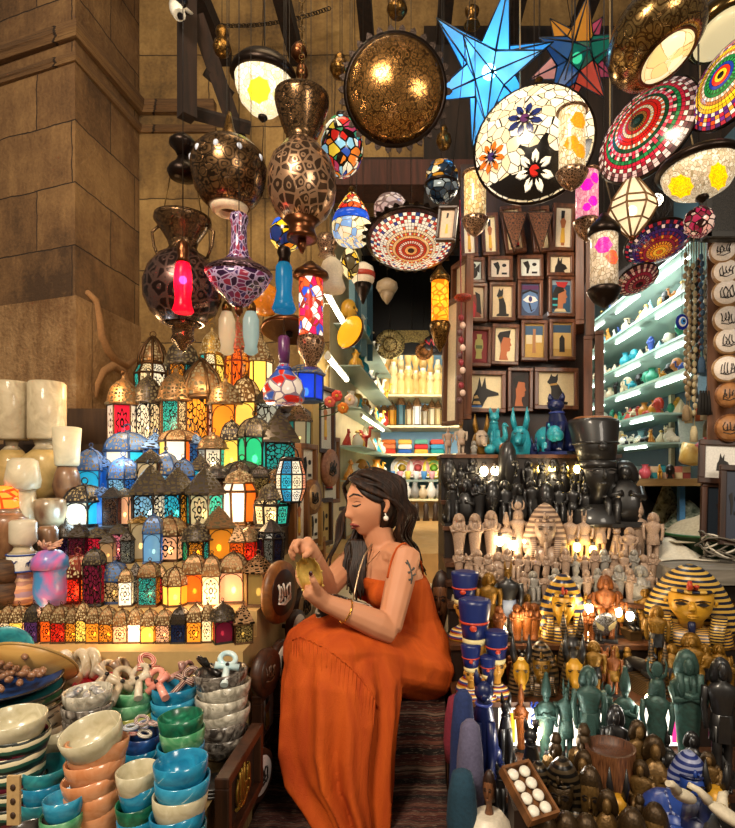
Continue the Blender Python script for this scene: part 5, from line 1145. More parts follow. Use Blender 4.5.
MOT={
 'cat':mot([('cat',INK,CAT),('collar','b88a3a',[(-.2,.1),(.06,.14),(.02,.2),(-.2,.16)])]),
 'jackal':mot([('jackal',INK,JAK),('stripe','c8a060',[(-.44,-.4),(-.14,-.4),(-.2,-.3),(-.4,-.3)]),('stripe','c8a060',[(-.4,-.22),(-.22,-.2),(-.28,-.1),(-.38,-.14)]),('collar','3a6aa8',[(-.5,-.5),(-.1,-.5),(-.12,-.44),(-.48,-.44)])]),
 'jackalhead':mot([('jackal',INK,[(-.3,-.5),(.3,-.5),(.2,-.3),(.4,-.2),(.3,0),(.1,.1),(.12,.45),(.0,.2),(-.1,.5),(-.16,.1),(-.26,-.1)])]),
 'eye':mot([('ground','5a7aa8',ell(0,-.05,.48,.4)),('band','5a2a5a',[(-.5,.36),(.5,.36),(.5,.5),(-.5,.5)]),('eye_white','e8e0d8',[(-.42,.0),(-.1,.16),(.3,.1),(.45,-.02),(.1,-.1),(-.2,-.08)]),('iris','2a2a6a',ell(.02,.03,.11,.1)),('brow',INK,[(-.45,.18),(0,.3),(.46,.2),(.46,.26),(0,.36),(-.46,.25)]),('tail',INK,[(-.1,-.1),(.0,-.12),(.1,-.36),(.3,-.3),(.06,-.42)])]),
 'queen':mot([('ground','1f4a6a',[(-.5,-.5),(.5,-.5),(.5,.4),(-.5,.4)]),('profile','b0704a',PRO),('hair',INK,[(-.48,-.4),(-.2,-.4),(-.16,.1),(.2,.2),(.1,.36),(-.3,.34),(-.48,.1)]),('headband','2aa0a8',[(-.48,-.3),(-.2,-.3),(-.2,-.24),(-.48,-.24)]),('headband','2aa0a8',[(-.48,-.1),(-.2,-.1),(-.2,-.04),(-.48,-.04)]),('crown','b02a2a',[(-.2,.36),(.2,.3),(.4,.5),(-.3,.5)]),('collar','c8b890',[(-.4,-.5),(.3,-.5),(.2,-.4),(-.3,-.4)])]),
 'nefer':mot([('profile','b8683a',PRO),('crown',INK,CRN)]),
 'scarab':mot([('scarab',INK,ell(0,-.1,.3,.3)),('scarab_head',INK,ell(0,.28,.2,.14)),('wing',INK,[(-.1,.1),(-.45,.4),(-.4,-.1)]),('wing',INK,[(.1,.1),(.45,.4),(.4,-.1)]),('shell_line','c8b890',[(-.02,-.36),(.02,-.36),(.02,.1),(-.02,.1)])]),
 'glyph':mot([('bird',INK,[(-.4,.3),(-.1,.4),(0,.1),(-.1,-.3),(-.2,-.3),(-.2,0)]),('glyph',INK,ell(.25,.2,.13,.09)),('glyph',INK,[(.1,-.3),(.4,-.3),(.4,-.2),(.1,-.2)])]),
 'figure':mot([('figure','b0683a',[(-.1,-.5),(.12,-.5),(.1,0),(.2,.2),(.08,.28),(.1,.46),(-.1,.46),(-.08,.28),(-.2,.2),(-.1,0)]),('robe','e0b040',[(-.16,-.42),(.16,-.42),(.1,0),(-.1,0)]),('hair',INK,[(-.14,.26),(.06,.3),(.1,.5),(-.14,.5)])]),
 'robed':mot([('robe','c8202a',[(-.3,-.45),(.3,-.45),(.16,.25),(-.16,.25)]),('head','8a4a2a',ell(0,.36,.12,.12)),('foot',INK,[(-.3,-.5),(.3,-.5),(.3,-.45),(-.3,-.45)])]),
 'jar':mot([('ground','7a1418',[(-.5,-.5),(.5,-.5),(.5,.5),(-.5,.5)]),('jar','b0a860',[(-.2,-.4),(.2,-.4),(.16,-.2),(.26,.0),(.22,.24),(.12,.28),(.16,.44),(-.16,.44),(-.12,.28),(-.22,.24),(-.26,.0),(-.16,-.2)]),('band','5a6a3a',[(-.2,-.06),(.2,-.06),(.2,.06),(-.2,.06)])]),
 'desert':mot([('sky','3a5a7a',[(-.5,.2),(.5,.2),(.5,.5),(-.5,.5)]),('temple','d8c8a0',[(-.45,-.1),(-.1,-.1),(-.1,.2),(-.45,.2)]),('temple','e4d8b4',[(.1,-.05),(.45,-.05),(.45,.2),(.1,.2)]),('tower','b07a50',[(-.1,-.4),(.1,-.4),(.06,.0),(.1,.4),(-.06,.4),(-.06,0)])]),
 'door':mot([('sky','2a4a6a',[(-.5,.24),(.5,.24),(.5,.5),(-.5,.5)]),('walls','c8a868',[(-.5,-.3),(.5,-.3),(.5,.24),(-.5,.24)]),('doorway',INK,[(-.15,-.4),(.15,-.4),(.15,.05),(.0,.18),(-.15,.05)])]),
 'birdwoman':mot([('profile','8a3a2a',[(-.1,-.5),(.4,-.5),(.2,-.2),(.3,.0),(.1,.3),(-.1,.3),(-.3,.0)]),('dress','c8283a',[(-.4,-.5),(0,-.5),(.05,-.1),(-.2,.2),(-.4,.0)]),('hair',INK,[(.1,-.3),(.4,-.4),(.3,.3),(.0,.4),(.1,.1)])]),
}
side_frame('dark wooden frame with small white picture on the stall side',263,712,.2,.17,'figure','d8ccc4',tw=.24)
side_frame('dark wooden frame with gold script panel beside the bowl ledge',236,783,.26,.16,None,'2a1a10',X0=-.385,tw=.26)
tt=[o for o in bpy.data.objects if o.get('label','').startswith('dark wooden frame with gold')][0]; calli(tt,.085,9,brass('b08a3a','4a3010',6,'plain'),6,.004,-.004)
side_frame('tall black edged frame near the left shop shelves',323,420,.2,.34,'figure','cfc8b8')
side_frame('tall frame with painted robed figure beside the passage',327,470,.24,.36,'robed','d8d0bc',wd=MDW)
side_frame('small deep wooden frame beside the barrel lantern',304,468,.16,.2,'glyph','e8dcc4',wd=MDW)
side_frame('frame behind the scoop held by the woman',311,527,.14,.22,'glyph','e0d4bc',wd=wood('b0843e','7a5626'))
side_frame('left frame on the yellow stall side above the plaques',296,517,.13,.24,'figure','f0e4cc',wd=MDW)
side_frame('third frame from the lantern stand behind the scoop',322,522,.16,.24,'glyph','b89858')
side_frame('brown frame edge low behind the woman hands',313,560,.16,.2,None,'6a4a2a',wd=MDW)
side_frame('tall narrow frame leaning deepest in the passage',336,540,.2,.4,None,'7a5a34')
# ================================================================== PICTURE WALL
FD=2.5
m=MB(); m.box((X(524,FD+.06),FD+.06,(Z(160,FD)+.9)/2),(px(128,FD+.06),.05,Z(160,FD)-.9)); struct(m.build('wall_picture_board',wood('3a2013','1a0d07')))
PAP='e4d0a4'
FR=[
(469,236,17,44,-2,'figure','efe6cc','tall narrow picture of a standing figure, far left of the tall ones'),
(490,235,17,43,-2,'figure','f2e2b8','tall picture of a figure in yellow robe'),
(513,230,21,48,-7,'robed','e8d4a8','tall tilted picture of a figure in red robe'),
(541,230,19,46,-5,'figure','e8d8b0','tall picture of an amber figure with dark hair'),
(563,228,22,48,3,'figure','ecdcc0','tall picture of a figure, far right of the tall ones'),
(473,271,23,26,0,'scarab','d8e0dc','small square picture of a black winged scarab'),
(500,269,25,25,0,'glyph','e8d8c8','small square picture of a pink bird'),
(530,268,26,25,0,'glyph','dfe2dc','small square picture of black hieroglyphs'),
(560,265,27,24,1,'jackalhead','e0d0b0','small square picture of a black jackal head'),
(475,303,24,39,1,'birdwoman','d8c0a0','picture of a red dressed woman beside the seated cat'),
(502,302,26,39,1,'cat','e4cca4','picture of a seated black cat'),
(530,300,25,40,1,'eye','3a4a6a','blue picture of a painted eye'),
(561,297,26,41,1,'queen','8aa0b0','picture of a queen in profile with dark hair'),
(479,347,24,40,2,'jar','7a1418','red picture of a green gold jar'),
(505,345,27,41,2,'nefer','ecdcb4','picture of a crowned woman in profile on cream'),
(534,341,26,41,1,'desert','c8a050','picture of a temple and tower in the desert'),
(562,340,26,41,1,'door','b8924a','picture of a dark doorway under blue sky'),
(485,392,41,42,1,'jackal',PAP,'wide picture of a black jackal head with stripes'),
(520,390,25,44,1,'nefer','2a1a16','dark picture of a brown woman in profile'),
(556,389,44,42,1,'cat',PAP,'wide picture of a large dark cat with gold stripes')]
FR_WOOD=wood('7a4a30','3a1e12',1,.35)
for x,y,w,h,tl,mo,card,lab in FR:
    d=FD-.01; t=thing('picture_frame',lab,'picture frame',P(x,y,d),(math.radians(-3),math.radians(tl),0),None); W=px(w,d); H=px(h,d)
    y0=frame(t,W,H,px(3.4 if w<30 else 4.2,d),.028,FR_WOOD,plain(card,.6,0,.15,30)); MOT[mo](t,W*.68,H*.74,.0015)
# row of dark carved brackets and two pennant shaped carvings hanging over the tall pictures
for x,lab in((514,'left dark carved triangular hanging ornament over the pictures'),(540,'right dark carved triangular hanging ornament over the pictures')):
    d=2.4; s=px(1,d); t=thing('carved_pendant',lab,'ornament',P(x,228,d)); m=MB(); m.prism([(-12*s,14*s),(12*s,14*s),(0,-24*s)],.012); m.build('board',brass('7a4a2c','1a0c06',10,'filigree',.5,'Object',(9,9,9),.1),t)
    m=MB(); m.tube([(-13*s,-.006,15*s),(13*s,-.006,15*s),(0,-.006,-26*s),(-13*s,-.006,15*s)],.005,5); m.build('border',plain('2a150c',.5),t); wire(t,14*s)
# picture hung in the doorway corner
t=thing('picture_frame','small dark framed picture hanging at the doorway corner by the mosaic dish','picture frame',P(447,224,1.78),(0,math.radians(6),-.25)); frame(t,px(20,1.78),px(35,1.78),px(3,1.78),.02,DKW,plain('d8b898',.6)); MOT['figure'](t,.03,.07,.003); wire(t,px(17,1.78))
# frames stood edge-on down the right side of the picture wall
for i,(x,y0,y1,w) in enumerate(((580,205,330,7),(590,225,345,7),(588,340,425,9),(599,335,420,6),(461,262,420,5),(453,300,425,5))):
    d=2.42-.02*i if x>500 else 2.44; t=thing('picture_frame','dark frame stacked edge on','picture frame',P(x,(y0+y1)/2,d),(0,math.radians(2),math.radians(72 if x>500 else -70)),row='beside the picture wall'); frame(t,.16,px(y1-y0,d),.018,.035,wood('6a4228','34190e') if i%2 else FR_WOOD,plain('d8c8a8',.6))
# a red tasselled bead string hanging in front of the left edge of the pictures
t=thing('bead_string','red bead tassel string hanging in front of the pictures left edge','bead string',P(461,330,2.3)); s=px(1,2.3)
m=MB(); m.tube([(-1*s,0,130*s),(0,0,40*s),(1*s,0,-40*s)],.0025,5); m.build('cord',plain('8a2030',.6),t)
for i in range(12): m=MB(); m.ball((2*s*math.sin(i*2.1),-.004,(12-i*7.5)*s),(3*s,3*s,3.4*s),8,6); m.build('bead',plain(('8a2a34','d8b8a8','5a3a3a')[i%3],.4),t)
m=MB(); m.lathe([(0,-3*s),(8*s,-2*s),(9*s,0),(8*s,2*s),(0,3*s)],16,c=(2*s,-.004,32*s)); m.build('medallion',brass('b0402a','2a0c08',8,'filigree',.4,'UV',(4,1,1),.1),t)
# ================================================================== STATUE STALL (right)
RTIER=[(.43,.98,1.40),(.473,1.36,1.62),(.605,1.60,1.77),(.72,1.75,1.86),(.826,1.84,1.93),(.885,1.91,1.98),(.943,1.96,2.1),(1.06,2.07,2.2),(1.15,2.18,2.30),(1.332,2.24,2.42)]
XR0=.145; TW=wood('5a341a','301808'); 
for i,(z,y0,y1) in enumerate(RTIER):
    xr=1.12 if i<6 else .95 if i<8 else .86
    zb=0 if i==0 else RTIER[i-1][0]-.02
    m=MB(); m.box(((XR0+xr)/2,(y0+2.44)/2,(z-.014+zb)/2),(xr-XR0,2.44-y0,z-.014-zb)); struct(m.build('trim_stall_riser',wood('22130a','0e0704')))
    m=MB(); m.box(((XR0+xr)/2,(y0+y1)/2+.02,z-.007),(xr-XR0+.01,y1-y0+.06,.014)); struct(m.build('trim_stall_shelf',TW))
def el(m,rows,n=14,mi=0,sm=True,sq=1.0):
    """loft of ellipses (z, rx, ry, [cy], [cx])"""
    rs=[]
    for r in rows:
        z,rx,ry=r[:3]; cy=r[3] if len(r)>3 else 0; cx=r[4] if len(r)>4 else 0
        ring=[]
        for j in range(n):
            a=2*PI*j/n; ca,sa=math.cos(a),math.sin(a)
            ring.append((cx+rx*math.copysign(abs(ca)**sq,ca),cy+ry*math.copysign(abs(sa)**sq,sa),z))
        rs.append(ring)
    m.rings(rs,mi,sm)
def eyes(root,zc,yc,sx,w,ma,white=None):
    for s_ in(-1,1):
        m=MB(); m.prism([(s_*sx+w*x,zc+w*z) for x,z in((-1,0),(-.4,.36),(.3,.36),(1,.08),(.4,-.3),(-.4,-.3))],w*.5,0,Matrix.Translation((0,yc+w*.25,0))); m.prism([(s_*sx+w*x*1.2,zc+w*.62+w*z) for x,z in((-1,-.1),(0,.22),(1,.0),(1,.16),(0,.42),(-1,.1))],w*.5,0,Matrix.Translation((0,yc+w*.3,0)))
        m.build('eye',ma,root)
# every maker builds a figure of unit height facing -y, standing at the origin
def nemes(m,z0,zt,w,dp,cy=0):
    """cloth headdress: z0 = chin level, zt = top"""
    h=zt-z0; cy+=.06*w/.13; dp*=.8
    el(m,[(z0-.28*h,w*.78,dp*.5,cy+dp*.25),(z0,w*1.0,dp*.7,cy+dp*.15),(z0+.3*h,w*.98,dp*.85,cy+dp*.08),(z0+.6*h,w*.82,dp*.95,cy),(z0+.85*h,w*.6,dp*.8,cy),(zt,w*.2,dp*.3,cy)],18)
def head(m,z,r,cy=0): m.ball((0,cy-r*.35,z),(r*.74,r*.8,r),12,9); m.ball((0,cy-r*1.12,z-r*.08),(r*.14,r*.18,r*.24),6,5)
def mk_standing(root,P_):
    m=MB(); m.box((0,0,.025),(.34,.3,.05)); m.box((0,.1,.42),(.16,.06,.75)); m.build('base',P_['base'],root)
    m=MB()
    for s_,dy in((-1,-.06),(1,.03)): el(m,[(.05,.05,.09,dy-.03,s_*.07),(.09,.045,.05,dy,s_*.07),(.25,.055,.055,dy,s_*.07),(.45,.06,.06,dy*.4,s_*.065)],10)
    el(m,[(.5,.115,.09),(.55,.115,.085),(.66,.15,.095),(.73,.185,.09),(.765,.12,.075),(.79,.05,.05),(.82,.045,.05)],16)
    for s_ in(-1,1): m.tube([(s_*.18,0,.745),(s_*.2,.0,.62),(s_*.19,-.02,.5),(s_*.17,-.05,.42)],[.045,.04,.034,.03],8)
    head(m,.87,.075); m.build('figure',P_['body'],root)
    m=MB(); el(m,[(.33,.15,.11,-.01),(.42,.14,.105),(.54,.12,.09)],16); m.prism([(-.05,.54),(.05,.54),(.07,.33),(-.07,.33)],.02,0,Matrix.Translation((0,-.1,0))); m.build('kilt',P_.get('kilt',P_['body']),root)
    m=MB(); nemes(m,.8,.97,.13,.12); m.build('headdress',P_.get('head',P_['body']),root)
def mk_ushabti(root,P_):
    m=MB(); m.box((0,-.01,.03),(.3,.28,.06)); m.build('base',P_['base'],root)
    m=MB(); el(m,[(.06,.12,.13,-.02),(.11,.1,.1,0),(.3,.125,.1),(.5,.155,.11),(.64,.19,.12),(.72,.2,.11),(.77,.13,.09),(.8,.06,.06)],16)
    for s_ in(-1,1): m.tube([(s_*.19,-.03,.7),(s_*.17,-.1,.6),(-s_*.08,-.135,.66)],[.04,.036,.03],7)
    head(m,.865,.08); m.tube([(0,-.1,.8),(0,-.12,.7)],[.02,.012],6); m.build('figure',P_['body'],root)
    m=MB(); nemes(m,.8,.99,.145,.13); 
    for s_ in(-1,1): el(m,[(.62,.03,.02,-.12,s_*.09),(.72,.04,.025,-.12,s_*.1),(.82,.04,.03,-.08,s_*.11)],8)
    m.build('headdress',P_.get('head',P_['body']),root)
def mk_osiris(root,P_):
    mk_ushabti(root,P_) if False else None
    m=MB(); m.box((0,0,.025),(.26,.24,.05)); m.build('base',P_['base'],root)
    m=MB(); el(m,[(.05,.1,.11,-.02),(.1,.08,.08),(.3,.1,.085),(.5,.13,.09),(.6,.155,.09),(.65,.1,.075),(.68,.045,.05)],14)
    for s_ in(-1,1): m.tube([(s_*.15,-.02,.6),(s_*.14,-.08,.5),(-s_*.06,-.11,.56)],[.034,.03,.025],7)
    head(m,.73,.065); m.build('figure',P_['body'],root)
    m=MB(); el(m,[(.74,.065,.07),(.8,.075,.08),(.88,.06,.065),(.95,.035,.04),(.97,.03,.03),(.985,.036,.036),(1,.015,.015)],14); m.build('tall_crown',P_.get('head',P_['body']),root)
def jackal_head(m,z,r,cy=0,ear=1.0):
    el(m,[(z-r*.9,r*.55,r*.55,cy),(z-r*.3,r*.72,r*.75,cy),(z+r*.3,r*.7,r*.7,cy),(z+r*.75,r*.3,r*.35,cy)],12)
    m.tube([(0,cy-r*.4,z),(0,cy-r*1.1,z-r*.2),(0,cy-r*1.75,z-r*.42)],[r*.5,r*.36,r*.2],8)
    for s_ in(-1,1): m.tube([(s_*r*.42,cy,z+r*.5),(s_*r*.55,cy-.02*r,z+r*1.1),(s_*r*.56,cy,z+r*(1.0+ear))],[r*.26,r*.24,r*.03],6)
def mk_anubis(root,P_):
    m=MB(); m.box((0,0,.025),(.3,.28,.05)); m.build('base',P_['base'],root)
    m=MB()
    for s_,dy in((-1,-.05),(1,.03)): el(m,[(.05,.045,.09,dy-.03,s_*.06),(.09,.04,.045,dy,s_*.06),(.25,.05,.05,dy,s_*.06),(.42,.055,.055,dy*.4,s_*.06)],10)
    el(m,[(.44,.105,.085),(.5,.1,.08),(.6,.14,.09),(.665,.165,.085),(.69,.1,.07),(.72,.05,.055),(.76,.05,.055)],16)
    for s_ in(-1,1): m.tube([(s_*.165,0,.67),(s_*.18,0,.56),(s_*.17,-.05,.46),(s_*.15,-.09,.42)],[.04,.036,.03,.026],8)
    m.build('figure',P_['body'],root)
    m=MB(); el(m,[(.28,.13,.1),(.36,.125,.1),(.48,.105,.085)],16); m.build('kilt',P_.get('kilt',P_['body']),root)
    m=MB(); jackal_head(m,.79,.075,0,1.3); m.build('jackal_head',P_.get('head',P_['body']),root)
def mk_seated(root,P_):
    m=MB(); m.box((0,.05,.2),(.36,.34,.4)); m.box((0,.19,.4),(.34,.06,.5)); m.box((0,-.18,.03),(.36,.22,.06)); m.build('throne',P_['base'],root)
    m=MB()
    for s_ in(-1,1): m.tube([(s_*.085,.1,.44),(s_*.085,-.16,.44),(s_*.08,-.2,.38),(s_*.075,-.2,.1),(s_*.075,-.25,.07)],[.08,.075,.068,.055,.05],9)
    el(m,[(.4,.16,.12,.06),(.5,.14,.1,.07),(.64,.18,.11,.07),(.71,.2,.1,.07),(.745,.12,.08,.06),(.77,.055,.055,.05),(.8,.05,.05,.04)],16)
    for s_ in(-1,1): m.tube([(s_*.2,.06,.71),(s_*.22,.05,.58),(s_*.17,-.06,.52),(s_*.1,-.15,.52)],[.045,.04,.036,.03],8)
    head(m,.86,.085,.04); m.build('figure',P_['body'],root)
    m=MB(); nemes(m,.78,.99,.15,.13,.05); m.build('headdress',P_.get('head',P_['body']),root)
def mk_cat(root,P_):
    m=MB(); m.box((0,.02,.025),(.36,.52,.05)); m.build('base',P_['base'],root)
    m=MB(); el(m,[(.05,.17,.2,.08),(.15,.19,.22,.07),(.3,.17,.18,.03),(.45,.135,.13,-.02),(.6,.105,.1,-.06),(.68,.08,.085,-.08),(.74,.07,.08,-.09)],16)
    for s_ in(-1,1):
        m.tube([(s_*.07,-.12,.52),(s_*.075,-.16,.3),(s_*.075,-.17,.09),(s_*.075,-.22,.07)],[.055,.045,.04,.04],8); m.ball((s_*.15,.06,.14),(.07,.14,.1),8,6)
    m.tube([(.1,.26,.08),(.2,.18,.07),(.22,0,.07),(.18,-.12,.07)],[.035,.035,.03,.02],7); m.build('body',P_['body'],root)
    m=MB(); m.ball((0,-.12,.8),(.105,.1,.095),12,8); m.ball((0,-.205,.775),(.05,.04,.04),8,6)
    for s_ in(-1,1): m.tube([(s_*.06,-.1,.86),(s_*.08,-.1,.94),(s_*.085,-.1,1.0)],[.045,.034,.006],6)
    m.build('cat_head',P_.get('head',P_['body']),root)
    m=MB(); m.ring((0,-.08,.68),.085,.016,16,5,axis='z'); m.build('collar',P_.get('kilt',P_['body']),root)
def mk_falcon(root,P_):
    m=MB(); m.box((0,0,.05),(.4,.4,.1)); m.build('base',P_['base'],root)
    m=MB(); el(m,[(.1,.1,.16,.06),(.25,.2,.2,.05),(.45,.24,.21,.02),(.6,.2,.18,-.01),(.7,.13,.13,-.03)],16)
    for s_ in(-1,1): m.tube([(s_*.2,-.02,.62),(s_*.24,.06,.4),(s_*.16,.2,.14)],[.07,.09,.03],8)
    m.build('body',P_['body'],root)
    m=MB(); m.ball((0,-.05,.78),(.14,.15,.13),12,8); m.tube([(0,-.18,.78),(0,-.25,.75),(0,-.26,.7)],[.05,.035,.008],7); el(m,[(.86,.1,.1,-.03),(.93,.12,.12,-.02),(1,.06,.06,0)],12); m.build('head',P_.get('head',P_['body']),root)
def mk_goddess(root,P_):
    m=MB(); m.box((0,0,.02),(.28,.26,.04)); m.build('base',P_['base'],root)
    m=MB(); el(m,[(.04,.1,.11,-.02),(.08,.085,.085),(.25,.1,.09),(.42,.125,.1),(.5,.1,.085),(.58,.13,.095),(.63,.16,.085),(.66,.1,.07),(.69,.045,.05)],16)
    for s_ in(-1,1): m.tube([(s_*.155,0,.63),(s_*.175,0,.5),(s_*.14,-.07,.38)],[.036,.032,.026],8)
    head(m,.745,.068); m.build('figure',P_['body'],root)
    m=MB(); el(m,[(.56,.12,.07,.05),(.7,.1,.085,.03),(.78,.09,.09,.0),(.825,.06,.07,0)],16); m.build('wig',P_.get('head',P_['body']),root)
    m=MB(); m.ball((0,-.01,.905),(.07,.025,.07),12,8)
    for s_ in(-1,1): m.tube([(s_*.03,0,.82),(s_*.1,0,.87),(s_*.11,0,.95),(s_*.085,0,1.0)],[.022,.02,.014,.004],6)
    m.build('horned_disc',P_.get('kilt',P_['body']),root)
def mk_tut(root,P_):
    """king's mask: wide striped headcloth, face, lappets, beard, collar"""
    m=MB(); el(m,[(0,.34,.2,.02),(.04,.35,.2,.02),(.2,.33,.18,.03),(.27,.18,.12,.03)],24); m.build('collar',P_['base'],root)
    m=MB(); el(m,[(.12,.36,.1,.1),(.2,.385,.12,.1),(.42,.385,.16,.1),(.6,.325,.2,.08),(.75,.265,.23,.05),(.88,.185,.21,.03),(.96,.1,.14,.03),(1.0,.03,.05,.03)],28); m.build('headcloth',P_['head'],root)
    for s_ in(-1,1): m=MB(); el(m,[(.06,.055,.035,-.14,s_*.2),(.2,.06,.04,-.13,s_*.2),(.4,.065,.06,-.08,s_*.225)],10,sq=.6); m.build('lappet',P_.get('lap',P_['head']),root)
    m=MB(); el(m,[(.25,.1,.1,-.04),(.32,.1,.12,-.06),(.37,.12,.15,-.08),(.45,.165,.18,-.08),(.56,.185,.19,-.07),(.66,.19,.18,-.05),(.72,.17,.15,-.03)],20)
    m.tube([(0,-.255,.61),(0,-.285,.53),(0,-.27,.51)],[.018,.03,.028],8); m.tube([(-.05,-.245,.435),(0,-.262,.44),(.05,-.245,.435)],[.008,.018,.008],6); m.tube([(-.04,-.245,.415),(0,-.255,.41),(.04,-.245,.415)],[.008,.016,.008],6)
    for s_ in(-1,1): m.ball((s_*.2,-.04,.56),(.025,.035,.055),8,6)
    m.build('face',P_['body'],root)
    eyes(root,.575,-.245,.085,.05,P_.get('eye',BK))
    m=MB(); el(m,[(.1,.022,.022,-.22),(.3,.032,.03,-.2),(.36,.03,.03,-.19)],8); m.build('beard',P_.get('beard',P_['body']),root)
    m=MB(); m.ring((0,-.04,.715),.185,.022,24,6,axis='z'); m.build('brow_band',P_.get('lap',P_['body']),root)
    m=MB(); m.tube([(-.015,-.2,.74),(-.02,-.27,.78),(-.02,-.26,.86)],[.022,.03,.016],7); m.tube([(.03,-.2,.74),(.035,-.26,.8),(.03,-.28,.79)],[.02,.022,.008],7); m.build('cobra_crest',P_.get('crest',P_['body']),root)
def mk_nef(root,P_):
    m=MB(); el(m,[(0,.24,.18),(.04,.25,.18),(.14,.2,.14),(.2,.1,.09)],18); m.build('collar',P_['base'],root)
    m=MB(); el(m,[(.15,.08,.08,.03),(.28,.07,.075,0),(.34,.08,.1,-.03),(.4,.12,.13,-.04),(.5,.14,.14,-.03),(.56,.14,.14,0)],18)
    m.tube([(0,-.165,.52),(0,-.19,.45),(0,-.175,.44)],[.012,.022,.02],7); m.tube([(-.04,-.155,.39),(0,-.17,.392),(.04,-.155,.39)],[.008,.02,.008],6)
    for s_ in(-1,1): m.ball((s_*.145,-.0,.48),(.02,.03,.045),8,6)
    m.build('face',P_['body'],root); eyes(root,.49,-.155,.06,.036,P_.get('eye',BK))
    m=MB(); el(m,[(.53,.15,.16,0),(.57,.16,.17,.01),(.6,.155,.165,.02)],22); m.build('forehead_band',P_.get('lap',P_['body']),root)
    m=MB(); el(m,[(.595,.155,.165,.02),(.75,.19,.19,.07),(.95,.225,.215,.12),(.985,.215,.205,.12),(1,.14,.14,.12)],22); m.build('crown',P_['head'],root)
    m=MB(); m.ring((0,.07,.76),.192,.014,22,5,axis='z'); m.ball((0,-.14,.72),(.05,.02,.035),8,6); m.build('crown_ribbon',P_.get('crest',P_['body']),root)
def mk_jmask(root,P_):
    """jackal head with tall ears and headcloth"""
    m=MB(); el(m,[(0,.2,.14,.04),(.05,.22,.15,.04),(.3,.2,.15,.04),(.48,.16,.15,.02),(.58,.1,.1,.02)],18); m.build('headcloth',P_['head'],root)
    m=MB(); el(m,[(.2,.08,.1,-.05),(.3,.12,.14,-.05),(.42,.14,.15,-.03),(.52,.13,.13,-.01),(.6,.07,.08,0)],16); m.tube([(0,-.12,.4),(0,-.25,.3),(0,-.33,.22)],[.09,.065,.045],10); m.build('face',P_['body'],root)
    eyes(root,.44,-.17,.065,.032,P_.get('eye',BK))
    for s_ in(-1,1): m=MB(); m.tube([(s_*.09,0,.54),(s_*.13,-.01,.74),(s_*.13,0,1.0)],[.055,.055,.008],8); m.build('ear',P_.get('lap',P_['head']),root)
def mk_jlying(root,P_):
    m=MB(); m.box((0,0,.13),(.42,.9,.26)); m.box((0,0,.28),(.5,.98,.05)); m.build('shrine_box',P_['base'],root)
    m=MB(); m.tube([(0,.36,.4),(0,.1,.45),(0,-.2,.47),(0,-.3,.56),(0,-.32,.66)],[.13,.12,.12,.09,.075],12)
    for s_ in(-1,1): m.tube([(s_*.08,-.18,.38),(s_*.08,-.5,.34)],[.06,.04],8); m.tube([(s_*.13,.3,.4),(s_*.15,.1,.35)],[.09,.06],8)
    m.tube([(0,.45,.42),(0,.52,.3),(0,.53,.05)],[.04,.03,.03],6); m.build('body',P_['body'],root)
    m=MB(); jackal_head(m,.74,.09,-.33,1.4); m.build('jackal_head',P_['body'],root)
    m=MB(); m.ring((0,-.3,.6),.085,.02,16,5,axis='z'); m.build('collar',P_.get('kilt',P_['body']),root)
def mk_hippo(root,P_):
    m=MB(); m.ball((0,.05,.5),(.3,.5,.34),16,10); m.ball((0,-.5,.6),(.24,.3,.24),14,9); m.ball((0,-.75,.54),(.2,.14,.16),12,8)
    for sx in(-1,1):
        for y in(-.25,.32): m.tube([(sx*.18,y,.35),(sx*.19,y,.0)],[.13,.12],10)
        m.ball((sx*.14,-.4,.84),(.05,.04,.07),8,6)
    m.tube([(0,.5,.6),(0,.6,.45)],[.05,.02],6); m.build('body',P_['body'],root)
def mk_goose(root,P_):
    m=MB(); m.ball((0,.05,.28),(.26,.4,.28),14,9); m.tube([(0,-.2,.4),(0,-.32,.6),(0,-.26,.82),(0,-.24,.9)],[.12,.08,.065,.07],10); m.tube([(0,.35,.35),(0,.55,.5)],[.12,.03],8); m.build('body',P_['body'],root)
    m=MB(); m.ball((0,-.27,.91),(.075,.1,.08),10,7); m.tube([(0,-.34,.9),(0,-.48,.86)],[.04,.015],7); m.build('head',P_.get('head',P_['body']),root)
def mk_apple(root,P_):
    m=MB(); m.lathe([(.02,.1),(.2,.0),(.42,.16),(.5,.42),(.44,.66),(.24,.8),(.08,.74),(.0,.68)],20); m.build('fruit',P_['body'],root)
    m=MB(); m.tube([(0,0,.7),(.02,0,.85),(.06,0,1.0)],[.03,.025,.03],6); m.build('stalk',P_['base'],root)
def mk_pot(root,P_):
    m=MB(); m.lathe([(.3,0),(.36,.05),(.42,.5),(.45,.95),(.46,1.0)],20,caps=(True,False)); m.build('wall',P_['body'],root)
    m=MB(); m.lathe([(.46,1.0),(.4,1.0),(.38,.9),(0,.88)],20,caps=(False,True)); m.build('rim',P_['base'],root)
def mk_scarab(root,P_):
    m=MB(); m.ball((0,.1,.4),(.5,.62,.42),18,10); m.ball((0,-.55,.34),(.34,.28,.3),14,8); m.build('shell',P_['body'],root)
    m=MB(); m.tube([(0,-.3,.72),(0,.1,.83),(0,.6,.55)],.025,5); m.tube([(-.45,-.28,.5),(0,-.32,.72),(.45,-.28,.5)],.025,5); m.build('wing_line',P_.get('head',P_['base']),root)
    for s_ in(-1,1):
        for y in(-.5,0,.45): m=MB(); m.tube([(s_*.35,y,.2),(s_*.6,y-.1,.22),(s_*.68,y-.22,.02)],[.07,.05,.03],6); m.build('leg',P_['body'],root)
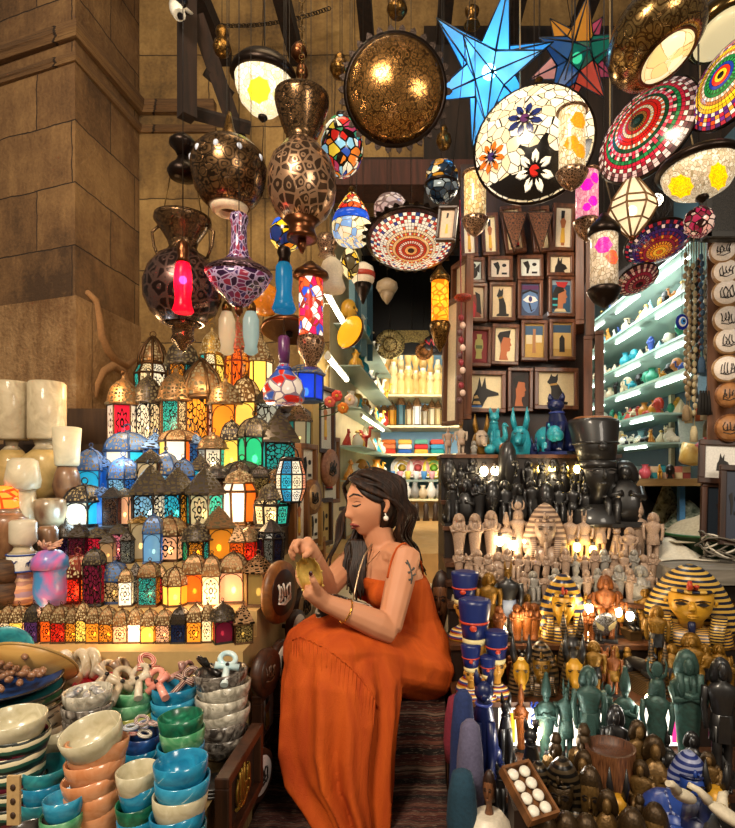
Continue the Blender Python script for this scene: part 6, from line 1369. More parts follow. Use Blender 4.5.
def mk_head(root,P_):
    """carved head with smooth wig on a neck"""
    m=MB(); el(m,[(0,.2,.18,.02),(.06,.2,.18,.02),(.2,.13,.13,.02),(.32,.14,.16,-.02),(.44,.22,.24,-.04),(.6,.26,.28,-.02),(.76,.25,.26,0),(.85,.18,.18,0)],18); m.tube([(0,-.29,.64),(0,-.35,.52),(0,-.32,.5)],[.025,.045,.04],8); m.tube([(-.08,-.28,.41),(0,-.31,.415),(.08,-.28,.41)],[.012,.035,.012],6); m.build('face',P_['body'],root)
    eyes(root,.6,-.275,.11,.06,P_.get('eye',BK))
    m=MB(); el(m,[(.3,.24,.16,.12),(.5,.3,.24,.08),(.7,.3,.28,.04),(.85,.25,.26,.02),(.96,.14,.16,.02),(1,.04,.05,.02)],20); m.build('wig',P_['head'],root)
def mk_block(root,P_):
    """squatting block figure"""
    m=MB(); m.box((0,0,.04),(.42,.44,.08)); m.build('base',P_['base'],root)
    m=MB(); el(m,[(.08,.2,.2),(.3,.22,.2),(.55,.2,.17),(.64,.12,.1),(.68,.07,.07)],16,sq=.6)
    for s_ in(-1,1): m.tube([(s_*.2,.02,.56),(s_*.23,-.08,.42),(s_*.05,-.21,.5)],[.055,.05,.04],8)
    head(m,.78,.115); m.build('figure',P_['body'],root)
    m=MB(); nemes(m,.68,.97,.2,.17); m.build('headdress',P_.get('head',P_['body']),root)
def stn(a,b,rough=.6,sc=60): return marble(a,b,sc,rough,.3)
BEI=stn('5a4636','c8a88e'); BLK=stn('090808','1e1b1a',.45); BRZ=brass('5a4428','0a0705',9,'plain',.36,'UV',(3,2,1),.55,1.0); GRN=brass('3a6660','2a2214',6,'plain',.45,'UV',(2,3,1),.3,1.0)
GLD=brass('a8781f','1c1006',9,'plain',.38,'UV',(2,2,1),.45,1.0); GLDP=plain('c08c22',.4,.1,.3,40); BLU=plain('13235f',.35,0,.3,40); TUR=marble('0f7a90','3aa8b4',20,.3,.2); NAVY=plain('121d4a',.35,0,.3,25); ORN=brass('a0581c','241008',8,'plain',.45,'UV',(3,3,1),.25,1.0)
SGB=stripes(('c89a3a','15203f'),8,1,rough=.3,metal=.2); SBB=stripes(('b89a80','6a5244'),10,1,rough=.6); SDK=stripes(('6a5030','15110c'),9,1,rough=.35,metal=.3); SBR=stripes(('4a3c28','100d0a'),9,1,rough=.35,metal=.4)
PAL={
 'tutL':dict(base=stripes(('b8882c','12192f'),10,1,rough=.35),body=GLDP,head=stripes(('c8a048','12192f'),13,1,rough=.35),lap=stripes(('c8a048','12192f'),10,1,rough=.35),crest=plain('b03a1c',.4),beard=plain('1a2040',.4)),
 'bei':dict(base=BEI,body=BEI,head=BEI,eye=plain('4a3a2c')),'beit':dict(base=BEI,body=BEI,head=SBB,lap=SBB,eye=plain('4a3a2c')),
 'blk':dict(base=BLK,body=BLK,head=BLK,kilt=BLK,lap=BLK,eye=plain('3a3634',.3)),'brz':dict(base=BLK,body=brass('94703c','1c1208',8,'plain',.36,'UV',(3,2,1),.5,1.0),head=BRZ,eye=BK),'brt':dict(base=BRZ,body=BRZ,head=SBR,lap=SBR,eye=BK),
 'grn':dict(base=GRN,body=GRN,head=GRN,kilt=GRN),'gld':dict(base=GLD,body=GLD,head=GLD,kilt=GLD),'orn':dict(base=BLK,body=ORN,head=ORN,kilt=GLD),
 'tut':dict(base=SGB,body=GLDP,head=SGB,lap=SGB,crest=plain('b03a1c',.4),beard=plain('1a2040',.4)),'tutb':dict(base=SDK,body=GLD,head=SDK,lap=SDK,crest=GLD,beard=SDK),
 'nef':dict(base=stripes(('c08a2a','7a1f1c','1a3a7a','e0c890'),3,1),body=plain('c8923c',.35,.1),head=BLU,lap=plain('d8c890',.4),crest=plain('c04028',.4)),
 'bng':dict(base=BLK,body=BLK,head=GLD,kilt=plain('8a94a8',.5)),'jgd':dict(base=SDK,body=GLDP,head=SDK,lap=BLK,eye=BK),'jbk':dict(base=SDK,body=BLK,head=SDK,lap=SDK,eye=GLD),'jly':dict(base=SDK,body=BLK,kilt=GLD),
 'gbk':dict(base=BLK,body=GLD,head=GLD,kilt=BLK),'tur':dict(base=TUR,body=TUR,head=TUR,kilt=TUR),'nav':dict(base=NAVY,body=NAVY,head=NAVY,kilt=plain('3a4a9a',.3)),'org':dict(base=plain('5a3a20'),body=marble('a0501c','c8782e',12,.3,.2)),
 'gry':dict(base=stn('4a4640','9a948c'),body=stn('5a564e','aaa49a'),head=stn('5a564e','aaa49a')),'wht':dict(base=plain('d8ccb8',.4),body=plain('ded4c2',.4),head=plain('ded4c2',.4)),
 'nfb':dict(base=BLK,body=BLK,head=BLK,lap=BLK,crest=BLK,eye=plain('3a3634',.3)),'wod':dict(base=wood('6a4026','2a160c'),body=wood('8a5a38','4a2a18',1,.4),head=wood('3a2216','180c06'),eye=BK),'blt':dict(base=NAVY,body=plain('24408a',.3),head=stripes(('1a2a6a','8a90b0'),9,1,rough=.4),lap=NAVY,eye=BK),
 'gbe':dict(base=BEI,body=stn('7a6a5a','ccb49c'),head=GLD,kilt=BEI),
}
MK={k[3:]:v for k,v in list(globals().items()) if k.startswith('mk_')}
NMK={'standing':'standing_figure','ushabti':'mummy_figure','osiris':'crowned_figure','anubis':'jackal_headed_figure','seated':'seated_figure','cat':'cat_statue','falcon':'falcon_statue','goddess':'goddess_figure','tut':'king_mask','nef':'queen_bust','jmask':'jackal_bust','jlying':'jackal_shrine','hippo':'hippo_figurine','goose':'goose_figurine','apple':'stone_fruit','pot':'pot','scarab':'scarab','head':'wigged_bust','block':'squatting_figure'}
DEP={'standing':.16,'ushabti':.15,'osiris':.14,'anubis':.17,'seated':.3,'cat':.28,'falcon':.26,'goddess':.14,'tut':.3,'nef':.2,'jmask':.34,'jlying':.55,'hippo':.9,'goose':.5,'apple':.5,'pot':.45,'scarab':.8,'head':.34,'block':.24}
def st(kind,pal,x,top,base,d,label,row=None,wx=1,rz=0,z=None,rot=None,cat='statue'):
    """x, top and base in photo pixels at depth d; the figure stands on height z"""
    zb=Z(base,d) if z is None else z; h=Z(top,d)-zb
    wx*={'standing':.72,'ushabti':.74,'osiris':.8,'anubis':.74,'goddess':.74,'head':.66,'block':.8,'seated':.85,'falcon':.8}.get(kind,1)
    rz-=.75*math.atan2(X(x,d),d)
    def f(r,kind=kind,pal=pal): MK[kind](r,PAL[pal])
    return spawn((kind,pal),f,NMK[kind],label,cat,(X(x,d),d,zb),rot or(0,0,rz),(h*wx,h*wx,h),None,row)
T=[t[0] for t in RTIER]
RE='in the pale row behind the masks'
# --- pale stone row around the big pale king
for k,x,t,lab in(('ushabti',459,513,'pale mummy statue'),('ushabti',475,513,'pale mummy statue'),('ushabti',491,510,'pale mummy statue'),('osiris',506,512,'slim pale statue with tall cap'),('goddess',518,500,'pale statue with framed disc crown'),('anubis',570,508,'pale jackal headed statue'),('anubis',584,508,'pale jackal headed statue'),('standing',600,510,'pale standing king statue'),('cat',617,524,'pale seated cat'),('osiris',639,499,'pale statue in tall pointed crown'),('standing',653,511,'pale standing king statue'),('seated',629,527,'small pale seated king')):
    st(k,'bei',x,t,560,2.05 if x not in(653,629) else 2.0,lab,RE,wx=1.25 if k!='cat' else 1.1,z=T[6],rz=-(X(x,2)-.1)*.25)
st('tut','beit',545,503,562,1.99,'large pale carved king bust with striped headcloth, centre of the pale row',z=T[6],wx=.95)
# --- crowd of small pale figurines in two rows
r4=random.Random(21)
small=['ushabti','standing','ushabti','anubis','seated','standing','ushabti','cat','osiris','block']
LABS={'ushabti':'small pale mummy figurine','standing':'small pale standing figurine','anubis':'small pale jackal headed figurine','seated':'small pale seated figurine','cat':'small pale cat figurine','osiris':'small pale tall crowned figurine','block':'small pale squatting figurine'}
for i in range(21):
    k=small[(i*7+i//3)%10]; x=459+i*9.7
    st(k,'bei' if i<12 else ('gry' if i%3==0 else 'bei'),x,r4.uniform(548,555),585,1.945,(LABS[k] if i<12 or i%3 else LABS[k].replace('pale','grey')),'in the upper figurine row',1.25,r4.uniform(-.3,.3),T[5])
for i in range(19):
    k=small[(i*3+i//2)%10]; x=460+i*10.6
    if 500<x<516: continue
    st(k,'bei' if i<7 else ('gry' if i%2 else 'bei'),x,r4.uniform(563,572),603,1.875,(LABS[k] if i<7 or i%2==0 else LABS[k].replace('pale','grey')),'in the lower figurine row',1.25,r4.uniform(-.3,.3),T[4])
# --- black statues, two rows under the lit shelf
bk=['cat','seated','head','falcon','standing','block','anubis','seated','cat','head','ushabti','falcon','block']
BL={'cat':'black seated cat','seated':'black seated king','head':'black carved head','falcon':'black falcon','standing':'black standing king','block':'black squatting figure','anubis':'black jackal headed statue','ushabti':'black mummy statue'}
for i in range(14):
    k=bk[(i*5)%13]; x=452+i*13.4; st(k,'blk',x,r4.uniform(474,482),512,2.13,BL[k],'in the front black row',1.25 if k in('standing','anubis','ushabti') else 1.0,r4.uniform(-.4,.4),T[7])
for i in range(13):
    k=bk[(i*4+2)%13]; x=449+i*11.5; 
    if 500<x<520: continue
    st(k,'blk',x,r4.uniform(456,464),495,2.235,BL[k],'in the rear black row',1.2 if k in('standing','anubis','ushabti') else .95,r4.uniform(-.4,.4),T[8])
st('head','blk',508,441,494,2.2,'large black ram like head before the lit shelf',z=T[8],wx=.8,rz=.9)
st('nef','nfb',598,417,500,2.1,'very large black queen bust with flared crown on the black shelf',z=T[7],wx=1.05,rz=.25)
m=MB(); el(m,[(.985,.2,.19,.12),(1.01,.16,.16,.12),(1.015,.02,.02,.12)],18); nb=[o for o in bpy.data.objects if o.get('label','').startswith('very large black queen')][0]; m.build('worn_wood_top',wood('a06a3c','6a3c1e'),nb)
st('block','blk',625,458,508,2.09,'big black block statue at the right end of the black shelf',z=T[7],wx=1.3)
st('seated','blk',612,470,508,2.08,'black throne statue beside the black block',z=T[7],wx=1.1)
# --- blue glazed row on top
for k,pal,x,t,b,d,lab,wx,rz in(('anubis','bei',448,424,456,2.33,'pale jackal headed figure at the left end of top shelf',1.2,.1),('anubis','gbe',461,420,456,2.3,'tan jackal headed figure with gold head on top shelf',1.25,0),('jmask','gbe',481,414,456,2.31,'pale jackal bust with tall light ears on top shelf',1.15,.2),('goose','tur',500,423,448,2.33,'turquoise goose figurine on the top shelf',1.0,.5),('jmask','tur',520,407,450,2.36,'large turquoise jackal bust with upright ears on top shelf',1.1,-.2),('hippo','tur',546,421,456,2.31,'turquoise hippo figurine at centre of top shelf',.85,.5),('cat','nav',559,394,452,2.3,'tall dark blue painted cat on the top shelf',1.3,-.4),('apple','tur',490,442,456,2.27,'turquoise stone apple on the top shelf edge',.95,0),('apple','org',506,440,456,2.27,'orange stone apple on the top shelf edge',.95,0),('cat','tur',493,408,440,2.385,'small green blue cat behind the goose on top shelf',1.0,.2),('goose','wht',574,437,456,2.28,'small black and white goose at right of top shelf',.8,.6),('block','gry',474,440,456,2.27,'small grey stone block figure on top shelf edge',1.1,0),('seated','nav',580,424,456,2.34,'dark blue seated figure right of the blue cat',1.0,0),('jmask','nav',534,436,456,2.27,'small dark blue jackal bust beside the hippo',1.0,.3)):
    st(k,pal,x,t,b,d,lab,None,wx,rz,T[9])
# --- gold and painted row
z3,z2=T[3],T[2]
st('nef','nef',464,572,648,1.81,'rear painted queen bust with tall blue crown, top left of masks',z=z3,wx=.95,rz=-.15)
st('standing','gld',489,571,640,1.8,'gold standing man statue beside the blue crowned busts',z=z3,wx=1.15)
st('anubis','bng',508,556,638,1.81,'black and gold standing statue with grey kilt and gold headcloth',z=z3,wx=1.2)
for x,t in((499,606),(517,604),(527,602),(534,603),(584,610),(592,612)): st('ushabti','orn',x,t,640,1.78,'small orange gold mummy figurine','below the gold mask',1.3,r4.uniform(-.2,.2),z3)
st('tut','tut',563,574,648,1.79,'gold king mask with dark blue striped headcloth, upright at centre',z=z3,wx=.92)
st('tut','tutL',690,565,658,1.755,'largest gold and navy striped king mask at the right, head turned',z=z3,wx=1.4,rz=-.05)
st('seated','orn',606,575,640,1.81,'orange gold seated figure behind the winged plate',z=z3,wx=1.0)
st('jlying','jly',628,604,645,1.83,'black jackal lying on a gold striped shrine box',z=z3,wx=.9,rz=.5)
st('standing','gbk',657,604,668,1.7,'brown gold man statue with folded arms before the large mask',z=z3-.05,wx=1.2)
st('cat','blk',598,613,640,1.78,'small black cat beside the upright gold mask',z=z3)
st('standing','orn',618,590,640,1.84,'orange standing figurine behind the black jackal',z=z3,wx=1.2)
st('seated','gbk',645,588,640,1.84,'gold and black seated figure left of the large mask',z=z3,wx=1.0)
# front gold row
st('nef','nef',474,600,690,1.655,'middle painted queen bust with blue crown and gold face',z=z2,wx=.8,rz=-.1)
st('nef','nef',471,645,692,1.615,'lowest left small painted queen bust with blue crown',z=z2,wx=.85)
st('nef','nef',497,632,692,1.63,'painted queen bust right of the other two blue crowns',z=z2,wx=.85,rz=.1)
st('nef','nef',488,657,692,1.605,'tiny painted queen bust between the larger ones',z=z2,wx=.85)
st('jmask','jgd',521,634,694,1.64,'gold faced jackal bust with tall black ears, left of its pair',z=z2,wx=1.0)
st('tut','tutb',541,641,695,1.64,'small dark striped king mask below the upright gold one',z=z2,wx=.85)
st('jmask','jgd',574,634,694,1.64,'gold faced jackal bust with tall black ears, right of its pair',z=z2,wx=1.05)
st('jmask','jbk',572,612,668,1.7,'black jackal bust with gold striped cloth before upright mask',z=z2+.05,wx=1.1)
st('standing','gbk',594,640,694,1.64,'gold bodied man bust figure with black kilt',z=z2,wx=1.3)
st('anubis','orn',613,642,694,1.64,'orange jackal headed figurine in the front gold row',z=z2,wx=1.2)
st('jlying','jly',640,634,694,1.68,'large black jackal with gold stripes in the front row',z=z2,wx=.85,rz=.6)
for x in(672,692,705,719): st('seated' if x==692 else 'standing','gbk',x,643 if x!=692 else 634,692,1.64,'gold and black figurine' if x!=692 else 'gold and black seated figurine','under the largest mask',1.25,0,z2)
st('jmask','jbk',658,640,694,1.63,'small black jackal bust at the right of front gold row',z=z2,wx=.9,rz=.2)
st('falcon','gld',681,660,694,1.61,'small gold falcon below the largest mask',z=z2)
# smaller figures crowding between the larger ones
r6=random.Random(77); FK=['seated','standing','ushabti','anubis','falcon','block','cat','osiris']; FL={'seated':'seated figure','standing':'standing figure','ushabti':'mummy figure','anubis':'jackal headed figure','falcon':'falcon','block':'squatting figure','cat':'cat','osiris':'tall crowned figure'}
PN={'gbk':'gold and black','orn':'orange brown','gld':'antique gold','brz':'bronze','brt':'dark bronze','blk':'black','grn':'green bronze','tut':'gold'}
def crowd(n,x0,x1,d,z,h0,h1,pals,row,skip=()):
    for i in range(n):
        x=x0+(x1-x0)*(i+.5)/n+r6.uniform(-1.5,1.5); k=FK[r6.randrange(8)]; p=pals[r6.randrange(len(pals))]; h=r6.uniform(h0,h1)
        if any(a<x<b for a,b in skip): continue
        yb=CY+(CH-z)*F/d; st(k,p,x,yb-h*F/d,yb,d,'small %s %s'%(PN[p],FL[k]),row,1.05,r6.uniform(-.4,.4),z)
crowd(22,460,660,1.845,z3,.10,.15,['gld','gbk','orn','brz','blk','bei'] if False else ['gld','gbk','orn','brz','blk'],'at the back of upper gold shelf',((498,518),(548,580),(616,645)))
crowd(20,505,735,1.735,z2,.085,.12,['gbk','orn','gld','brz','blk'],'at the back of lower gold shelf',((560,585),(630,662)))
crowd(11,655,735,1.69,z2,.09,.12,['gbk','gld','brz'],'before the largest king mask',((650,664),))
crowd(8,515,735,1.43,T[1],.09,.14,['blk','brz','blk','brt' if False else 'blk'],'at the feet of the green statues',())
crowd(14,520,660,1.21,T[0],.07,.1,['brz','blk','brz'],'low in the bottom bronze crowd',((515,545),))
crowd(10,650,730,1.37,T[0],.09,.14,['blk','brz','blk'],'behind the blue king bust',())
# round winged plate leaning
t=thing('winged_plate','round silver blue plate with winged figure in the gold row','plate',P(604,624,1.765),(0,0,.15)); s=px(1,1.765)
m=MB(); m.lathe([(0,0),(12*s,0),(13*s,.004),(9*s,.008),(0,.009)],24); o=m.build('disc',brass('8a8a92','3a3018',6,'filigree',.3,'UV',(4,1,1),.7),t); o.rotation_euler=(PI/2+.2,0,0)
for sg in(-1,1): m=MB(); m.prism([(sg*2*s,-2*s),(sg*11*s,4*s),(sg*9*s,-3*s),(sg*3*s,-6*s)],.003,0,Matrix.Translation((0,-.012,0))); m.build('wing',plain('8a7c58',.4),t)
# --- green bronze statues before the lit panel
zb=T[1]; 
for k,pal,x,t,b,d,lab,wx in(('cat','nav',483,666,786,1.46,'tall dark blue cat statue at the left end of lower shelf',1.0),('cat','blk',505,690,780,1.5,'slim black cat statue beside the tall blue cat',.8),('osiris','orn',521,684,775,1.58,'red orange figure statue before the lit panel',1.0),('osiris','grn',546,672,780,1.52,'green bronze statue in tall crown, leftmost of the greens',1.15),('anubis','grn',566,674,780,1.52,'green bronze jackal headed statue',1.15),('standing','grn',589,664,785,1.49,'broad green bronze king statue before the lit panel',1.2),('goddess','grn',608,682,778,1.55,'smaller green bronze goddess behind the black seated figure',1.15),('osiris','grn',625,666,780,1.52,'green bronze statue with tall square crown',1.15),('goddess','grn',657,658,790,1.45,'green bronze goddess with horned disc crown',1.1),('ushabti','grn',688,650,785,1.47,'stout green bronze mummy statue with pale hands',1.15),('standing','blk',722,655,800,1.42,'very tall black statue at the right end of lower shelf',1.1)):
    st(k,pal,x,t,b,d,lab,None,wx*.84,r4.uniform(-.15,.15),zb)
# --- lowest dark crowd
za=T[0]
LOW=[('cat','blk',532,716,1.42,'large black seated cat under the bright lamp',.8),('falcon','brz',556,733,1.4,'dark bird statue with small red cap',.85),('falcon','brz',584,724,1.4,'bronze owl like bird with big round head',.85),('block','brz',583,750,1.34,'bronze squatting figure below the owl like bird',1.0),('seated','blk',616,706,1.44,'small black seated figure on the lower shelf centre',.8),('pot','wod',610,746,1.36,'cylindrical carved wooden pot among the dark statues',.8),('seated','brz',640,722,1.4,'bronze seated figure right of the wooden pot',.9),('block','brz',655,735,1.37,'bronze block figure beneath the green goddess',1.0),
('tut','brt',562,758,1.28,'bronze king bust with striped headcloth at centre bottom',.85),('tut','brt',539,762,1.3,'bronze king bust left of the centre one',.75),('head','brz',590,766,1.27,'bronze head with wig below the owl like bird',.9),('jmask','jgd',618,768,1.27,'gold jackal bust lying among the bottom bronzes',.9),('block','brz',607,790,1.19,'bronze squatting figure with raised knees, bottom centre',.95),('seated','brz',640,762,1.3,'bronze seated figure right of the gold jackal',1.0),
('head','brz',566,812,1.13,'small bronze head, second of the bottom edge heads',1.0),('head','brz',586,814,1.13,'small bronze head, third of the bottom edge heads',1.0),('head','brz',545,812,1.13,'small bronze head, first of the bottom edge heads',1.0),('head','brz',632,808,1.13,'bronze head at the bottom edge right of the squatting figure',1.0),('head','brz',655,803,1.16,'bronze head beside the white slipper carving',1.0),
('scarab','blt',667,783,1.22,'large shiny blue scarab among the bronzes',.8),('tut','blt',690,752,1.33,'blue king bust with striped headcloth at lower right',.95),('jmask','jgd',716,760,1.3,'bronze gold jackal bust at the lower right',1.1),('scarab','blk',716,800,1.16,'big black scarab at the bottom right',.9),('scarab','nav',700,790,1.18,'dark blue scarab at the bottom right',.7),('cat','blk',500,760,1.36,'black cat behind the carved beige heads',.8),('falcon','brz',640,795,1.2,'bronze falcon between the bottom heads',.8),('block','blk',672,752,1.36,'black block figure behind the blue scarab',1.0)]
for k,pal,x,t,d,lab,wx in LOW: st(k,pal,x,t,0,d,lab,None,wx,r4.uniform(-.3,.3),za)
st('head','wod',489,770,0,1.2,'carved brown wooden head on white neck at lower left',z=za+.09,wx=.75,rz=-.3)
t=thing('white_bust','smooth white stone bust base under the brown head','bust',(X(489,1.2),1.2,za)); m=MB(); el(m,[(0,.075,.055),(.03,.078,.055),(.07,.05,.04),(.095,.03,.03)],18); m.build('shoulders',plain('d8cdb8',.4),t)
# tray of round white eggs of stone
t=thing('egg_tray','brown tray holding eight white stone eggs','tray',tuple(P(527,794,1.15)),(.55,.0,.45)); s=px(1,1.16)
m=MB(); m.box((0,0,0),(.066,.11,.008)); m.build('bottom',wood('7a4e2a','4a2c14'),t)
for c,dd in(((0,.055,.009),(.07,.006,.022)),((0,-.055,.009),(.07,.006,.022)),((.033,0,.009),(.006,.11,.022)),((-.033,0,.009),(.006,.11,.022))): m=MB(); m.box(c,dd); m.build('side',wood('8a5a32','54341a'),t)
for i in range(8):
    loc=t.matrix_basis@Vector((-.015+.03*(i%2),-.039+.026*(i//2),.012)); m=MB(); m.ball((0,0,0),(.0125,.0125,.008),14,8); o=m.build('stone_egg',plain('e6e0d0',.35),loc=loc,rot=(.55,0,.45)); tag(o,'white stone egg lying in the brown tray','stone egg','white stone eggs in the tray')
m=MB(); m.box((0,0,0),(.07,.07,.13)); o=m.build('display_box',plain('2a1a10',.6),loc=(X(529,1.17),1.185,za+.066)); tag(o,'small dark box under the tray of white eggs','box')
# white slipper shaped carvings
for i,(x,y,rz,lab) in enumerate(((682,795,.7,'white stone ladle carving among the bronzes at lower right'),(722,812,-.3,'white forked carving at the bottom right corner'))):
    t=thing('white_carving',lab,'carving',P(x,y,1.12),(0,.5,rz)); m=MB(); m.ball((.01,0,0),(.042,.02,.013),14,9); m.tube([(-.03,0,.004),(-.055,0,.012),(-.075,.0,.01)],[.011,.007,.006],8); m.build('body',plain('c8bca4',.5),t)
    if i: m=MB(); m.tube([(.0,.012,.004),(.0,.035,.018),(.012,.055,.02)],[.012,.009,.005],8); m.build('prong',plain('c8bca4',.5),t)
# folded cloths and sacks at the left foot of the stall
for x,y,d,c,lab in((452,610,1.9,'cdb894','pale carved board leaning at the left of the blue crowned busts'),): 
    t=thing('leaning_board',lab,'board',P(x,628,d),(0,math.radians(14),0)); m=MB(); m.box((0,0,0),(.05,.02,.22)); m.build('board',stn('8a7454','d8c49c'),t)
st('head','wod',441,570,0,1.97,'dark wooden idol head at the foot of the picture wall',z=Z(640,1.97),wx=.75,rz=-.2)
m=MB(); m.box((0,0,0),(.12,.12,.66)); o=m.build('dark_post',wood('2a1a10','120a06'),loc=(X(440,1.97),1.98,Z(640,1.97)-.33)); tag(o,'dark wooden post carrying the idol head','post')
# blue bottle shaped rolls and folded fabric on the left face of the stall
for i,(x,y0,y1,d,c,lab) in enumerate(((463,690,830,1.36,'1c2c5a','blue fabric roll against the left of the statue stall'),(457,695,760,1.4,'7a2034','crimson fabric roll at the left of the statue stall'),(462,770,840,1.2,'16384a','teal fabric roll at the bottom left of the statue stall'),(470,720,835,1.28,'5a5670','lilac fabric roll beside the blue one'))):
    t=thing('fabric_roll',lab,'fabric',(X(x,d),d,Z(y1,d))); H=Z(y0,d)-Z(y1,d); m=MB(); el(m,[(0,.03,.03),(H*.3,.034,.03),(H*.7,.03,.03),(H*.95,.022,.024),(H,.01,.01)],12); m.build('roll',plain(c,.9,0,.4,30,.3),t)
# --- lit panel and lamps behind the statues
pz0,pz1=T[1]+.01,T[2]-.018
m=MB(); m.box(((X(498,1.605)+X(690,1.605))/2,1.590,(pz0+pz1)/2),(px(192,1.605),.008,pz1-pz0)); LP=o=m.build('lit_panel',emit('fff4e0',2.0)); tag(o,'backlit white plastic panel with blue letters behind the green statues','lit panel')
for i,(x,c,w) in enumerate(((506,'f08a2a',9),(512,'e8c83a',4),(640,'2a9ad0',5),(672,'f03a8a',4),(676,'f0b02a',3))):
    m=MB(); m.box((0,0,0),(px(w,1.6),.004,(pz1-pz0)*.8)); m.build('print_strip',emit(c,1.2),LP,loc=(X(x,1.598),1.585,(pz0+pz1)/2))
LT=P(535,718,1.582)
def stroke(pts,k): m=MB(); m.tube([(-z*.5*.022,0,x*.5*.022-.024*(k-1.5)) for x,z in pts],.0028,5); m.build('letter',plain('1f4ac0',.4),LP,loc=LT)
SS=[(.8,.8),(-.2,1),(-.8,.6),(-.4,.1),(.5,-.1),(.8,-.6),(.2,-1),(-.8,-.8)]
stroke(SS,0); stroke([(-.8,1),(0,0),(.8,-1),(0,0),(.8,1),(0,0),(-.8,-1)],1); stroke(SS,2); stroke([(-.8,-1),(0,1),(.5,-.2),(-.4,-.2),(.5,-.2),(.8,-1)],3)
BULBW=emit('ffe2b0',24); BULBY=emit('ffcf5a',20)
def bulb(x,y,d,r,ma,p,row,c=(1,.78,.45)):
    t=thing('lamp_bulb','small glaring lamp bulb','bulb',P(x,y,d),row=row); s=px(1,d); m=MB(); m.ball((0,0,0),(r*s,r*s,r*1.3*s),10,8); m.build('glass',ma,t); m=MB(); m.lathe([(r*.5*s,r*1.0*s),(r*.6*s,r*2.0*s),(0,r*2.1*s)],10); m.build('socket',plain('3a3028',.4),t)
    if p: point('stall_light',P(x,y,d-.06),p,c,.02)
for x in(474,484,495,503): bulb(x,471,2.235,4.0,BULBW,.5 if x in(484,) else 0,'under the left of the top shelf')
for x in(541,552,565,577): bulb(x,469,2.235,3.6,BULBY,.5 if x in(552,) else 0,'under the right of the top shelf')
for x,y in((500,541),(514,545),(527,541)): bulb(x,y,2.02,4,BULBW,.5 if x==514 else 0,'left of the large pale king')
for x,y in((577,547),(593,550)): bulb(x,y,2.02,4,BULBY,.4 if x==593 else 0,'right of the large pale king')
for x,y in((502,628),(521,620),(530,632),(589,609),(590,630)): bulb(x,y,1.80,4.5,BULBW,.45 if x in(521,589) else 0,'beside the upright gold mask')
for x,y in((618,612),(630,616)): bulb(x,y,1.8,4,BULBW,.35 if x==618 else 0,'near the black jackal shrine')
bulb(536,733,1.5,6,BULBW,.8,'before the lit panel',(1,.95,.85)); bulb(650,700,1.56,5,BULBW,.4,'under the gold row',(1,.95,.85))
# ================================================================== WOMAN SITTING ON THE STEPS
W0=Vector((X(412,1.86),1.86,.545))
wm=thing('person','woman with long dark hair in orange strap dress seated on the steps examining a scoop','person',W0)
def skinmat():
    t=NT('skin'); co=t.coord('Object',2); nz=t.n('ShaderNodeTexNoise'); nz.inputs['Detail'].default_value=1; t.l(co,nz.inputs['Vector'])
    c=t.ramp(nz.outputs[0],[(.2,'c48560'),(.8,'cf9370')]); b=t.bsdf(c,.55,0,Specular_IOR_Level=.35); return t.done(b)
SKIN=skinmat()
def wmb(): m=MB(); m.M=Matrix.Translation(-W0); return m
fwd=Vector((-.86,-.5,0)).normalized(); lft=Vector((0,0,1)).cross(fwd)
def oring(c,a,ra,b,rb,n=20,mod=None): return [c+a*(ra*math.cos(2*PI*i/n)*(mod(2*PI*i/n) if mod else 1))+b*(rb*math.sin(2*PI*i/n)*(mod(2*PI*i/n) if mod else 1)) for i in range(n)]
bd=wmb()
# torso and neck
tor=[((414,672,1.88),.165,.125),((410,640,1.87),.15,.115),((404,612,1.86),.118,.092),((396,592,1.855),.132,.1),((391,578,1.85),.14,.1),((387,564,1.85),.15,.082),((384,556,1.85),.135,.066),((382,550,1.85),.085,.055),((380.5,544,1.848),.056,.053),((377.5,530,1.842),.05,.052),((375,518,1.835),.048,.05)]
bd.rings([oring(P(*c),lft,a,fwd,b) for c,a,b in tor],0)
LS=P(405,559,1.735); RS=P(352,560,1.955); LE=P(389,629,1.62); LW=P(324,602,1.535); RE_=P(325,590,1.71); RW=P(313,556,1.535)
def limb(m,pts,rs,n=12): m.tube(pts,rs,n)
def sub(a,b,t): return a.lerp(b,t)
limb(bd,[P(386,556,1.83),sub(P(386,556,1.83),LS,.6),LS,sub(LS,LE,.25),sub(LS,LE,.6),LE,],[.045,.05,.05,.046,.042,.037])
limb(bd,[sub(LS,LE,.93),LE+Vector((.0,.0,-.004)),sub(LE,LW,.2),sub(LE,LW,.5),sub(LE,LW,.85),LW],[.036,.038,.041,.036,.027,.025])
limb(bd,[P(380,556,1.87),RS,sub(RS,RE_,.4),RE_],[.045,.048,.043,.036]); limb(bd,[sub(RS,RE_,.95),RE_,sub(RE_,RW,.3),sub(RE_,RW,.8),RW],[.034,.037,.039,.028,.025])
